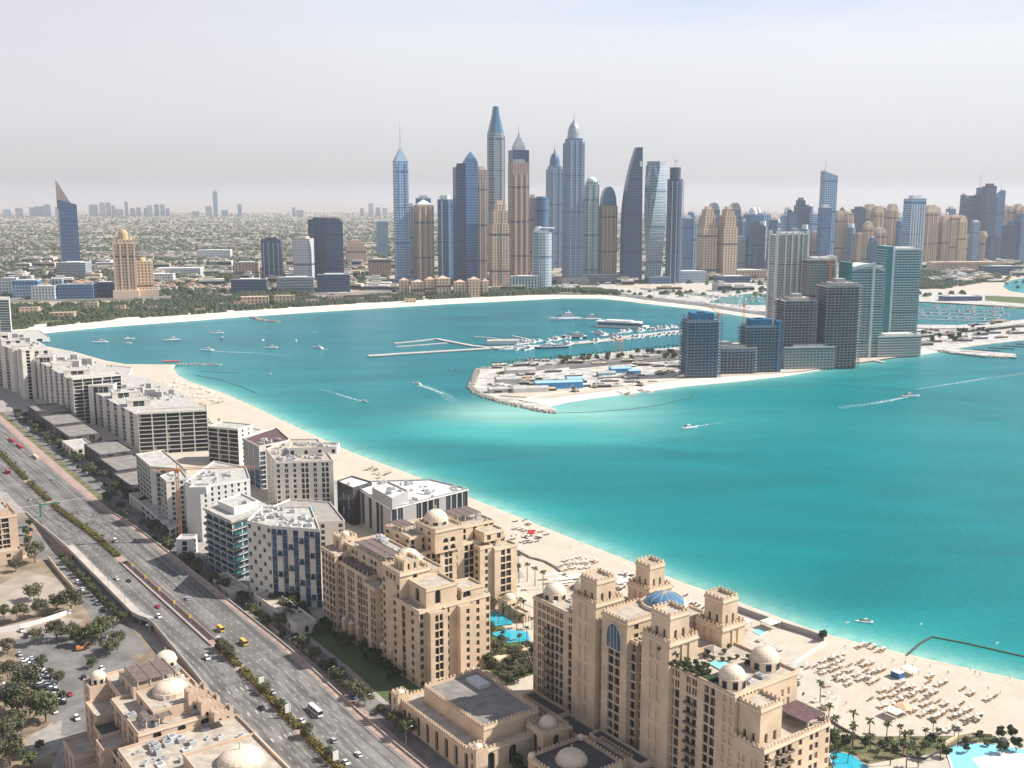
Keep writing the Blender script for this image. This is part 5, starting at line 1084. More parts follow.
# ---------------------------------------------------------------- vehicles and street furniture
for n_, c in dict(car_white=(.75, .75, .74), car_silver=(.42, .43, .45), car_black=(.02, .02, .022), car_blue=(.03, .10, .25), car_red=(.42, .03, .03), car_cream=(.68, .60, .42), car_yellow=(.66, .43, .08), car_sand=(.40, .33, .25)).items(): mat(n_, c, .25, spec=.6)
mat('banner', (.55, .38, .08), .7); mat('tyre', (.02, .02, .02), .8); mat('lamp_red', (.5, .02, .02), .3); mat('sign_blue', (.03, .12, .30), .5); mat('sign_green', (.02, .18, .12), .5)
def vehicle_meshes(paint, kind='car'):
    L_, Wd, H1, H2, c0, c1, r0, r1 = dict(car=(4.6, 1.85, .95, 1.45, -1.9, 1.0, -1.3, .35), suv=(4.8, 1.95, 1.1, 1.8, -2.3, 1.2, -2.0, .6), van=(5.4, 2.0, 1.2, 2.3, -2.6, 2.0, -2.5, 1.5), bus=(11.5, 2.5, 1.3, 3.1, -5.6, 5.6, -5.5, 5.35), minibus=(7.2, 2.2, 1.25, 2.7, -3.5, 3.2, -3.4, 2.7))[kind]
    mb = MB(); h = L_ / 2; w_ = Wd / 2
    prof = [(-h, .35), (h, .35), (h + .02, .7), (h - .15, H1 * .88), (c1, H1), (c0, H1), (-h, H1 * .95)]
    n = len(prof); mb.add([(x, -w_, z) for x, z in prof] + [(x, w_, z) for x, z in prof], [tuple(range(n)), tuple(range(2 * n - 1, n - 1, -1))] + [(i, n + i, n + (i + 1) % n, (i + 1) % n) for i in range(n)][0:] , 0)
    i = len(mb.v); ww = w_ * .82; mb.add([(r0, -ww, H2), (r1, -ww, H2), (r1, ww, H2), (r0, ww, H2)], [(0, 1, 2, 3)], 0)
    body = mb.mesh('body', paint)
    mb = MB(); q = [(c0, -w_ * .97, H1 + .003), (c1, -w_ * .97, H1 + .003), (c1, w_ * .97, H1 + .003), (c0, w_ * .97, H1 + .003), (r0, -ww, H2 - .003), (r1, -ww, H2 - .003), (r1, ww, H2 - .003), (r0, ww, H2 - .003)]
    mb.add(q, [(0, 1, 5, 4), (1, 2, 6, 5), (2, 3, 7, 6), (3, 0, 4, 7)], 0)
    if kind in ('bus', 'minibus', 'van'):
        k_ = max(3, int((r1 - r0) / 1.4))
        for j in range(k_ + 1):
            x = r0 + (r1 - r0) * j / k_
            for sgn in (-1, 1): mb.box(x - .08, x + .08, sgn * w_ * .99 - .02, sgn * w_ * .99 + .02, H1, H2 - .1, 1)
        for sgn in (-1, 1): mb.box(r0, r1, sgn * w_ * .94 - .03, sgn * w_ * .94 + .03, H2 - .45, H2 - .02, 1)
    cabin = mb.mesh('windows', ['glass_dark', paint])
    wh = MB(); wh.tube((0, -.11, 0), (0, .11, 0), .34 if kind != 'bus' else .48, 10)
    return body, cabin, wh.mesh('wheel', 'tyre'), L_, Wd
VM = {}
def vehicle(x, y, z, ang, paint, kind, label, group=None, name=None, cat=None):
    if (paint, kind) not in VM: VM[(paint, kind)] = vehicle_meshes(paint, kind)
    b, c, wh, L_, Wd = VM[(paint, kind)]
    r = empty(name or dict(car='car', suv='car', van='van', bus='bus', minibus='minibus')[kind], (x, y, z), ang, label=label, category=cat or dict(car='car', suv='car', van='van', bus='bus', minibus='minibus')[kind])
    if group: r['group'] = group
    inst('body', b, r); inst('windows', c, r); rad = .34 if kind != 'bus' else .48
    for sx in (-1, 1):
        for sy in (-1, 1): inst('wheel', wh, r, (sx * L_ * .31, sy * Wd * .46, rad))
    return r
def car_px(px, py, z, paint, kind, label, ang=None, group=None): x, y = G(px, py, z); return vehicle(x, y, z, ROTA if ang is None else ang, paint, kind, label, group)
def on_hwy(px, py, paint, kind, label):
    z = 5.0
    for _ in range(5):
        x, y = G(px, py, z); s = (x + 156.4) * AX + (y - 545.1) * AY; z = hz(s)
    t = (x + 156.4) * NX + (y - 545.1) * NY
    return vehicle(x, y, z + .02, ROTA + (math.pi if t > 0 else 0), paint, kind, label)
for a in [(115, 541.5, 'car_white', 'van', 'white box van on the right carriageway above the median gap'), (117, 579.5, 'car_cream', 'car', 'cream taxi with red roof beside a black car on the left carriageway'), (129, 581.5, 'car_black', 'car', 'black car just ahead of the cream taxi'), (158, 607.5, 'car_red', 'car', 'red and white car in the middle of the left carriageway'), (159, 617.5, 'car_white', 'suv', 'white car following the red one on the left carriageway'), (187, 599.5, 'car_silver', 'car', 'silver car on the right carriageway opposite the yellow signs'),
          (220.5, 630.5, 'car_yellow', 'minibus', 'yellow minibus, the one farther up the right carriageway'), (243.5, 644, 'car_yellow', 'minibus', 'yellow minibus, the one nearer on the right carriageway'), (207, 659, 'car_white', 'suv', 'white car alone on the left carriageway below the two yellow minibuses'), (273, 693, 'car_silver', 'car', 'silver car passing the palm in the median'), (262, 709, 'car_black', 'car', 'dark car on the left carriageway behind the arrows'), (315.5, 713, 'car_white', 'bus', 'white coach on the right carriageway'),
          (302, 722, 'car_white', 'car', 'white car directly left of the white coach'), (333, 741.5, 'car_silver', 'suv', 'silver car below the white coach'), (358.5, 755.5, 'car_white', 'car', 'white car nearest the right edge of the highway at the bottom'), (346, 763.5, 'car_white', 'car', 'white car leaving the bottom of the picture'), (96, 538, 'car_black', 'car', 'dark car in the shade of the median palms'), (12, 466, 'car_white', 'car', 'white car far up the highway beside the red hoarding'), (30, 500, 'car_silver', 'car', 'silver car at the painted stop line'), (52, 480, 'car_silver', 'car', 'silver car on the far right carriageway before the kiosk hall'), (8, 473, 'car_red', 'bus', 'red bus far up the highway')]: on_hwy(*a)
for px, py, pt, kd, lab in [(78, 583, 'car_white', 'suv', 'white car on the service road under the highway, upper of two together'), (82.5, 590, 'car_white', 'car', 'white car on the service road under the highway, lower of two together'), (97.5, 604, 'car_silver', 'suv', 'grey car on the service road beside the dark underpass'), (103, 610, 'car_black', 'car', 'black car on the service road at the underpass mouth'), (31, 530, 'car_black', 'car', 'black car parked beside the gantry sign'), (113, 612, 'car_silver', 'van', 'silver van half hidden in the underpass shade'),
                            (146, 538.5, 'car_white', 'suv', 'white car at the junction beside the crane yard'), (155, 539, 'car_black', 'suv', 'black car at the junction beside the crane yard'), (172, 566, 'car_silver', 'car', 'silver car on the side street before the glass block'), (214, 597, 'car_silver', 'car', 'silver car turning beside the staggered blue block'), (224, 604, 'car_white', 'car', 'white car on the forecourt of the staggered blue block'), (353, 697.5, 'car_blue', 'van', 'blue van at the mouth of the lawn driveway'), (340, 702, 'car_silver', 'suv', 'silver car beside the blue van'), (307, 667, 'car_white', 'car', 'white car on the service road beside the lawn wall'), (259, 628, 'car_white', 'suv', 'white car at the corner of the dark grove'),
                            (515, 746, 'car_white', 'car', 'white car parked beside the domed porch'), (520, 743, 'car_black', 'suv', 'black car parked beside the domed porch'), (527, 741, 'car_silver', 'car', 'silver car parked beside the domed porch'), (112, 647, 'car_white', 'van', 'white van parked under the grey trees'), (103, 640, 'car_blue', 'suv', 'blue car parked under the grey trees'), (70, 695, 'car_red', 'car', 'red lamped dark car beside the flower bush'), (77, 719, 'car_white', 'suv', 'white car parked against the domed block'), (22, 631, 'car_white', 'suv', 'white car behind the boundary wall'), (26, 637, 'car_black', 'suv', 'black car behind the boundary wall'), (20, 655, 'car_silver', 'car', 'silver car below the boundary wall'), (84, 678, 'car_black', 'car', 'dark car beside the domed turret'), (102, 669, 'car_white', 'car', 'white car beside the green bush in the parking'), (55, 712, 'car_white', 'suv', 'white car at the lower end of the long parked row'), (5, 687, 'car_white', 'suv', 'white car under the trees at the left edge'), (3, 691, 'car_silver', 'car', 'silver car under the trees at the left edge')]:
    car_px(px, py, PZ + .3, pt, kd, lab)
for i in range(15):
    px = 23.5 + i * 2.25 ; py = 661 + i * 3.1; pt = ['car_white', 'car_white', 'car_silver', 'car_white', 'car_silver'][i % 5] if i < 9 else ['car_black', 'car_black', 'car_silver'][i % 3]
    car_px(px, py, PZ + .3, pt, random.choice(('car', 'suv')), ('pale car in the upper half of the long parked row' if i < 9 else 'dark or grey car in the lower half of the long parked row'), ROTA + 1.25, 'long row of parked cars upper half' if i < 9 else 'long row of parked cars lower half')
for i in range(12):
    car_px(8 + i * 2.6, 690 + i * 1.2 if i < 5 else 664 + i * 2.2, PZ + .3, ('car_white', 'car_silver', 'car_black')[i % 3], 'car', 'car scattered under the trees at the far left of the parking ground', ROTA + .4, 'cars under the left trees')
for i in range(16):
    car_px(33 + i * 1.9, 659 + i * 3.0, PZ + .3, ('car_white', 'car_silver', 'car_white', 'car_black')[i % 4], ('car', 'suv')[i % 2], 'car in the second parked row, on the right of the long row', ROTA + 1.25, 'second row of parked cars')
rr = random.Random(3)
for i in range(34):
    s = rr.choice([-700, -650, -610, -560, -470, -420, -385, -250, -230]) + rr.uniform(-16, 16); t = rr.choice([43, 45, 49]) if s < -340 else rr.choice((60, 66, 75)); p = W(s, t, PZ + .2)
    vehicle(*p, ROTA + (1.57 if rr.random() < .5 else 0), rr.choice(('car_white', 'car_silver', 'car_black', 'car_white')), 'car', 'car parked on the forecourts of the comb hotels', 'cars parked by the comb hotels')
# orange digger in the parking lot
def digger(x, y, z, ang, lab, m='orange_steel', sc=1.0):
    r = empty('excavator', (x, y, z), ang, label=lab, category='excavator'); r.scale = (sc,) * 3
    for sy in (-1, 1):
        mb = MB(); mb.box(-2, 2, sy * 1.3 - .35, sy * 1.3 + .35, 0, .8, 0); mb.tube((-2, sy * 1.3 - .35, .4), (-2, sy * 1.3 + .35, .4), .4, 8); mb.tube((2, sy * 1.3 - .35, .4), (2, sy * 1.3 + .35, .4), .4, 8); mb.build('track', 'tyre', r)
    mb = MB(); mb.box(-2.4, 1.4, -1.4, 1.4, .85, 1.9, 0); mb.box(-2.3, -.4, -1.3, 1.3, 1.903, 2.5, 0); mb.build('body', m, r)
    mb = MB(); mb.box(-.2, 1.4, .1, 1.35, 1.905, 3.1, 0); mb.build('cab', 'glass_dark', r)
    mb = MB(); mb.tube((1.2, -.5, 1.7), (3.6, -.5, 4.3), .3, 5); mb.tube((3.6, -.5, 4.3), (5.8, -.5, 2.2), .24, 5); mb.tube((5.8, -.5, 2.2), (5.6, -.5, .9), .5, 5, 0, .25); mb.build('arm', m, r); return r
x, y = G(81, 650, PZ); digger(x, y, PZ, .5, 'orange digger standing among the trees of the parking ground')
x, y = G(29, 537, PZ); digger(x, y, PZ, 1.5, 'small orange digger on red earth beside the gantry sign', sc=.8)
def lamp(s, t, lab, grp, h=11, double=True):
    p = W(s, t, 0); r = empty('street_lamp', (p[0], p[1], hz(s) if -30 < t < 25 else PZ), ROTA, label=lab, category='street lamp', group=grp)
    mb = MB(); mb.tube((0, 0, 0), (0, 0, h), .16, 6, 0, .09)
    for sg in ((-1, 1) if double else (1,)): mb.tube((0, 0, h - .3), (0, sg * 2.4, h + .3), .07, 4)
    mb.build('pole', 'steel', r)
    for sg in ((-1, 1) if double else (1,)): mb = MB(); mb.box(-.2, .2, sg * 2.9 - .6, sg * 2.9 + .6, h + .25, h + .45, 0, bottom=True); mb.build('lamp_head', 'equip', r)
for s in (-145, -112, -79): lamp(s, tl(s) + .8, 'street lamp on the parapet of the raised highway shoulder', 'lamps on the raised shoulder')
for s in (-600, -540, -480, -420, -360, -300, -240, -180, 60, 100, 140): lamp(s, -5, 'double armed street lamp in the highway median', 'median street lamps')
for s in (-460, -330, -170, -60, 30, 75, 112, 150): lamp(s, 27, 'street lamp on the shore side verge of the highway', 'verge street lamps', 9, False)
def sign(s, t, z, w_, h, hp, m, lab, name='signboard', grp=None, word=None):
    p = W(s, t, 0); r = empty(name, (p[0], p[1], z), ROTA + math.pi / 2, label=lab, category='sign')
    if grp: r['group'] = grp
    mb = MB(); mb.tube((0, 0, 0), (0, 0, hp), .12, 6); mb.build('post', 'steel', r)
    mb = MB(); mb.box(-w_ / 2, w_ / 2, -.1, .1, hp, hp + h, 0, bottom=True); mb.build('panel', m, r)
for i, s in enumerate((-134, -108, -82, -56, -30)): sign(s, -5, hz(s) - 1, 1.3, 2.2, 3.6, 'banner', 'yellow banner sign in the gap between the carriageways', 'banner_sign', 'yellow banners in the gap')
for s, lab in ((12, 'white billboard at the start of the lower median hedge'), (68, 'white billboard in the median beside the silver car'), (98, 'white billboard in the median beside the white coach'), (146, 'white billboard in the median at the bottom edge')): sign(s, -5, hz(s), 2.6, 4.2, 2.6, 'white_wall', lab, 'billboard')
p = G(41, 518, PZ); r = empty('gantry_sign', (p[0], p[1], PZ), ROTA, label='dark green road gantry post with thin arm beside the left carriageway', category='sign')
mb = MB(); mb.box(-.5, .5, -.5, .5, 0, 11, 0); mb.box(-.4, .4, .5, 12, 9.6, 10.4, 0); mb.build('post', 'sign_green', r); mb = MB(); mb.box(-.2, .2, -.6, .6, 6.4, 10.4, 0, bottom=True); mb.build('panel', 'sign_green', r)
# red hoardings on the road island far left
for i, (px, py) in enumerate([(12, 441), (20, 447), (36, 458)]):
    x, y = G(px, py, PZ); mb = MB(); mb.box(-9, 9, -1.2, 1.2, 0, 2.4, 0); mb.build('hoarding', 'car_red' if i < 2 else 'tan_wall', loc=(x, y, PZ), rz=ROTA, label=['red hoarding on the road island, farther one', 'red hoarding on the road island, nearer one', 'sand coloured planter wall on the road island'][i], category='hoarding')
# ---------------------------------------------------------------- beach life
mat('parasol_white', (.74, .70, .62), .8, rand=.08); mat('parasol_straw', (.50, .36, .22), .9, rand=.2); mat('parasol_red', (.50, .03, .03), .8, rand=.2)
mat('lounger_tan', (.36, .24, .15), .8, rand=.25); mat('lounger_dark', (.10, .08, .075), .8, rand=.3); mat('lounger_white', (.72, .70, .66), .8, rand=.1)
def parasol_mesh(m, r=1.5, n=8):
    mb = MB(); mb.cone(0, 0, 2.1, 2.85, r, .05, n, 0); mb.cone(0, 0, 2.0, 2.1, r, r, n, 0, cap=False); mb.tube((0, 0, 0), (0, 0, 2.7), .05, 4, 1); return mb.mesh('parasol', [m, 'steel'])
def lounger_mesh(m):
    mb = MB(); mb.box(-1.0, .35, -.36, .36, .28, .42, 0, bottom=True)
    mb.add([(.35, -.36, .28), (.35, .36, .28), (.35, .36, .42), (.35, -.36, .42), (1.0, -.36, .75), (1.0, .36, .75), (.95, .36, .87), (.95, -.36, .87)], [(0, 4, 5, 1), (3, 2, 6, 7), (0, 3, 7, 4), (1, 5, 6, 2), (4, 7, 6, 5)], 0)
    for x in (-.9, .5):
        for y in (-.3, .3): mb.box(x - .04, x + .04, y - .04, y + .04, 0, .28, 1)
    return mb.mesh('sun_lounger', [m, 'steel'])
PAR = {c: parasol_mesh('parasol_' + c, 1.4) for c in ('white', 'straw', 'red')}; LNG = {c: lounger_mesh('lounger_' + c) for c in ('tan', 'dark', 'white')}
def field(pxpoly, n, mind, par, lng, glab, seed, perp=2, ps=1.0):
    poly = [G(p[0], p[1], PZ) for p in pxpoly]; rr = random.Random(seed)
    # rows: lay a rotated grid, keep what falls inside
    xs = [p[0] for p in poly]; ys = [p[1] for p in poly]; c = (sum(xs) / len(xs), sum(ys) / len(ys)); pts = []
    for i in range(-40, 41):
        for j in range(-40, 41):
            u, v = i * mind, j * mind * .86; x = c[0] + u * AX + v * NX + rr.uniform(-1.3, 1.3); y = c[1] + u * AY + v * NY + rr.uniform(-1.3, 1.3)
            if inside((x, y), poly) and rr.random() < .8: pts.append((x, y))
    rr.shuffle(pts); pts = pts[:n]
    for x, y in pts:
        if perp and rr.random() < .3: pass
        else: inst('parasol', PAR[par], None, (x, y, PZ), rr.random(), (ps, ps, 1), label=f'{dict(white="off white", straw="straw coloured", red="red")[par]} beach parasol {glab}', category='parasol', group=f'parasols {glab}')
        for q in range(perp):
            dx, dy = (q - (perp - 1) / 2) * 1.6, rr.uniform(-.4, .4) + 1.0
            inst('sun_lounger', LNG[lng], None, (x + dx * NX * .9 - dy * .2, y + dx * NY + dy * .1 - .9, PZ), ROTA + math.pi / 2 + rr.uniform(-.08, .08), (1.8, 1.6, 1.2), label=f'{dict(tan="tan wooden", dark="dark", white="white")[lng]} sun lounger {glab}', category='sun lounger', group=f'sun loungers {glab}')
field([(803, 669), (840, 655), (870, 662), (890, 674), (872, 684), (846, 687), (818, 676)], 44, 4.9, 'white', 'tan', 'in the upper field of the wide hotel beach', 1)
field([(866, 697), (905, 680), (940, 695), (985, 713), (975, 722), (940, 722), (910, 716), (880, 708)], 58, 5.0, 'white', 'tan', 'in the lower field of the wide hotel beach', 2)
field([(918, 674), (940, 677), (975, 690), (1003, 700), (996, 706), (965, 694), (930, 684)], 14, 7.5, 'white', 'tan', 'in the scattered row nearest the water of the hotel beach', 3)
field([(858, 647), (866, 643), (884, 651), (876, 656)], 9, 4, 'white', 'tan', 'in the small cluster beside the breakwater root', 4)
field([(932, 734), (975, 715), (988, 717), (950, 738)], 13, 5.5, 'white', 'dark', 'in the row beside the lagoon pool wall', 5, 1)
field([(511, 524), (522, 518), (550, 535), (540, 541), (516, 547), (512, 540)], 22, 4.6, 'white', 'dark', 'around the red parasols of the small beach bar', 6, 1)
field([(527, 534), (533, 532), (537, 536), (531, 538)], 6, 2.8, 'red', 'dark', 'of the beach bar', 7, 0, 1.2)
field([(558, 564), (578, 556), (597, 562), (594, 568), (566, 572)], 22, 4.6, 'white', 'tan', 'on the sand between beach bar and hotel towers', 8, 1)
field([(590, 592), (616, 572), (640, 576), (612, 596)], 26, 4.6, 'white', 'dark', 'behind the left towers of the big hotel', 9, 1)
field([(668, 604), (686, 594), (712, 606), (700, 614)], 14, 4.6, 'white', 'dark', 'between the two beach side hotel towers', 10, 1)
field([(152, 385), (172, 378), (206, 390), (225, 398), (212, 404), (180, 396)], 60, 6.6, 'white', 'white', 'on the beach behind the comb hotels', 11, 0, 1.3)
field([(178, 404), (210, 400), (230, 402), (200, 407)], 16, 5.5, 'straw', 'tan', 'in the brown cabana row behind the comb hotels', 12, 1, 1.3)
field([(362, 470), (372, 466), (392, 473), (380, 479)], 12, 5, 'straw', 'dark', 'on the beach left of the white roofed building', 13, 1)
# cabanas and marquees
def cabana(px, py, w_, d_, h, lab, m='parasol_white', post='frame_white', ang=None):
    x, y = G(px, py, PZ); r = empty('cabana', (x, y, PZ), ROTA if ang is None else ang, label=lab, category='cabana')
    mb = MB(); mb.cone(0, 0, h, h * 1.35, w_ * .75, .1, 4, 0, ph=math.pi / 4, sy=d_ / w_); mb.build('canopy', m, r)
    mb = MB()
    for sx in (-1, 1):
        for sy in (-1, 1): mb.box(sx * w_ * .45 - .1, sx * w_ * .45 + .1, sy * d_ * .45 - .1, sy * d_ * .45 + .1, 0, h, 0)
    mb.build('frame', post, r); return r
for a in [(910, 674, 7, 6, 3, 'white marquee tent with dark blue counter near the water'), (893, 717, 7, 6, 3.4, 'left of the two white cabanas in the lower lounger field'), (903, 713, 7, 6, 3.4, 'right of the two straw roofed cabanas in the lower lounger field', 'parasol_straw'), (770, 628, 8, 8, 4, 'white square tent inside the cluttered beach club'), (744, 627, 6, 6, 4, 'pale tent at the upper end of the cluttered beach club'), (617, 587, 12, 9, 5, 'large white tent roof just behind the left hotel tower')]: cabana(*a)
x, y = G(897, 677, PZ); mb = MB(); mb.box(-2.5, 2.5, -2, 2, 0, 3, 0); mb.box(-2.7, 2.7, -2.2, 2.2, 3.003, 3.3, 1); mb.build('kiosk', ['sign_blue', 'white_wall'], loc=(x, y, PZ), rz=ROTA, label='dark blue kiosk attached to the white marquee near the water', category='kiosk')
for i, (px, py) in enumerate([(553, 579), (558, 583), (563, 587), (568, 583), (575, 580)]):
    x, y = G(px, py, PZ); mb = MB(); mb.box(-7, 7, -1.3, 1.3, 3, 3.25, 0, bottom=True)
    for q in (-6.5, 6.5): mb.box(q - .1, q + .1, -.1, .1, 0, 3, 0)
    mb.build('shade_sail', 'parasol_white', loc=(x, y, PZ), rz=ROTA + 1.3, label='long white shade strip in the row behind the row of palms', category='shade', group='white shade strips')
# the cluttered terrace
rr = random.Random(12); CB = []
for s, t in scatter([(165, 200), (238, 170), (242, 205), (222, 230), (190, 243), (150, 246), (122, 232), (124, 200)], 70, 3.2, 21):
    kd = rr.random(); p = W(s, t, PZ); mb = MB()
    if kd < .35: w_, d_, h = rr.uniform(1, 3), rr.uniform(1, 3), rr.uniform(.8, 2.4); mb.box(-w_, w_, -d_, d_, 0, h, 0); mb.box(-w_ - .1, w_ + .1, -d_ - .1, d_ + .1, h + .003, h + .15, 1); mb.build('storage_box', [rr.choice(('concrete', 'white_wall', 'stone_dark', 'tan_wall')), 'roof_light'], loc=p, rz=rr.random(), label='low boxy hut or crate on the cluttered beach club ground', category='crate', group='huts and crates of the beach club')
    elif kd < .7: inst('sun_lounger', LNG[rr.choice(('tan', 'dark', 'white'))], None, p, rr.random() * 3, (1.3, 1.3, 1), label='sun lounger left on the cluttered beach club ground', category='sun lounger', group='sun loungers of the beach club')
    else: inst('parasol', PAR[rr.choice(('white', 'white', 'straw'))], None, p, 0, label='parasol on the cluttered beach club ground', category='parasol', group='parasols of the cluttered club')
for i, (px, py) in enumerate([(769, 652), (774, 654)]): x, y = G(px, py, PZ); inst('parasol', PAR['red'], None, (x, y, PZ), 0, (1.4, 1.4, 1), label=['red parasol on the cluttered beach club ground, left of a pair', 'red parasol on the cluttered beach club ground, right of a pair'][i], category='parasol')
basin([(752, 632), (760, 629), (767, 632), (760, 636)], 'small white and blue basin inside the cluttered beach club', 'pool_pale')
# people on the sand
mat('skin', (.42, .26, .18), .7, rand=.3); mat('cloth_a', (.12, .14, .20), .9, rand=.5); mat('cloth_b', (.45, .20, .16), .9, rand=.5)
def person_mesh(seed, cl):
    rr = random.Random(seed); bm = bmesh.new()
    me = bpy.data.meshes.new('person'); st = rr.uniform(.06, .2)
    J = [(0, 0, .95), (0, 0, 1.2), (0, 0, 1.42), (0, .0, 1.55), (0, .02, 1.72), (.1, 0, .9), (.12, st, .5), (.12, st * 1.2 - .05, .05), (-.1, 0, .9), (-.12, -st, .5), (-.12, -st * 1.2 - .1, .05), (.2, 0, 1.4), (.27, .05, 1.15), (.26, .16, .92), (-.2, 0, 1.4), (-.27, -.02, 1.15), (-.26, .04, .9), (.12, st * 1.2 + .1, .03), (-.12, -st * 1.2 + .06, .03)]
    E_ = [(0, 1), (1, 2), (2, 3), (3, 4), (0, 5), (5, 6), (6, 7), (0, 8), (8, 9), (9, 10), (2, 11), (11, 12), (12, 13), (2, 14), (14, 15), (15, 16), (7, 17), (10, 18)]
    rad = [.15, .14, .16, .06, .11, .10, .065, .04, .10, .065, .04, .065, .045, .035, .065, .045, .035, .035, .035]
    me.from_pydata(J, E_, []); o = bpy.data.objects.new('person', me); COL.objects.link(o)
    m = o.modifiers.new('s', 'SKIN'); 
    me.skin_vertices[0].data[0].use_root = True
    for i, r in enumerate(rad): me.skin_vertices[0].data[i].radius = (r, r)
    o.modifiers.new('sub', 'SUBSURF').levels = 1
    dg = bpy.context.evaluated_depsgraph_get(); ev = bpy.data.meshes.new_from_object(o.evaluated_get(dg)); bpy.data.objects.remove(o)
    ev.materials.clear(); ev.materials.append(M['skin']); ev.materials.append(M[cl]); ev.name = 'person'
    for p in ev.polygons: z = p.center.z; p.material_index = 1 if .75 < z < 1.35 and abs(p.center.x) < .24 else 0
    return ev
def add_skin(me): pass
PPL = []
for i, cl in enumerate(('cloth_a', 'cloth_b', 'cloth_a')):
    try: PPL.append(person_mesh(i, cl))
    except Exception as ex: print('person failed', ex)
for i, (px, py) in enumerate([(893, 662), (905, 664), (912, 667), (918, 671), (930, 668), (948, 674), (970, 671), (975, 674), (980, 676), (1009, 677), (1010, 680), (906, 658), (820, 683), (915, 661), (988, 690), (900, 705), (890, 690), (845, 648), (870, 645), (925, 688), (1000, 694), (990, 700), (580, 545), (527, 525), (605, 552), (570, 548), (388, 461), (390, 465), (640, 575), (832, 695), (836, 700), (850, 712), (846, 705), (828, 700)]):
    if PPL: x, y = G(px, py, PZ if i < 50 else 0); inst('person', PPL[i % len(PPL)], None, (x, y, PZ), random.uniform(0, 6.28), (1.1, 1.1, 1.1), label='person walking on the wide sand of the beach', category='person', group='people on the beach')
# ---------------------------------------------------------------- far shore: skyline towers
facade('f_blue', (.13, .24, .38), (.015, .085, .23), 7.2, 6, .80, .72, .2, .45)
facade('f_navy', (.06, .10, .19), (.012, .04, .12), 7.2, 5, .82, .75, .2, .4)
facade('f_deep', (.06, .10, .17), (.012, .05, .14), 10.8, 9, .9, .85, .15, .3)
facade('f_grey', (.36, .38, .40), (.06, .11, .16), 7.2, 6, .7, .6, .3, .35)
facade('f_greyblue', (.20, .31, .44), (.04, .10, .21), 7.2, 5.5, .7, .65, .3, .35)
facade('f_silver', (.48, .55, .60), (.08, .17, .25), 7.2, 5, .6, .7, .3, .3)
facade('f_beige', (.56, .41, .30), (.10, .08, .09), 7.2, 9, .42, .62, .5, .35)
facade('f_sand', (.62, .46, .32), (.12, .08, .07), 7.2, 8, .45, .6, .5, .35)
facade('f_brown', (.46, .33, .26), (.05, .05, .08), 7.2, 8, .5, .6, .5, .35)
facade('f_white', (.66, .66, .66), (.10, .17, .24), 7.2, 7, .5, .6, .3, .4)
facade('f_teal', (.50, .58, .58), (.03, .16, .19), 7.2, 8, .6, .8, .2, .35)
facade('f_sky', (.40, .54, .66), (.03, .15, .34), 7.2, 7, .72, .72, .2, .35)
mat('lattice', (.25, .19, .19), .6); mat('t_frost', (.24, .34, .45), .4); mat('t_white', (.72, .73, .74), .6); mat('t_beige', (.64, .50, .38), .8); mat('t_pink', (.60, .44, .34), .8); mat('t_blue', (.05, .14, .25), .3, spec=.5); mat('t_steel', (.35, .38, .42), .4, metal=.3); mat('t_glass', (.05, .16, .26), .15, spec=.6); mat('t_tealglass', (.02, .20, .23), .15, spec=.6); mat('t_dark', (.05, .06, .09), .5); mat('t_gold', (.48, .35, .20), .5)
def mpp(Y, z=60): return (Y * CT_ + (EYE - z) * ST_) / FOC
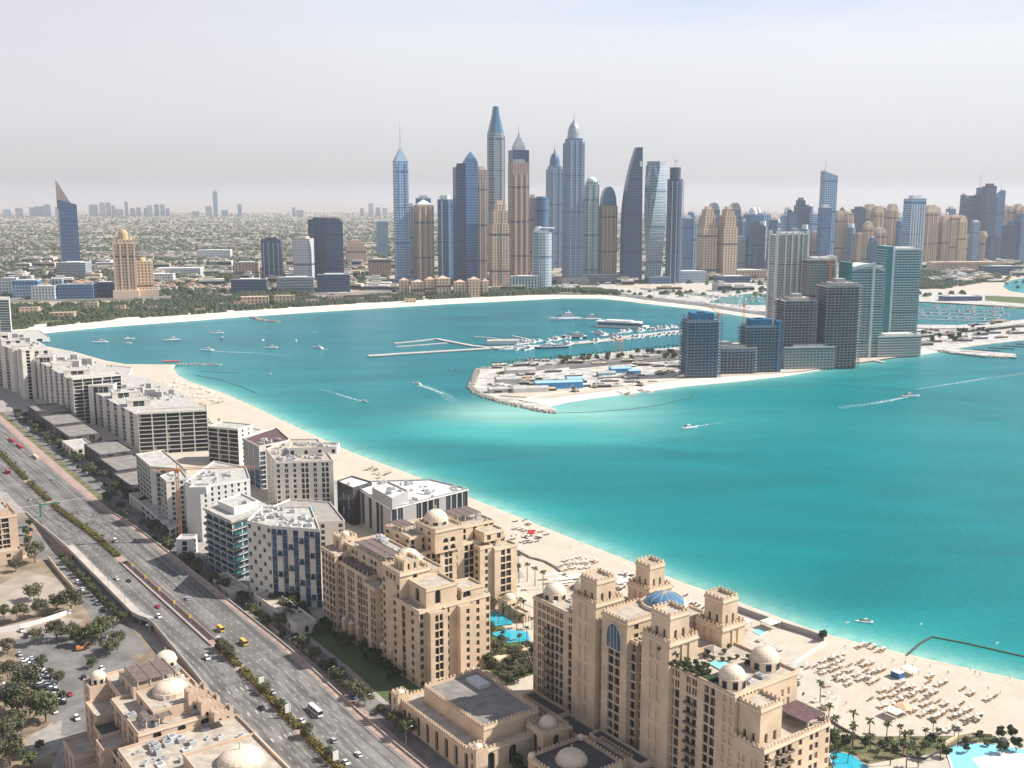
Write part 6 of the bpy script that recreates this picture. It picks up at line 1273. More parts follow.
def tower(px, w_, yt, yb, m, style='box', label='', rz=.25, dp=.9, trim='t_white', sh=None, spire=0, group='towers of the far skyline', pod=0, fins=0, fm=None, cat='skyscraper', name='skyscraper'):
    X, Y = G(px, yb); k_ = mpp(Y); Wm = w_ * k_; H = zat(Y, yt); D = Wm * dp
    f = 1 / (abs(math.cos(rz)) + dp * abs(math.sin(rz))); Wm *= f; D *= f
    r = empty(name, (X, Y, 1.6), rz, label=label, category=cat)
    if group: r['group'] = group
    a, d = Wm / 2, D / 2; mb = MB(); c = MB(); sp = MB()
    def bx(b, x0, x1, y0, y1, z0, z1, mm=0): b.box(x0, x1, y0, y1, z0, z1, mm)
    if style == 'box':
        h = H - (sh or min(10, H * .05)); bx(mb, -a, a, -d, d, 0, h); bx(c, -a * .55, a * .6, -d * .6, d * .6, h, H); bx(c, -a, a, -d, -d + .8, h + .003, h + 1.5); bx(c, a - .8, a, -d + .803, d, h + .003, h + 1.5)
    elif style == 'bevel':
        h = H * (sh or .9); q = .3; P = [(-a, -d * q), (-a * q, -d), (a * q, -d), (a, -d * q), (a, d * q), (a * q, d), (-a * q, d), (-a, d * q)]; mb.prism(P, 0, h); P2 = [(x * .7, y * .7) for x, y in P]; c.prism(P2, h, H)
    elif style == 'round':
        h = H - (sh or 6); mb.cone(0, 0, 0, h, a, a, 20, 0, sy=dp); c.cone(0, 0, h, H, a * .75, a * .7, 16, 0, sy=dp)
    elif style == 'dome':
        q = sh or .86; bx(mb, -a, a, -d, d, 0, H * q * .97); bx(mb, -a * .8, a * .8, -d * .8, d * .8, H * q * .97, H * q); c.cone(0, 0, H * q, H * q + a * .3, a * .8, a * .76, 16); c.dome(0, 0, H * q + a * .3, a * .74, (H - H * q - a * .3) * .8, 16, 6); c.cone(0, 0, H * q + a * .3 + (H - H * q - a * .3) * .8, H, a * .16, a * .04, 8)
    elif style == 'pyr':
        q = sh or .92; bx(mb, -a, a, -d, d, 0, H * q); bx(c, -a * .8, a * .8, -d * .8, d * .8, H * q, H * (q + .015)); c.cone(0, 0, H * (q + .015), H, a * 1.1, .3, 4, 0, ph=math.pi / 4, sy=dp)
    elif style == 'point':
        q = sh or .84; bx(mb, -a, a, -d, d, 0, H * q); z = H * q
        for s0, s1, dz in (((.98, .50, .5), (.5, .06, .5)) if sh and sh > .895 else ((.66, .62, .25), (.54, .44, .22), (.34, .28, .2), (.18, .04, .33))): c.cone(0, 0, z, z + H * (1 - q) * dz, a * s0 * 1.41, a * s1 * 1.41, 4, 0, ph=math.pi / 4, sy=dp); z += H * (1 - q) * dz
    elif style == 'step':
        z = 0
        for s_, e in ((1, .72), (.82, .88), (.6, .96), (.36, 1.0)): bx(mb if s_ > .5 else c, -a * s_, a * s_, -d * s_, d * s_, z, H * e); z = H * e + .01
    elif style == 'arch':
        q = sh or .88; bx(mb, -a, a, -d, d, 0, H * q); n = 8
        pts = [(a * .92 * math.cos(math.pi * i / n), H * q + (H * (1 - q)) * math.sin(math.pi * i / n)) for i in range(n + 1)]
        c.add([(x, -d * .9, z) for x, z in pts] + [(x, d * .9, z) for x, z in pts], [tuple(range(n, -1, -1)), tuple(range(n + 1, 2 * n + 2))] + [(i, i + 1, n + 2 + i, n + 1 + i) for i in range(n)])
    elif style == 'slant':
        q = sh or .9; mb.add([(-a, -d, 0), (a, -d, 0), (a, d, 0), (-a, d, 0), (-a, -d, H), (a, -d, H * q), (a, d, H * q), (-a, d, H)], [(0, 1, 5, 4), (1, 2, 6, 5), (2, 3, 7, 6), (3, 0, 4, 7), (4, 5, 6, 7)])
        c.box(-a * .98, -a * .9, -d * .9, d * .9, H * .99, H * 1.01)
    elif style == 'rslant':
        q = sh or .9; mb.add([(-a, -d, 0), (a, -d, 0), (a, d, 0), (-a, d, 0), (-a, -d, H * q), (a, -d, H), (a, d, H), (-a, d, H * q)], [(0, 1, 5, 4), (1, 2, 6, 5), (2, 3, 7, 6), (3, 0, 4, 7), (4, 5, 6, 7)]); c.box(a * .9, a * .98, -d * .9, d * .9, H * .99, H * 1.01)
    elif style == 'blade':   # one straight edge, one edge swelling then curving in to a tip
        n = 22; pr = None; rows = []
        for i in range(n + 1):
            t = i / n; xl = -a * (1 - .0 * t) if t < .45 else -a + (2 * a * .66) * ((t - .45) / .55) ** 2.0
            rows.append((xl, a * (1 - .12 * t), t * H))
        for i in range(n): 
            (x0, x1, z0), (X0, X1, z1) = rows[i], rows[i + 1]; s0, s1 = d * (1 - .25 * i / n), d * (1 - .25 * (i + 1) / n)
            mb.add([(x0, -s0, z0), (x1, -s0, z0), (x1, s0, z0), (x0, s0, z0), (X0, -s1, z1), (X1, -s1, z1), (X1, s1, z1), (X0, s1, z1)], [(0, 1, 5, 4), (1, 2, 6, 5), (2, 3, 7, 6), (3, 0, 4, 7)] + ([(4, 5, 6, 7)] if i == n - 1 else []))
        c.box(a * .60, a * .80, -d * .86, d * .7, H * .86, H * .9)
    elif style == 'twist':
        n = 26; rows = []
        for i in range(n + 1):
            t = i / n; th = R(80) * t - R(20); s_ = 1 - .06 * t; rows.append([(math.cos(th + q * math.pi / 2 + .785) * a * 1.25 * s_, math.sin(th + q * math.pi / 2 + .785) * a * 1.25 * s_, H * .97 * t) for q in range(4)])
        for i in range(n): mb.add(rows[i] + rows[i + 1], [(q, (q + 1) % 4, 4 + (q + 1) % 4, 4 + q) for q in range(4)] + ([(4, 5, 6, 7)] if i == n - 1 else []))
        t4 = rows[-1]; c.add([(x * .9, y * .9, H * .97) for x, y, z in t4] + [(x * .9, y * .9, H) for x, y, z in t4], [(q, (q + 1) % 4, 4 + (q + 1) % 4, 4 + q) for q in range(4)] + [(4, 5, 6, 7)])
    elif style == 'facet':
        q = sh or .84; P = [(-a, -d * .4), (-a * .4, -d), (a * .4, -d), (a, -d * .4), (a, d * .4), (a * .4, d), (-a * .4, d), (-a, d * .4)]; mb.prism(P, 0, H * q)
        T_ = [(-a * .25, -d * .2), (-a * .1, -d * .35), (a * .1, -d * .35), (a * .25, -d * .2), (a * .25, d * .2), (a * .1, d * .35), (-a * .1, d * .35), (-a * .25, d * .2)]
        c.add([(x * .96, y * .96, H * q) for x, y in P] + [(x * 1.6, y * 1.6, H * (q + (1 - q) * .7)) for x, y in T_] + [(x * 1.2, y * 1.2, H) for x, y in T_], [(i, (i + 1) % 8, 8 + (i + 1) % 8, 8 + i) for i in range(8)] + [(8 + i, 8 + (i + 1) % 8, 16 + (i + 1) % 8, 16 + i) for i in range(8)] + [tuple(range(16, 24))])
    mb.build('shaft', m, r)
    if c.v: c.build('crown', trim, r)
    if spire:
        sz = zat(Y, spire); sp.tube((0 if style not in ('slant', 'rslant') else (-a * .6 if style == 'slant' else a * .5), 0, H * .97), (0 if style not in ('slant', 'rslant') else (-a * .6 if style == 'slant' else a * .5), 0, sz), max(.8, a * .06), 6, 0, .3); sp.build('spire', 't_steel', r)
    if fins:
        for i in range(fins):
            x = -a + 2 * a * (i + .5) / fins; fb = MB(); fb.box(x - a * .05, x + a * .05, -d - a * .06, -d - .02, 0, H * (sh or .9) * .98); fb.build('fin', fm or trim, r)
            y = -d + 2 * d * (i + .5) / fins; fb = MB(); fb.box(a + .02, a + a * .06, y - d * .05, y + d * .05, 0, H * (sh or .9) * .98); fb.build('fin', fm or trim, r)
    if pod: pb = MB(); pb.box(-a * pod, a * pod, -d * 1.3, d * 1.2, 0, 18); pb.build('podium', 'roof_light' if m not in ('f_beige', 'f_sand') else 't_beige', r)
    return r
# the named-by-look landmarks, left to right
T = tower
T(71.5, 21, 200, 272, 'f_deep', 'slant', 'dark blue tower with a pointed lattice fin, standing alone far left', .5, .8, 't_pink', .93)
def leftfin():
    X, Y = G(71.5, 272); k_ = mpp(Y); r = empty('lattice_fin', (X, Y, 1.6), .5, label='reddish lattice sail rising to a point on top of the lone dark blue tower', category='tower top'); z0 = zat(Y, 205); z1 = zat(Y, 180); a = 9 * k_; mb = MB()
    mb.add([(-a, -2, z0 - 12), (a * .6, -2, z0 - 6), (-a, -2, z1), (-a, 2, z0 - 12), (a * .6, 2, z0 - 6), (-a, 2, z1)], [(0, 1, 2), (5, 4, 3), (1, 4, 5, 2), (0, 2, 5, 3)]); mb.build('sail', 'lattice', r); return r
leftfin()
T(75, 30, 262, 279, 'f_grey', 'box', 'grey podium block at the foot of the lone dark blue tower', .1, .8, group=None, cat='building', name='office_building')
def beige_palace():
    X, Y = G(127, 298); k_ = mpp(Y); b = empty('hotel_tower', (X, Y, 1.6), .3, label='ornate orange beige hotel tower with crown dome above the palm woods', category='building'); a = 9.5 * k_; H = zat(Y, 240); z2 = zat(Y, 230)
    mb = MB(); mb.box(-a, a, -a * .8, a * .8, 0, H * .93); mb.box(-a * .82, a * .82, -a * .7, a * .7, H * .93, H); mb.build('wall', 'f_sand', b)
    for x in (-a, -a * .35, a * .35, a): c = MB(); c.box(x - a * .09, x + a * .09, -a * .9, -a * .8 - .01, 0, H * .97); c.build('pilaster', 't_pink', b)
    for sx in (-1, 1):
        c = MB(); c.dome(sx * a * .7, 0, H, a * .22, None, 10, 4); c.build('dome', 't_gold', b)
    c = MB(); c.cone(0, 0, H, H + (z2 - H) * .5, a * .55, a * .5, 12); c.dome(0, 0, H + (z2 - H) * .5, a * .5, (z2 - H) * .5, 12, 5); c.build('dome', 't_gold', b)
    c = MB(); c.box(-a * 1.3, a * 1.3, -a * 1.2, a, 0, 18); c.build('podium', 't_beige', b)
    b = empty('hotel_wing', (*G(145, 296), 1.6), .3, label='lower orange beige wing with small dome right of the ornate hotel tower', category='building'); H = zat(Y, 263); mb = MB(); mb.box(-9 * k_, 9 * k_, -20, 20, 0, H); mb.build('wall', 'f_sand', b); c = MB(); c.dome(-1 * k_, 0, H, 4 * k_, None, 12, 4); c.build('dome', 't_gold', b)
    c = MB(); c.box(-12 * k_, 14 * k_, -30, -20.1, 0, 16); c.build('podium', 't_pink', b)
beige_palace()
T(273, 20.5, 238, 282, 'f_navy', 'box', 'small navy glass office tower with vertical stripes, left of the cream striped one', .1, .8, 't_dark', fins=4, fm='t_steel')
T(304.5, 20, 237, 282, 'f_white', 'box', 'cream office tower with horizontal bands and a brown side', -.25, .8, 't_beige')
T(326, 34, 218, 280, 'f_deep', 'bevel', 'broad dark blue twin office slab with rounded corner', .15, .5, 't_dark', .97)
T(336, 18, 219, 281, 'f_navy', 'box', 'darker right half joined to the broad dark blue office slab', .15, .8, 't_dark')
T(382.5, 12.5, 220, 255, 'f_greyblue', 'box', 'blue grey apartment tower just left of the white and blue spire tower', .2, .8)
T(356, 22, 240, 262, 'f_beige', 'step', 'beige stepped block behind the broad dark blue slab', .2, .8, 't_beige', cat='building', name='apartment_building')
T(402.5, 16, 148, 282, 'f_sky', 'point', 'white and blue tower with open pointed crown and long needle, leftmost of the tall group', .35, .95, 't_frost', .90, spire=121, fins=2)
T(412, 7, 204, 280, 'f_white', 'box', 'thin white slab hugging the right side of the white and blue needle tower', .1, .8)
T(424, 16, 196, 265, 'f_blue', 'box', 'blue tower peeping out behind the brown pyramid capped one', .1, .8)
T(424.5, 21, 200, 282, 'f_brown', 'pyr', 'brown tower with white pyramid cap', .3, .9, 't_white', .93, fins=3, fm='t_beige')
T(446, 17, 196, 282, 'f_blue', 'bevel', 'blue glass tower framed by two white vertical bands', .15, .8, 't_white', .955, fins=2)
T(462, 17, 164, 284, 'f_navy', 'box', 'dark slate glass slab, left half of the pair with the blue ridge', .3, .9, 't_dark')
T(471, 15, 152, 284, 'f_blue', 'pyr', 'bright blue glass tower with a peaked ridge between slate slab and beige slab', .3, .9, 't_blue', .93)
T(481.5, 12, 167, 283, 'f_brown', 'box', 'narrow brown beige slab right of the blue peaked tower', .3, .9, 't_beige', fins=2, fm='t_beige')
T(496, 20, 107, 272, 'f_grey', 'facet', 'very tall grey glass tower with faceted blue crown, second tallest', .35, .95, 't_glass', .84, fins=2, fm='t_steel')
T(499.5, 21, 201, 286, 'f_sand', 'step', 'sand coloured tower with teal strip standing before the faceted crown tower', .25, .9, 't_beige', fins=1, fm='t_tealglass')
T(518.5, 21, 160, 280, 'f_brown', 'box', 'tall brown and cream striped tower with blue glass top and grey lantern crown', .3, .9, 't_steel', fins=3, fm='t_pink')
def lantern():
    pass
T(518.5, 20.5, 133, 279, 'f_deep', 'point', 'blue glass top storeys and grey stepped lantern of the brown and cream tower', .3, .88, 't_steel', .88, spire=126)
T(532, 8, 195, 275, 'f_brown', 'box', 'brown sliver tower behind the curved white helipad tower', .2, .9, 't_beige')
T(541, 14, 197, 276, 'f_blue', 'round', 'round blue tower behind the curved white helipad tower', 0, 1, 't_blue')
def curvy():
    r = T(542, 19, 231, 288, 'f_silver', 'round', 'short curved white balcony tower with helipad roof at the water side', 0, 1, 't_white'); X, Y = r.location[:2]; k_ = mpp(Y); mb = MB(); H = zat(Y, 228)
    mb.cone(5 * k_, -2, H - 3, H, 7 * k_, 7.5 * k_, 20); mb.cone(-4 * k_, 0, H - 12, H + 2, 5 * k_, 3 * k_, 16); mb.build('helipad', 't_white', r)
curvy()
T(554, 17, 150, 268, 'f_greyblue', 'dome', 'grey blue tower with small dome and mast, behind left of the tallest one', .3, .9, 't_blue', .86, spire=143, fins=2, fm='t_steel')
T(572.5, 21, 119, 284, 'f_greyblue', 'dome', 'tallest tower of the skyline, grey blue with a ribbed dome', .3, .95, 't_steel', .88, spire=112, fins=3, fm='t_steel', pod=1.6)
T(590.5, 14.5, 177, 282, 'f_teal', 'dome', 'white tower with bright teal strip right of the tallest one', .2, .8, 't_white', .95, fins=2)
T(607, 17.5, 187, 282, 'f_brown', 'arch', 'pinkish tower with arched blue cap and cream fins', .15, .85, 't_blue', .80, fins=4, fm='t_pink')
T(630.5, 21, 148, 284, 'f_navy', 'blade', 'navy tower with one side curving in to a tip', .15, .8, 't_white')
T(653.5, 18, 162, 282, 'f_silver', 'twist', 'pale grey tower twisted a quarter turn', 0, 1, 't_steel')
T(672.5, 17, 168, 284, 'f_navy', 'bevel', 'unfinished navy tower with a small crane on top, right of the twisted one', .2, .9, 't_dark', .90, fins=3, fm='t_steel')
X, Y = G(672.5, 284); tower_crane((X, Y, zat(Y, 170)), 22, 46, 2.2, 'luffing crane on the unfinished navy tower, jib up to the left', 't_steel', 12, .9, 3.0)
T(685.5, 11, 216, 272, 'f_blue', 'box', 'small blue tower right of the unfinished navy one', .2, .9); T(694, 7, 220, 272, 'f_sky', 'slant', 'slim pale blue tower before the twin stepped towers', .2, .9)
for i, (x, lab) in enumerate(((706, 'beige stepped tower with dark glazed flank, left of two twins'), (726, 'beige stepped tower with dark glazed flank, right of two twins'))):
    T(x, 19, 207, 280, 'f_beige', 'step', lab, .3, .9, 't_beige', group='twin stepped towers'); T(x - 5, 8, 216, 279, 'f_brown', 'box', ('brown slab attached to the left twin stepped tower', 'brown slab attached to the right twin stepped tower')[i], .3, .9, 't_dark', group='brown slabs of the twins')
T(712, 11, 203, 262, 'f_greyblue', 'arch', 'hazy round topped tower behind the left twin', .1, .9, 't_steel'); T(733, 11, 203, 262, 'f_greyblue', 'arch', 'hazy round topped tower behind the right twin', .1, .9, 't_steel')
T(740, 9, 236, 268, 'f_silver', 'box', 'low grey white tower right of the twins', .1, .9)
specs = [(751, 13, 206, 268, 'f_blue', 'dome'), (758, 11, 222, 270, 'f_navy', 'slant'), (764, 9, 212, 268, 'f_sky', 'box'), (771, 8, 218, 270, 'f_blue', 'box'), (746, 8, 212, 262, 'f_greyblue', 'box'), (783, 8, 214, 262, 'f_sky', 'box'),
         (790, 9, 210, 266, 'f_blue', 'slant'), (798, 14, 198, 262, 'f_deep', 'step'), (806, 11, 205, 262, 'f_blue', 'round'), (812, 8, 212, 264, 'f_sky', 'box'), (793, 8, 228, 270, 'f_teal', 'box'), (800, 9, 236, 270, 'f_grey', 'box'), (813, 7, 231, 268, 'f_brown', 'box')]
adj = ['left of', 'right of', 'just beside', 'hidden partly behind']
def mid_label(m, st, x):
    col_ = dict(f_blue='mid blue', f_navy='navy', f_sky='light blue', f_deep='deep blue', f_greyblue='blue grey', f_teal='teal', f_grey='grey', f_brown='brown', f_beige='beige', f_sand='sand coloured', f_white='white', f_silver='silver')[m]
    top = dict(box='flat topped', dome='domed', slant='slant topped', rslant='slant topped', step='stepped', round='round', arch='barrel topped', bevel='faceted', pyr='pyramid capped', point='pointed')[st]
    if x < 778: pl = 'left of the white balcony tower'
    elif x < 822: pl = 'behind the waterside towers'
    elif x < 895: pl = 'right of the needle tower'
    elif x < 950: pl = 'around the striped blue tower'
    else: pl = 'at the right skyline end'
    return f'{col_} {top} tower {pl}'
SPEC = []
def auto(specs, grp='clustered towers of the skyline'):
    for s_ in specs: SPEC.append((s_, grp))
def build_auto():
    base = {}
    for s_, grp in SPEC: base.setdefault(mid_label(s_[4], s_[5], s_[0]), []).append(s_[0])
    for s_, grp in SPEC:
        x, w_, yt, yb, m, st = s_[:6]; lb = mid_label(m, st, x); xs = sorted(base[lb]); i = xs.index(x)
        lb2 = lb if len(xs) == 1 else lb + ', ' + ('leftmost of its kind' if i == 0 else ('second', 'third', 'fourth', 'fifth', 'sixth')[i - 1] + ' from the left')
        T(x, w_, yt, yb, m, st, lb2, .25, .9, dict(f_beige='t_beige', f_sand='t_beige', f_brown='t_beige', f_navy='t_dark', f_deep='t_blue').get(m, 't_white'), group=grp, spire=s_[6] if len(s_) > 6 else 0, fins=s_[7] if len(s_) > 7 else (2 if m in ('f_beige', 'f_sand') else 0), fm='t_beige' if m in ('f_beige', 'f_sand') else None)
auto(specs)
T(824.5, 15, 172, 270, 'f_sky', 'slant', 'tall light blue glass tower with slanted roof and long needle above the right cluster', .2, .8, 't_white', .955, spire=160)
T(822, 12, 205, 271, 'f_blue', 'box', 'darker blue lower half in front of the needle topped glass tower', .2, .8)
auto([(837, 12, 211, 262, 'f_sand', 'box', 0, 3), (846, 10, 212, 262, 'f_beige', 'box', 0, 2), (856, 13, 207, 258, 'f_navy', 'box'), (867, 12, 204, 256, 'f_beige', 'arch', 0, 2), (875, 12, 206, 258, 'f_sand', 'arch', 0, 2), (866, 10, 222, 266, 'f_sand', 'arch', 0, 2), (878, 12, 228, 268, 'f_beige', 'arch', 0, 2), (889, 11, 204, 262, 'f_beige', 'arch', 0, 2), (893, 8, 228, 262, 'f_brown', 'arch', 0, 1), (830, 8, 214, 262, 'f_blue', 'box'), (885, 6, 212, 258, 'f_greyblue', 'box'),
      (926, 17, 205, 266, 'f_beige', 'arch', 0, 3), (942, 12, 216, 266, 'f_beige', 'box', 0, 2), (950, 11, 215, 266, 'f_sand', 'box', 0, 3), (958, 11, 216, 266, 'f_sand', 'arch', 0, 3), (966, 8, 235, 264, 'f_beige', 'box', 0, 1), (944, 9, 212, 258, 'f_greyblue', 'dome'),
      (960, 9, 194, 256, 'f_blue', 'round'), (967, 9, 196, 258, 'f_navy', 'box'), (975, 12, 188, 258, 'f_deep', 'bevel'), (984, 12, 184, 260, 'f_navy', 'box'), (994, 11, 191, 258, 'f_blue', 'rslant', 184), (1001, 8, 205, 256, 'f_sand', 'box'), (1007, 7, 206, 256, 'f_beige', 'arch'), (1014, 9, 204, 256, 'f_beige', 'arch', 0, 2), (1020, 9, 206, 256, 'f_sand', 'arch'),
      (1008, 14, 220, 262, 'f_deep', 'dome'), (1020, 13, 214, 262, 'f_blue', 'slant'), (1032, 10, 208, 258, 'f_beige', 'arch'), (1040, 14, 200, 260, 'f_blue', 'box'), (-8, 10, 212, 240, 'f_beige', 'box')])
T(910.5, 19, 196, 272, 'f_sky', 'box', 'broad light blue tower with white grid between beige towers, behind the teal waterside pair', .2, .8, 't_white', fins=6)
X, Y = G(975, 258); tower_crane((X, Y, zat(Y, 188)), 40, 60, .6, 'thin crane above the right end of the skyline, jib up to the right', 't_steel', 14, 1.0, 3)
rr = random.Random(77)
auto([(x, rr.uniform(6, 10), rr.uniform(206, 222), rr.uniform(248, 256), rr.choice(['f_blue', 'f_greyblue', 'f_beige', 'f_navy', 'f_sky']), rr.choice(['box', 'dome', 'step', 'arch'])) for x in [690, 742, 756, 768, 777, 786, 796, 804, 812, 840, 862, 880, 898, 918, 934, 948, 970, 990, 998, 1012, 1030]], 'hazy towers behind the skyline')
auto([(x, rr.uniform(7, 11), rr.uniform(218, 240), rr.uniform(262, 269), rr.choice(['f_blue', 'f_greyblue', 'f_sky', 'f_grey', 'f_brown', 'f_navy']), rr.choice(['box', 'step', 'bevel', 'slant'])) for x in [689, 743, 752, 761, 777, 785, 803, 817, 829, 849, 858, 871, 898, 905, 934, 972, 981, 990]], 'mid height towers of the cluster')
build_auto()
# far hazy towns on the horizon
fs = [(40, 8, 206), (48, 7, 204), (58, 5, 207), (94, 9, 204), (103, 6, 202), (109, 5, 202), (114, 4, 205), (127, 3.4, 201), (133, 5, 208), (139, 5, 207), (150, 6, 205), (157, 5, 204), (163, 5, 204), (33, 6, 207), (20, 8, 208), (8, 8, 209), (196, 8, 211), (209, 7, 206), (225, 7, 210), (240, 4.5, 204), (294, 4, 207), (362, 4, 208), (371, 5.5, 203), (378, 5, 207), (385, 5, 208), (300, 8, 210), (146, 4, 208), (120, 8, 209), (168, 4, 208)]
for x, w_, yt in fs: T(x, w_, yt, 216.5, rr.choice(['f_greyblue', 'f_silver', 'f_grey']), 'box', 'small hazy tower in the far town on the horizon', .2, .8, 't_white', group='hazy horizon towers')
T(216, 5, 189, 216.5, 'f_greyblue', 'point', 'lone tall needle tower far away on the left horizon', .2, .9, 't_steel', .9, spire=187)
# low office slabs and hotels between shore woods and skyline
low = [(250, 36, 279, 293, 'f_navy', 'long dark blue office slab below the small navy tower'), (296, 38, 277, 293, 'f_grey', 'long grey office slab below the cream striped tower'), (334, 34, 274, 292, 'f_navy', 'long dark office slab below the broad dark blue slab'), (380, 24, 259, 276, 'f_brown', 'grey brown grid block left of the needle tower'), (247, 26, 262, 280, 'f_beige', 'pinkish block with stepped roof left of the small navy tower'), (28, 26, 280, 298, 'f_sky', 'blue and white glass office at the left edge'), (45, 24, 286, 300, 'f_white', 'white office block at the far left'), (78, 36, 284, 299, 'f_blue', 'white framed blue office slab left of the ornate hotel tower'), (58, 12, 279, 296, 'f_teal', 'teal glass block at the far left'), (106, 20, 282, 297, 'f_deep', 'dark blue screen fronted hall beside the ornate hotel tower'), (10, 18, 278, 296, 'f_white', 'white office block cut by the left edge'),
       (215, 34, 250, 258, 'f_white', 'low grey white hall with blue windows in the villa plain'), (180, 46, 268, 276, 'f_white', 'curved white hall roof between ornate hotel and dark office slab'), (160, 30, 274, 284, 'f_white', 'cream hall behind the ornate hotel wing'), (524, 28, 276, 290, 'f_teal', 'low dark teal glass hall before the curved white tower'), (618, 26, 272, 280, 'f_grey', 'low grey hall at the foot of the navy curved tower'), (687, 36, 271, 283, 'f_silver', 'low silver grey hall before the unfinished navy tower'), (660, 28, 277, 284, 'f_blue', 'low white roofed blue hall before the twisted tower'), (732, 34, 276, 283, 'f_navy', 'long dark hall before the twin stepped towers'), (745, 40, 270, 278, 'f_beige', 'low beige halls right of the twin stepped towers'), (600, 40, 274, 282, 'f_grey', 'grey hall at the foot of the pinkish tower')]
for x, w_, yt, yb, m, lab in low: T(x, w_, yt, yb, m, 'box', lab, .12, .5, 't_white', group=None, cat='building', name='office_building')
for i, (x, w_, yt) in enumerate([(404, 11, 278), (418, 15, 280), (430, 12, 277), (443, 17, 276), (460, 14, 280), (474, 14, 277), (485, 8, 279)]):
    T(x, w_, yt, 296, 'f_sand', 'pyr', 'cream waterside hotel block in the row left of the curved white tower', .2, .8, 't_pink', .85, group='cream hotel blocks on the shore', cat='building', name='hotel_building')
for x, w_, yt, yb, lab in [(965, 70, 262, 272, 'long salmon coloured arcade below the beige towers'), (1000, 40, 266, 276, 'dark grandstand like terraces at the right end of the beach'), (880, 60, 264, 272, 'grey waterfront halls behind the teal tower'), (960, 40, 296.5, 301.5, 'dark blue low hall on the far quay right of the teal tower')]: T(x, w_, yt, yb, 'f_sand' if 'salmon' in lab else 'f_navy', 'box', lab, .05, .3, 't_pink' if 'salmon' in lab else 't_white', group=None, cat='building', name='hall')
# shore hotels among the palm woods
for i, (x, w_, yt, yb) in enumerate([(92, 14, 303, 311), (120, 12, 306, 311), (63, 26, 313, 319), (30, 20, 308, 313), (152, 10, 307, 312), (255, 30, 297, 306), (285, 22, 296, 305), (200, 10, 309, 313), (335, 16, 296, 303), (355, 20, 295, 301), (312, 14, 300, 306), (385, 14, 297, 302), (240, 14, 302, 307), (410, 12, 299, 303), (172, 8, 309, 313), (140, 8, 302, 306)]):
    T(x, w_, yt, yb, 'f_sand', 'box', 'low peach coloured resort building half hidden in the palm woods of the far shore', .2, .6, 't_pink', group='resort buildings in the shore woods', cat='building', name='resort_building')
# ---------------------------------------------------------------- city plain: villas, tree masses, roads
mat('villa_wall', (.44, .39, .335), .9, rand=.35); mat('villa_roof', (.43, .385, .335), .9, rand=.3); mat('tile_roof', (.42, .22, .14), .9, rand=.3)
mat('wood_leaf', (.032, .052, .022), .95, rgb2=(.062, .075, .034), scale=.02, detail=6); mat('city_green', (.07, .085, .045), .95, rgb2=(.11, .11, .06), scale=.01)
def villa_mesh(i):
    mb = MB(); rr = random.Random(i); a, b_, h = rr.uniform(7, 10), rr.uniform(6, 9), rr.uniform(6, 9); mb.box(-a, a, -b_, b_, 0, h, 0); mb.box(-a * .6, a * .3, -b_ - 3, -b_ - .01, 0, h * .5, 0)
    mb.face([(-a, -b_, h + .01), (a, -b_, h + .01), (a, b_, h + .01), (-a, b_, h + .01)], 1); mb.box(-a * .4, a * .2, -b_ * .4, b_ * .3, h + .02, h + 2.6, 0)
    if i % 3 == 0: mb.cone(0, 0, h + .5, h + 3.5, max(a, b_) * 1.2, .2, 4, 2, ph=.785)
    for x in (-.6, 0, .5): mb.face([(a * x - .8, -b_ - .02, h * .6), (a * x + .8, -b_ - .02, h * .6), (a * x + .8, -b_ - .02, h * .85), (a * x - .8, -b_ - .02, h * .85)], 3)
    return mb
VB = [villa_mesh(i) for i in range(5)]; VM_ = [v.mesh('villa', ['villa_wall', 'villa_roof', 'tile_roof', 'glass_dark']) for v in VB]
coast_y = lambda X: np.interp(X, [p[0] for p in main_w], [p[1] for p in main_w])
belt = lambda Y: 3050 < Y < 3350 or 4650 < Y < 4900 or 6400 < Y < 6800 or 9300 < Y < 9900
rr = random.Random(5); cand = []
def blocked(X, Y): return (-420 < X < 1600 and Y < 4300) or (X > 1000 and Y < 6500 and X > Y * .25)
for i in range(14000):
    Y = 2700 * math.exp(rr.random() * 1.75); X = rr.uniform(-.52, .52) * Y
    if blocked(X, Y): continue
    if Y < coast_y(X) + 520 and X < -300: continue
    X = round(X / 28) * 28 + rr.uniform(-3, 3); Y = round(Y / 40) * 40 + rr.uniform(-6, 6)
    if noise.noise(Vector((X / 420, Y / 420, 1.7))) < -.22 or belt(Y): continue
    if abs((X + .2 * Y) % 520) < 26 or abs(Y % 430) < 34: continue
    cand.append((Y, X))
cand.sort(); near_, rest_ = cand[:300], cand[300:7500]
for Y, X in near_: inst('villa', VM_[rr.randrange(5)], None, (X, Y, 1.6), rr.choice((0.1, 1.67)) + rr.uniform(-.05, .05), (1.2, 1.2, 1.1), label='small pale villa among the nearest rows of the inland villa plain', category='house', group='villas of the plain')
mb = MB()
for Y, X in rest_:
    a, b_, h = rr.uniform(8, 15), rr.uniform(6, 9), rr.uniform(4, 7); th = .1; m = 0 if rr.random() < .75 else 1
    mb.box(-a, a, -b_, b_, 0, h, m, lambda x, y, z: (X + x * .995 - y * .1, Y + x * .1 + y * .995, 1.6 + z))
mb.build('villas', ['villa_wall', 'villa_roof'], kind='stuff')
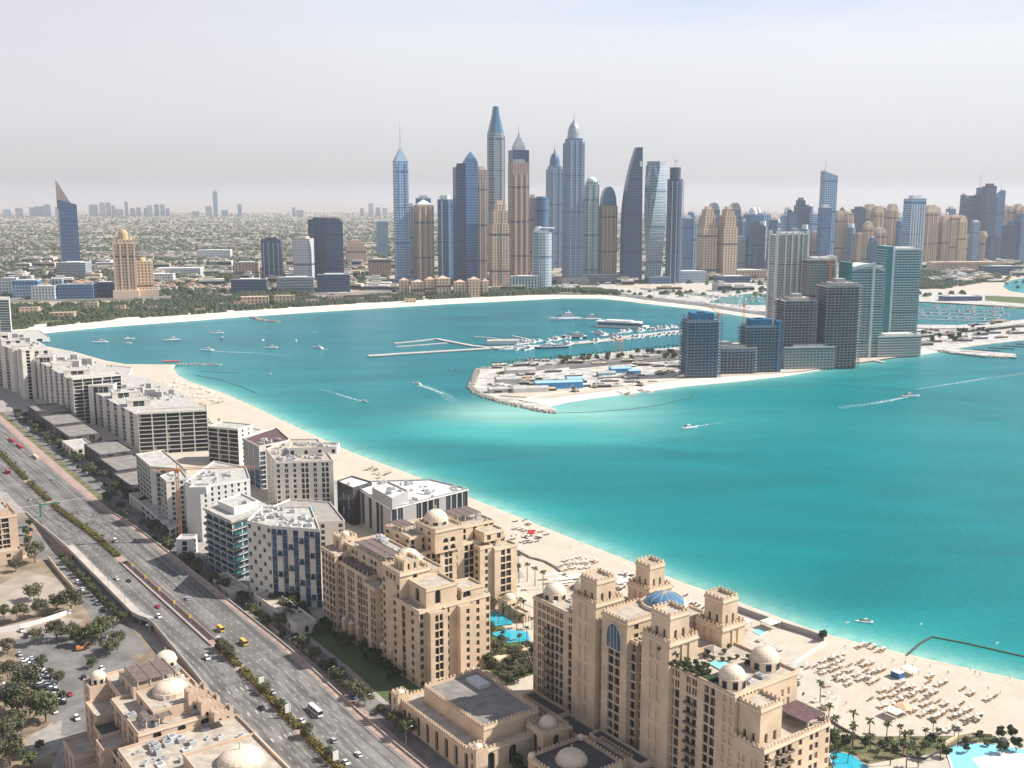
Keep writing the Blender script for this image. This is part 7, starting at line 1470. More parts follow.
def clumps(name, pts, m, r0, r1, h=.8, z=1.6):
    mb = MB(); rg = random.Random(9)
    for X, Y in pts:
        r = rg.uniform(r0, r1); n = 6; ph = rg.uniform(0, 1); hh = r * h
        b0 = [(X + r * rg.uniform(.7, 1.1) * math.cos(ph + k_ * 1.047), Y + r * rg.uniform(.7, 1.1) * math.sin(ph + k_ * 1.047), z + hh * rg.uniform(.2, .5)) for k_ in range(n)]; b1 = [(X + r * .6 * rg.uniform(.6, 1.2) * math.cos(ph + .5 + k_ * 1.047), Y + r * .6 * rg.uniform(.6, 1.2) * math.sin(ph + .5 + k_ * 1.047), z + hh * rg.uniform(1.0, 1.5)) for k_ in range(n)]
        bb = [(p[0], p[1], z - .2) for p in b0]
        mb.add(bb + b0 + b1 + [(X + rg.uniform(-.2, .2) * r, Y, z + hh * 1.7)], [(k_, (k_ + 1) % n, n + (k_ + 1) % n, n + k_) for k_ in range(n)] + [(n + k_, n + (k_ + 1) % n, 2 * n + (k_ + 1) % n, 2 * n + k_) for k_ in range(n)] + [(2 * n + k_, 2 * n + (k_ + 1) % n, 3 * n) for k_ in range(n)])
    return mb.build(name, m, kind='stuff')
pts = []
while len(pts) < 8000:
    X = rr.uniform(-1500, 260); cy0 = coast_y(X); dep = 480 if X < -500 else max(40, 150 - (X + 300) * .12); Y = cy0 + 105 + rr.random() ** 1.2 * dep
    if noise.noise(Vector((X / 60, Y / 60, 4))) > -.18: pts.append((X, Y))
clumps('shore_woods', pts, 'wood_leaf', 3.5, 7.5)
pts = []
while len(pts) < 15000:
    Y = 2500 * math.exp(rr.random() * 1.75); X = rr.uniform(-.52, .52) * Y
    if Y < coast_y(X) + 120 or (blocked(X, Y) and rr.random() < .85): continue
    if noise.noise(Vector((X / 500, Y / 170, 8))) > (-.9 if belt(Y) else .0) or rr.random() < .06: pts.append((X, Y))
clumps('city_trees', pts, 'wood_leaf', 6, 12, .6)
pts = []
while len(pts) < 1300:
    x, y = rr.uniform(884, 1000), rr.uniform(273, 290); X, Y = G(x, y)
    if x > 940 and y > 300 - (x - 880) * .16: continue
    pts.append((X, Y))
clumps('park_trees', pts, 'wood_leaf', 5, 11, .7)
# roads of the plain and coast lots
def fpatch(name, px, m, lift=0):
    LV[0] += 1; z = 1.62 + .03 * (LV[0] % 60); mb = MB(); mb.flat([G(p[0], p[1], 1.6) for p in px], z); return mb.build(name, m, kind='structure')
fpatch('road', [(-40, 269), (120, 266), (380, 264), (380, 266), (120, 269), (-40, 272)], 'asphalt_light')
fpatch('road', [(-40, 300), (180, 296), (400, 292), (400, 294), (180, 298.5), (-40, 303)], 'asphalt_light')
fpatch('road', [(-40, 241), (420, 240), (420, 241.2), (-40, 242.5)], 'asphalt_light')
fpatch('sand_lot', [(596, 282), (640, 279), (700, 281), (760, 283), (775, 290), (772, 312), (735, 311.5), (700, 306), (640, 299), (606, 293)], 'site_ground')
fpatch('sand_lot', [(600, 286), (650, 284), (720, 288), (690, 292), (640, 291)], 'sand')
fpatch('road', [(606, 291), (640, 296), (700, 303), (770, 314), (770, 317), (700, 306.5), (640, 299.5), (604, 294)], 'asphalt_light')
fpatch('road', [(640, 288), (700, 294), (770, 303), (770, 305), (700, 296.5), (640, 290)], 'asphalt_light')
fpatch('quay', [(880, 285), (960, 289), (1040, 296), (1100, 304), (1100, 312), (1000, 306), (900, 301), (880, 301)], 'site_ground')
fpatch('marina_water', [(712, 304), (722, 299), (745, 294.5), (790, 294), (800, 302), (770, 306), (735, 305)], 'inlet_water') if False else None
mat('inlet_water', (.03, .26, .28), .12, spec=.4)
fpatch('marina_water', [(708, 303), (722, 298), (745, 294.5), (800, 293), (800, 303), (770, 306), (735, 305)], 'inlet_water')
fpatch('beach', [(905, 287), (930, 283), (960, 279), (1000, 274), (1060, 271), (1060, 300), (1024, 296), (985, 293), (940, 291)], 'sand')
fpatch('lagoon_water', [(1003, 287), (1006, 283), (1014, 280), (1030, 277.5), (1070, 275), (1070, 296), (1030, 294.5), (1010, 291.5)], 'lagoon')if False else None
mat('lagoon', (.02, .42, .46), .12, spec=.4)
fpatch('lagoon_water', [(1003, 287), (1006, 283), (1014, 280), (1030, 277.5), (1070, 275), (1070, 296), (1030, 294.5), (1010, 291.5)], 'lagoon')
fpatch('turf', [(985, 296), (1010, 297), (1060, 300), (1060, 307), (1010, 303), (985, 301)], 'lawn')
# low clutter of coast lots
cb = random.Random(31)
CM = []
for i in range(4): mb = MB(); mb.box(-1, 1, -1, 1, 0, 1, 0); mb.box(-.6, .2, -.5, .5, 1.003, 1.3, 1); mb.box(-1.05, 1.05, -1.08, -1.003, .2, .7, 2); CM.append(mb.mesh('low_building', [['white_wall', 'cream_wall', 'tan_wall', 'concrete'][i], 'roof_light', 'glass_dark']))
for i in range(150):
    x = cb.choice((cb.uniform(380, 760), cb.uniform(0, 240), cb.uniform(240, 420), cb.uniform(890, 1020))); y = cb.uniform(262, 292) if x < 760 else cb.uniform(262, 284)
    X, Y = G(x, y); 
    if Y < coast_y(X) + 140: continue
    inst('low_building', CM[i % 4], None, (X, Y, 1.7), cb.uniform(-.2, .4), (cb.uniform(12, 34), cb.uniform(9, 18), cb.uniform(7, 20)), label='low pale building between the tower feet and the shore of the mainland', category='building', group='low buildings of the mainland shore')
for i in range(120):
    x = cb.uniform(606, 770); y = cb.uniform(284, 311) ; X, Y = G(x, y, 1.6)
    if y > 299 + (x - 640) * .09: continue
    inst('car', bpy.data.meshes.get('body'), None, (X, Y, 3.6), cb.choice((.2, 1.7)), (1.6, 1.6, 1.6), label='car parked on the sandy lots of the mainland shore', category='car', group='cars on the mainland lots')
# ---------------------------------------------------------------- peninsula under construction
facade('p_teal', (.44, .55, .56), (.008, .15, .19), 3.9, 5.5, .86, .70, .15, .5)
facade('p_grey', (.42, .43, .44), (.03, .055, .085), 3.9, 5, .6, .6, .3, .5)
facade('p_white', (.60, .58, .55), (.04, .06, .09), 3.9, 4.4, .62, .70, .3, .5)
facade('p_frame', (.20, .22, .25), (.04, .06, .085), 3.9, 4, .82, .72, .7, .6)
mat('site_slab', (.40, .37, .36), .9); mat('net_blue', (.18, .29, .40), .8)
def wtower(px, yb, w_, yt, lab, m, slab='white_wall', rz=.35, dp=.8, crown='box', scaf=False, sides=(), bandm=None, fh=3.9, grp='waterside towers', name='tower_block', out=1.0):
    X, Y = G(px, yb, 1); k_ = mpp(Y); H = zat(Y, yt) - 1; Wm = w_ * k_ / (abs(math.cos(rz)) + dp * abs(math.sin(rz))); D = Wm * dp; a, d = Wm / 2, D / 2
    r = empty(name, (X, Y, 1), rz, label=lab, category='building', group=grp)
    ii = 2.2 if scaf else 0; mb = MB(); mb.box(-a + ii, a - ii, -d + ii, d - ii, 0, H - 4); mb.build('wall', m, r)
    n = int((H - 4) / fh)
    for j in range(1, n + 1):
        if n > 100: break
        s_ = MB(); z = j * fh; o = out * (1 if not scaf else random.Random(j).uniform(.6, 1.6)); s_.box(-a - o, a + o, -d - o, d + o, z, z + (.55 if not scaf else .8), 0, bottom=True)
        if not scaf: s_.box(-a - o, a + o, -d - o, -d - o + .12, z + .56, z + 1.1, 1); s_.box(a + o - .12, a + o, -d - o + .13, d + o, z + .56, z + 1.1, 1)
        s_.build('floor_slab', [slab, 'rail_glass'], r)
    if scaf:
        rg2 = random.Random(int(yb + px)); cb_ = MB(); k2 = int(2 * a / 5)
        for i in range(k2 + 1): x = -a + 2 * a * i / k2; cb_.box(x - .35, x + .35, -d - .9, -d - .2, 0, H - rg2.uniform(0, 3)); cb_.box(x - .25, x + .25, -d * .2, d * .2, H - 4, H + rg2.uniform(-1, 4))
        cb_.box(-a * .3, a * .25, -d * .4, d * .4, H - 4, H + 5); cb_.build('column', 'site_slab' if crown != 'blue' else 'net_blue', r)
    c = MB()
    if crown == 'box': c.box(-a * .6, a * .7, -d * .6, d * .6, H - 4, H); c.box(-a, a, -d, -d + .6, H - 3.99, H - 2); c.box(a - .6, a, -d + .61, d, H - 3.99, H - 2)
    elif crown == 'arc':
        q = 10; pts = [(-a * 1.02 + 2.04 * a * i / q, H - 9 + 9 * math.sin(math.pi * (i / q) * .9 + .15)) for i in range(q + 1)]
        for i in range(q): c.add([(pts[i][0], -d * 1.03, pts[i][1] - 5), (pts[i + 1][0], -d * 1.03, pts[i + 1][1] - 5), (pts[i + 1][0], d * 1.03, pts[i + 1][1] - 5), (pts[i][0], d * 1.03, pts[i][1] - 5), (pts[i][0], -d * 1.03, pts[i][1]), (pts[i + 1][0], -d * 1.03, pts[i + 1][1]), (pts[i + 1][0], d * 1.03, pts[i + 1][1]), (pts[i][0], d * 1.03, pts[i][1])], [(0, 1, 5, 4), (1, 2, 6, 5), (2, 3, 7, 6), (3, 0, 4, 7), (4, 5, 6, 7)])
    elif crown == 'blue': c.box(-a * .62, a * .62, -d * .7, d * .7, H - 4, H + 5)
    c.build('crown', {'blue': 'blue_sheet'}.get(crown, 'white_wall' if not scaf else 'concrete'), r)
    for x0, x1, y0, y1, mm in sides:
        s_ = MB(); s_.box(x0 * a, x1 * a, y0 * d, y1 * d, 0, H + 2); s_.build('side_wall', mm, r)
    if scaf:
        s_ = MB(); rg = random.Random(int(px))
        for i in range(int(2 * a / 3.2)):
            x = -a - 1.4 + i * 3.2; s_.box(x - .12, x + .12, -d - 1.7, -d - 1.5, 0, H - rg.uniform(0, 12))
        for i in range(int(2 * d / 3.2)):
            y = -d - 1.4 + i * 3.2; s_.box(a + 1.5, a + 1.7, y - .12, y + .12, 0, H - rg.uniform(0, 12)); s_.box(-a - 1.7, -a - 1.5, y - .12, y + .12, 0, H - rg.uniform(0, 12))
        s_.build('scaffold', 'scaffold', r)
    return r, a, d, H
wtower(784, 350, 34, 232, 'tall white balcony tower with dark open top frame, behind the scaffolded blocks', 'p_white', rz=.12, dp=.7, sides=((-1.06, -.92, -1.12, -.8, 'white_wall'), (-1.06, -.92, .6, 1, 'white_wall'), (.92, 1.04, -1.12, -.8, 'white_wall'), (-.5, -.4, -1.14, -1.0, 'white_wall'), (-.1, .0, -1.14, -1.0, 'white_wall'), (.3, .4, -1.14, -1.0, 'white_wall'), (.6, .66, -1.14, -1.0, 'white_wall')), grp='white and grey waterside towers')
wtower(814, 352, 30, 257, 'grey and white balcony tower between the white tower and the teal one', 'p_grey', rz=.12, dp=.8, slab='concrete', sides=((.9, 1.04, -1.1, 1, 'white_wall'),), grp='white and grey waterside towers')
wtower(857, 356, 38, 263, 'teal glass tower with curved white roof cap', 'p_teal', rz=.12, dp=.7, crown='arc', sides=((-1.05, -.9, -1.06, 1, 't_tealglass'), (.3, .42, -1.12, -1.0, 'white_wall')), grp='teal waterside towers')
wtower(893, 350, 37, 247, 'tallest teal glass tower with dark glass strip and white fin on its left', 'p_teal', rz=.1, dp=.7, sides=((-1.02, -.72, -1.1, 1, 't_tealglass'), (-.71, -.6, -1.12, 1, 'white_wall')), grp='teal waterside towers')
wtower(894, 356, 50, 333, 'white podium with balcony grid at the foot of the tallest teal tower', 'p_white', rz=.2, dp=.35, grp='waterside podiums')
wtower(835, 366, 38, 282, 'dark scaffolded tower under construction beside the curved roof teal tower', 'p_frame', 'site_slab', .12, .8, scaf=True, grp='scaffolded towers')
wtower(793, 366, 36, 297, 'scaffolded concrete tower with flared top deck before the white tower', 'p_frame', 'site_slab', .12, .8, scaf=True, grp='scaffolded towers')
wtower(806, 368, 54, 344, 'unfinished concrete podium at the feet of the two grey scaffolded towers', 'p_grey', 'concrete', .12, .3, grp='waterside podiums')
wtower(699, 376, 37, 316, 'blue netted scaffold tower with bright blue cap at the left end of the site', 'p_frame', 'net_blue', .12, .8, crown='blue', scaf=True, grp='blue capped scaffold towers')
wtower(757, 371, 36, 322, 'blue netted scaffold tower with bright blue cap, right of the low slab', 'p_frame', 'net_blue', .12, .7, crown='blue', scaf=True, sides=((.98, 1.2, -1, .2, 'blue_sheet'),), grp='blue capped scaffold towers')
wtower(722, 373, 66, 345, 'long low scaffolded slab joining the two blue capped towers', 'p_frame', 'net_blue', .12, .3, scaf=True, grp='scaffold slabs')
for px, yb, yt, ang, lab in [(717, 372, 312, 2.3, 'orange mast crane between the blue capped towers, left'), (742, 368, 303, .5, 'red crane with raised jib behind the low scaffolded slab'), (768, 352, 300, 2.9, 'orange crane before the white balcony tower'), (616, 358, 338, 1.9, 'short orange crane pair on the site, left of two'), (622, 357, 338, 1.2, 'short orange crane pair on the site, right of two'), (826, 360, 262, 2.6, 'brown crane behind the dark scaffolded tower')]:
    X, Y = G(px, yb, 1); tower_crane((X, Y, 1), max(12, zat(Y, yt) - 6), 30 if yt < 330 else 14, ang, lab, 'orange_steel', 8, .5, 2.2)
# site: sheds, containers, spoil heaps, palms, roads
def spatch(name, px, m):
    LV[0] += 1; mb = MB(); mb.flat([G(p[0], p[1], 1) for p in px], 1.03 + .02 * (LV[0] % 40)); mb.build(name, m, kind='structure')
spatch('access_road', [(500, 376), (530, 367), (600, 360), (680, 354), (680, 357), (600, 363.5), (535, 371), (512, 380)], 'asphalt_light')
spatch('access_road', [(570, 366), (620, 362), (680, 358), (680, 360), (620, 364.5), (570, 369)], 'asphalt')
spatch('site_sand', [(500, 396), (545, 399), (600, 392), (680, 380), (800, 372), (900, 357), (900, 353), (780, 368), (680, 374), (640, 380), (560, 388), (520, 386)], 'sand')
mat('shed_blue', (.05, .28, .58), .6, var=.2, scale=.2)
def shed(px, py, w_, d_, h, m, lab, rz=.2, grp='sheds of the building site'):
    X, Y = G(px, py, 1); r = empty('shed', (X, Y, 1), rz, label=lab, category='shed', group=grp); mb = MB(); mb.box(-w_, w_, -d_, d_, 0, h); mb.build('wall', m, r)
    mb = MB(); mb.add([(-w_ - .5, -d_ - .5, h + .01), (w_ + .5, -d_ - .5, h + .01), (w_ + .5, 0, h + 2), (-w_ - .5, 0, h + 2), (w_ + .5, d_ + .5, h + .01), (-w_ - .5, d_ + .5, h + .01)], [(0, 1, 2, 3), (3, 2, 4, 5), (1, 4, 2), (0, 3, 5)]); mb.build('roof', 'roof_light' if m != 'shed_blue' else 'sky_roof', r); return r
mat('sky_roof', (.30, .50, .62), .6)
for a in [(558, 388.5, 30, 8, 9, 'shed_blue', 'long bright blue site shed, left of two end to end'), (574, 384, 10, 8, 8, 'shed_blue', 'short blue site shed joined to the long one'), (620, 372, 14, 8, 6, 'shed_blue', 'blue roofed shed behind the sandy work yard'), (606, 376, 12, 6, 5, 'sky_roof', 'pale blue roofed shed left of the blue roofed one'), (634, 374, 8, 5, 5, 'shed_blue', 'small blue shed in the middle of the site'), (508, 384, 16, 9, 8, 'concrete', 'grey concrete building shell near the site tip'), (520, 374, 20, 8, 7, 'white_wall', 'white hall near the upper site tip'), (530, 392, 22, 7, 6, 'white_wall', 'long white hall near the lower site tip'), (498, 392, 12, 7, 5, 'concrete', 'low concrete hall at the site tip')]: shed(*a)
st = random.Random(44)
for i in range(90):
    x = st.uniform(495, 690); y = st.uniform(363 - (x - 500) * .05, 395 - (x - 500) * .07); X, Y = G(x, y, 1); s_ = st.uniform(1.5, 6)
    inst('container', CM[st.randrange(4)], None, (X, Y, 1.05), st.uniform(0, .5), (s_ * 1.8, s_ * .8, st.uniform(2, 5)), label='site container or hut on the building site of the peninsula', category='container', group='containers of the building site')
for px, py, lab in [(575, 392, 'digger at the edge of the work beach, left of two'), (595, 388, 'digger at the edge of the work beach, right of two'), (640, 386, 'digger beside the right spoil heap')]: X, Y = G(px, py, 1.2); digger(X, Y, 1.2, st.uniform(0, 3), lab, 'car_sand', 2.0)
for px, py, lab in [(622, 394, 'dark spoil heap jutting into the shallows, left of two'), (638, 391, 'dark spoil heap jutting into the shallows, right of two')]:
    X, Y = G(px, py, 0); mb = MB(); rg = random.Random(px)
    for i in range(9): mb.cone(rg.uniform(-16, 16), rg.uniform(-4, 4), -.5, rg.uniform(1.5, 3.5), rg.uniform(4, 8), .5, 9)
    mb.build('spoil_heap', 'rock', loc=(X, Y, 0), rz=-.5, label=lab, category='spoil heap')
for i in range(46):
    x = 492 + i * 4.2; y = 368.3 - i * .42 + (i % 3) * .5; X, Y = G(x, y, 1); palm(X, Y, 1, 'round palm in the avenue along the upper shore of the building site', 1.15, 0, 'avenue palms of the site')
for i in range(26):
    x = st.uniform(560, 690); y = st.uniform(358, 366) - (x - 560) * .06; X, Y = G(x, y, 1); tree(X, Y, 1, 4, 1.6, 'dark shrub beside the site access road', 'site road shrubs', 'bush', 'bush')
for i in range(22):
    x = st.uniform(905, 1020); y = 350 - (x - 905) * .12 - st.uniform(1, 12); X, Y = G(x, y, 1); tree(X, Y, 1, 2, 1.5, 'dark tree on the low ground right of the white podium', 'trees right of the podium')
for i in range(40):
    x = st.uniform(905, 1024); y = 348 - (x - 905) * .10 - st.uniform(0, 16); X, Y = G(x, y, 1); inst('hut', CM[st.randrange(4)], None, (X, Y, 1.05), .2, (st.uniform(3, 14), st.uniform(2, 6), st.uniform(3, 6)), label='low hut or workshop on the ground right of the white podium', category='hut', group='huts right of the podium')
def rocks(name, pts, n, z, r0=1.2, r1=2.6, wd=4):
    mb = MB(); rg = random.Random(len(pts))
    L_ = [(Vector(pts[i]), Vector(pts[i + 1])) for i in range(len(pts) - 1)]; tot = sum((b_ - a).length for a, b_ in L_)
    for a, b_ in L_:
        for j in range(int(n * (b_ - a).length / tot)):
            p = a.lerp(b_, rg.random()) + Vector((rg.uniform(-wd, wd), rg.uniform(-wd, wd))); r = rg.uniform(r0, r1); mb.cone(p.x, p.y, z, z + r * 1.1, r, r * .55, 5, ph=rg.random())
    return mb.build(name, 'rock', kind='stuff')
rocks('rock_armour', [G(*p) for p in [(488, 368), (478, 370), (470.5, 388), (477, 394), (500, 402), (540, 411), (553, 413.3)]], 900, -.4)
rocks('breakwater_rocks', [G(*p) for p in [(940, 351.5), (960, 354.5), (1000, 358), (1014, 357.5)]], 260, -.2)
rocks('groyne_rocks', [G(*p) for p in [(178, 364.6), (200, 364.8), (221, 365.2)]], 160, -.3, 1, 2, 2.5)
rocks('harbour_rocks', [G(*p) for p in [(252, 317.5), (262, 320.5), (279, 322.5)]], 160, -.3, 1.5, 3, 4)
# causeway bridge on the right
def bridge():
    pts = [(904, 326), (930, 327.5), (960, 327.6), (990, 325.5), (1024, 321.5), (1100, 312)]; z = 9; r = empty('bridge', (*G(904, 326, z), 0), 0, label='pale curved road bridge crossing at the right edge behind the breakwater', category='bridge'); o = r.location; mb = MB(); w_ = [Vector(G(*p, z)) - Vector((o.x, o.y)) for p in pts]; 
    for i in range(len(w_) - 1):
        u = (w_[i + 1] - w_[i]).normalized(); n = Vector((-u.y, u.x)) * 11; mb.prism([tuple(w_[i] - n), tuple(w_[i + 1] - n), tuple(w_[i + 1] + n), tuple(w_[i] + n)], z - 2 + i * .004, z + i * .004)
    mb.build('deck', 'concrete', r)
    for i in range(1, 5):
        c = MB(); c.cone(w_[i].x, w_[i].y, -1, z - 2, 2.2, 2.2, 10); c.build('pier', 'concrete', r)
bridge()
# ---------------------------------------------------------------- marina, boats, things afloat
mat('hull_white', (.78, .79, .80), .3, spec=.5, rand=.1); mat("hull_dark", (.03, .045, .08), .3, spec=.5)
def foam(name, rgb, lo, hi):
    m = mat(name, rgb, .8); m2 = m.node_tree; b = m2.nodes['Principled BSDF']; g = m2.nodes.new('ShaderNodeNewGeometry'); t = m2.nodes.new('ShaderNodeTexNoise'); t.inputs['Scale'].default_value = .35; t.inputs['Detail'].default_value = 6; t.inputs['Roughness'].default_value = .7
    r = m2.nodes.new('ShaderNodeMapRange'); r.inputs['From Min'].default_value = lo; r.inputs['From Max'].default_value = hi; m2.links.new(g.outputs['Position'], t.inputs['Vector']); m2.links.new(t.outputs['Fac'], r.inputs['Value']); m2.links.new(r.outputs[0], b.inputs['Alpha'])
foam('foam', (.62, .74, .75), .42, .62); foam('foam_soft', (.30, .52, .54), .45, .72)
def boat_meshes(kind):
    dk = kind == 'dark'; mb = MB(); n = 6
    out = [(-1, .82), (-.6, .95), (0, 1), (.45, .85), (.8, .45), (1.05, .02)]
    def ring(s_, z, f=1.0): return [(x * (.97 if s_ < 1 else 1), -y * s_, z + (max(0, x) ** 2) * f) for x, y in out] + [(x * (.97 if s_ < 1 else 1), y * s_, z + (max(0, x) ** 2) * f) for x, y in reversed(out)]
    a, b_ = ring(.7, -.2, 0), ring(1, 1, .5); m = len(a); mb.add(a + b_, [(i, (i + 1) % m, m + (i + 1) % m, m + i) for i in range(m)] + [tuple(range(m, 2 * m))]); hull = mb.mesh('hull', 'hull_dark' if dk else 'hull_white')
    mb = MB(); mb.box(-.75, .45, -.68, .68, 1.02, 1.9); mb.box(-.6, .2, -.55, .55, 2.21, 2.9); mb.box(-.4, .0, -.4, .4, 3.15, 3.6); mb.tube((-.2, 0, 3.6), (-.25, 0, 4.8), .05, 4); sup = mb.mesh('superstructure', 'hull_white')
    mb = MB(); mb.box(-.72, .5, -.64, .64, 1.9, 2.2); mb.box(-.58, .15, -.5, .5, 2.9, 3.15); win = mb.mesh('windows', 'glass_dark'); return hull, sup, win
BM = {k_: boat_meshes(k_) for k_ in ('white', 'dark')}
def boat(px, py, L_, ang, lab, kind='white', group=None, name='motor_yacht', cat='boat', z=0.0, hgt=None, mast=0):
    X, Y = G(px, py); r = empty(name, (X, Y, z), ang, label=lab, category=cat)
    if group: r['group'] = group
    r.scale = (L_ / 2, L_ * .14, L_ * (hgt or .055))
    for nm, me in zip(('hull', 'superstructure', 'windows'), BM[kind]): inst(nm, me, r)
    if mast:
        mb = MB(); mb.tube((.1, 0, 1), (.1, 0, mast), .02, 4, 0, .01); mb.build('mast', 'white_wall', r)
    return r
B_ = boat
for a in [(100, 342.5, 26, 3.3, 'white motor yacht farthest left in the bay'), (129, 339, 18, .4, 'upper of two small white boats right of the leftmost yacht'), (127, 343.5, 15, 3.2, 'lower of two small white boats right of the leftmost yacht'), (172, 340.5, 28, 3.5, 'white yacht in the left middle of the bay'), (217, 333.5, 24, 3.3, 'white yacht below the little rock groyne'), (222, 338.5, 18, 1.7, 'grey boat seen end on below the rock groyne', 'dark'), (207, 350.5, 22, 3.1, 'white boat at the head of a long thin wake'), (263, 340.5, 14, 1.6, 'small white boat seen end on, left of three in mid bay'), (271, 348, 22, 3.2, 'white yacht below the small end on boats'), (296, 341, 14, 1.6, 'small white boat seen end on, right of the pair in mid bay'), (318, 348, 20, 2.6, 'white boat with a short wake right of mid bay'), (314, 332.5, 8, 0, 'tiny boat near the far shore'), (269, 374, 8, 2.6, 'tiny white boat alone off the beach'),
          (365, 402, 12, 5.6, 'small speedboat heading right with a faint wake'), (417, 384, 14, 2.5, 'speedboat drawing a thick curved wake'), (690, 428, 19, .5, 'large white cabin cruiser off the work beach'), (911, 396.5, 22, .15, 'fast boat with long wakes in front of the teal towers'), (864, 622, 10, 3.0, 'white motorboat close to the hotel beach'), (847, 622.5, 3.5, .4, 'tiny jet ski left of the white motorboat'), (921, 624, 3, 1, 'small buoy boat right of the white motorboat'), (997, 643, 3, .6, 'small white float inside the swimming barrier'), (452, 370, 8, .3, 'small dark workboat off the marina pier', 'dark'), (188, 388, 6, .4, 'tiny boat by the cape beach')]: B_(*a)
for a in [(565, 320, 62, 3.3, 'superyacht with stacked white decks, longest in the marina', 'white'), (590, 320, 44, 3.2, 'white superyacht moored right of the longest one', 'white'), (608, 324, 36, 3.0, 'white superyacht before the floating clubhouse'), (575, 338, 40, 3.1, 'tall masted yacht at the inner pontoon', 'dark'), (598, 334, 30, 2.4, 'white yacht at the bend of the inner pontoon'), (612, 337, 26, 2.8, 'white yacht right of the bend of the inner pontoon'), (545, 348.5, 34, 3.4, 'dark blue yacht at the pontoon, left of two', 'dark'), (558, 348, 34, 3.4, 'dark blue yacht at the pontoon, right of two', 'dark'), (506, 350, 24, 3.5, 'white yacht beside the white pontoon building, left of two'), (518, 349, 28, 3.5, 'white yacht beside the white pontoon building, right of two'), (660, 330, 26, 3.3, 'white yacht near the landward end of the marina')]: B_(*a, hgt=.065)
B_(574, 336.5, 44, 3.1, 'sailing yacht with two tall masts inside the marina', 'white', None, 'sailing_yacht', 'boat', 0, .04, 16)
rb = random.Random(8)
for i in range(84):
    t = rb.random(); x = 515 + 172 * t; y = 347.5 - 18 * t + rb.choice((-3.4, -2.6, 3.6, 2.8)); B_(x, y, rb.uniform(15, 32), rb.choice((1.2, 4.3)) + rb.uniform(-.2, .2), 'white boat berthed in the rows along the marina spine', 'white', 'boats berthed along the marina spine')
for i in range(70):
    t = rb.random(); x = 915 + 95 * t; y = rb.choice((306.5, 310, 313.5, 317)) + t * 2 + rb.uniform(-.6, .6); B_(x, y, rb.uniform(14, 26), rb.choice((1.3, 4.4)), 'boat berthed in the second marina right of the teal towers', 'white', 'boats of the right marina')
for i in range(22): x = rb.uniform(712, 795); y = rb.uniform(296, 303); B_(x, y, rb.uniform(14, 26), rb.choice((1.3, 4.4)), 'boat in the small inlet before the twin stepped towers', 'white', 'boats of the small inlet', z=3.0)
def pier(name, pts, wd, z, m, lab, cat='pier', th=1.2):
    r = [G(p[0], p[1], z) for p in pts]; mb = MB()
    for i in range(len(r) - 1):
        p, q = Vector(r[i]), Vector(r[i + 1]); u = (q - p).normalized(); n = Vector((-u.y, u.x)) * wd / 2; e = 0 if i == 0 else wd / 2
        mb.prism([tuple(p + u * e - n), tuple(q + u * wd / 2 - n), tuple(q + u * wd / 2 + n), tuple(p + u * e + n)], z - th, z, 0)
    return mb.build(name, m, label=lab, category=cat)
pier('marina_pier', [(368, 355.5), (400, 353.4), (440, 351), (490, 348)], 12, 2, 'concrete', 'long outer concrete pier of the marina reaching far left')
pier('marina_pier', [(436, 338.4), (452, 341.5), (472, 345.3), (490, 347.4)], 9, 1.8, 'concrete', 'slanting concrete arm joining the outer piers of the marina')
pier('marina_pier', [(394, 343), (415, 341), (433, 338.9)], 6, 1.4, 'concrete', 'upper finger pontoon of the outer marina basin')
pier('marina_pier', [(396, 346.5), (420, 344.8), (446, 342.6)], 5, 1.4, 'concrete', 'lower finger pontoon of the outer marina basin')
pier('marina_spine', [(490, 347.5), (540, 345.8), (600, 340.5), (640, 335), (690, 330)], 22, 2, 'concrete', 'broad white marina spine carrying the berths to the shore')
pier('marina_spine', [(610, 326), (640, 327.5), (690, 328)], 10, 1.7, 'concrete', 'upper marina quay right of the floating clubhouse')
pier('finger_pontoon', [(474, 336.5), (490, 337.5), (500, 339)], 4, 1.2, 'concrete', 'small finger pontoon left of the inner basin')
pier('finger_pontoon', [(512, 335.5), (524, 338), (536, 341)], 4, 1.2, 'concrete', 'finger pontoon right of the white pontoon building')
for i in range(4): pier('finger_pontoon', [(915, 308.5 + i * 3.4), (960, 309.8 + i * 3.4), (1000, 311.2 + i * 3.2)], 5, 1.2, 'concrete', ['farthest', 'second farthest', 'second nearest', 'nearest'][i] + ' of four long pontoons in the right marina')
for i in range(5): pier('finger_pontoon', [(960 + i * 14, 351 - i * 1.9), (985 + i * 14, 352.2 - i * 1.9)], 4, 1.2, 'stone_dark', ['leftmost', 'second', 'middle', 'fourth', 'rightmost'][i] + ' dark jetty inside the right breakwater', 'jetty')
pier('breakwater', [(950, 352), (985, 355.5), (1014, 356.6)], 8, 2.2, 'concrete', 'concrete breakwater with flat top at the right edge before the jetties')
pier('slipway', [(858, 356), (868, 358.6), (882, 361.5)], 8, 1.6, 'concrete', 'short grey slipway on the beach below the teal tower')
for a in [(503, 344, 26, 6, 6, 'white_wall', 'white boxy pontoon building at the head of the marina'), (585, 0, 0, 0, 0, '', '')][:1]:
    shed(*a[:5], a[5], a[6], .15, 'marina buildings')
X, Y = G(622, 327.5); r = empty('clubhouse', (X, Y, .5), -.35, label='floating clubhouse with white curved roof and dark glass band', category='building'); mb = MB(); mb.box(-48, 48, -12, 12, 0, 4); mb.build('hull', 'white_wall', r); mb = MB(); mb.box(-44, 40, -10, 10, 4.003, 9); mb.build('glass_band', 'glass_blue', r); mb = MB(); mb.box(-47, 36, -12, 12, 9.003, 11); mb.box(-30, 20, -9, 9, 11.003, 13); mb.build('roof', 'white_wall', r)
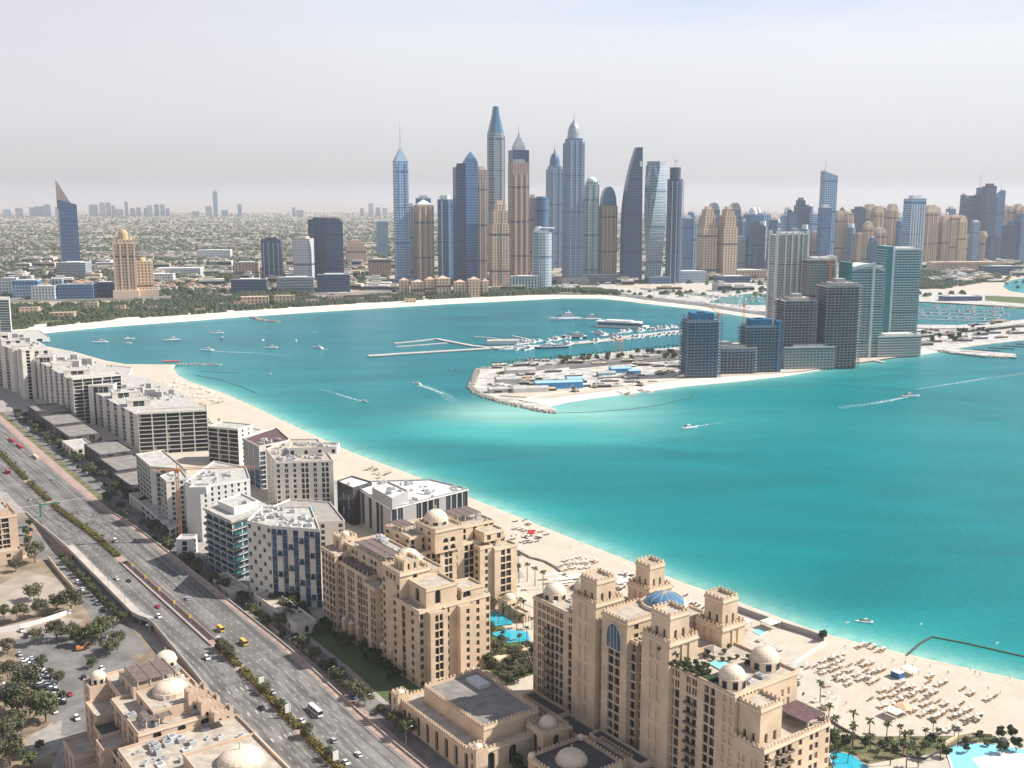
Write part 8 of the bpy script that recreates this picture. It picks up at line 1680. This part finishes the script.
pier('moored_platform', [(162, 361), (176, 360.4)], 10, 1.2, 'car_red', 'red pontoon platform off the sandy cape', 'pontoon')
pier('swim_barrier', [(906, 655.5), (912, 650), (920, 643), (932, 636.5)], 1.6, .5, 'rail_green', 'curved near arm of the green swimming barrier at the hotel beach', 'barrier', .9) if 'rail_green' in M else None
mat('rail_green', (.05, .08, .05), .8)
pier('swim_barrier', [(906, 655.5), (912, 650), (920, 643), (932, 636.5)], 1.2, .5, 'rail_green', 'curved near arm of the green swimming barrier at the hotel beach', 'barrier', .9)
pier('swim_barrier', [(933, 636.5), (965, 642.5), (1000, 650.5), (1060, 664)], 1.2, .5, 'rail_green', 'long straight arm of the green swimming barrier running off the right edge', 'barrier', .9)
for pts, lab in [([(554, 413), (590, 412), (630, 409), (660, 405), (690, 398), (694, 393)], 'thin floating boom curving from the breakwater tip back to the work beach'), ([(196, 375), (222, 380), (245, 388), (256, 393)], 'thin swimming line off the cape beach'), ([(200, 371), (230, 372.5), (240, 372)], 'short swimming line at the cape')]: pier('floating_boom', pts, 1.3, .25, 'rail_green', lab, 'boom', .4)
# wakes: real foam lying on the water
def wake(pts, w0, w1, m='foam', z=.05):
    r = [Vector(G(p[0], p[1])) for p in pts]; mb = MB(); n = len(r); rg = random.Random(int(pts[0][0])); L_ = []; Rr = []
    N = 30
    for i in range(N + 1):
        t = i / N * (n - 1); k_ = min(int(t), n - 2); p = r[k_].lerp(r[k_ + 1], t - k_); u = (r[k_ + 1] - r[k_]).normalized(); nn = Vector((-u.y, u.x)); ww = (w0 + (w1 - w0) * i / N) / 2
        L_.append((*(p + nn * ww * rg.uniform(.6, 1.2)), z)); Rr.append((*(p - nn * ww * rg.uniform(.6, 1.2)), z))
    mb.add(L_ + Rr, [(i, N + 1 + i, N + 2 + i, i + 1) for i in range(N)]); mb.build('wake', m, kind='stuff')
def wk(pts, a, b_): wake(pts, a * 1.8, b_ * 1.8, 'foam_soft', .04); wake(pts[:max(2, len(pts) - 1)], a, b_ * .5, 'foam', .09)
wk([(419, 384.8), (432, 389), (444, 394), (454, 401)], 7, 9); wk([(363, 401.5), (350, 398), (336, 393.5), (320, 389)], 3, 4); wk([(210, 350.8), (230, 352), (252, 352.8), (290, 356)], 4, 5); wk([(907, 397), (890, 400.5), (872, 403.5), (840, 408)], 5, 8)
wk([(918, 389), (950, 384), (985, 378.5), (1030, 373)], 2, 6); wk([(693, 426.5), (708, 424.5), (724, 422)], 3, 3); wk([(321, 348.5), (328, 350)], 5, 3)
# ---------------------------------------------------------------- haze
def haze():
    mb = MB(); mb.box(-42000, 42000, -3000, 42000, -3, 452, 0, bottom=True)
    m = bpy.data.materials.new('haze_air'); m.use_nodes = True; n = m.node_tree; n.nodes.clear()
    o = n.nodes.new('ShaderNodeOutputMaterial'); v = n.nodes.new('ShaderNodeVolumePrincipled')
    v.inputs['Color'].default_value = (.70, .72, .78, 1); v.inputs['Density'].default_value = HAZE; v.inputs['Anisotropy'].default_value = .2
    n.links.new(v.outputs[0], o.inputs['Volume']); M['haze_air'] = m
    mb.build('haze', 'haze_air', kind='stuff')
HAZE = 5.0e-5
haze()
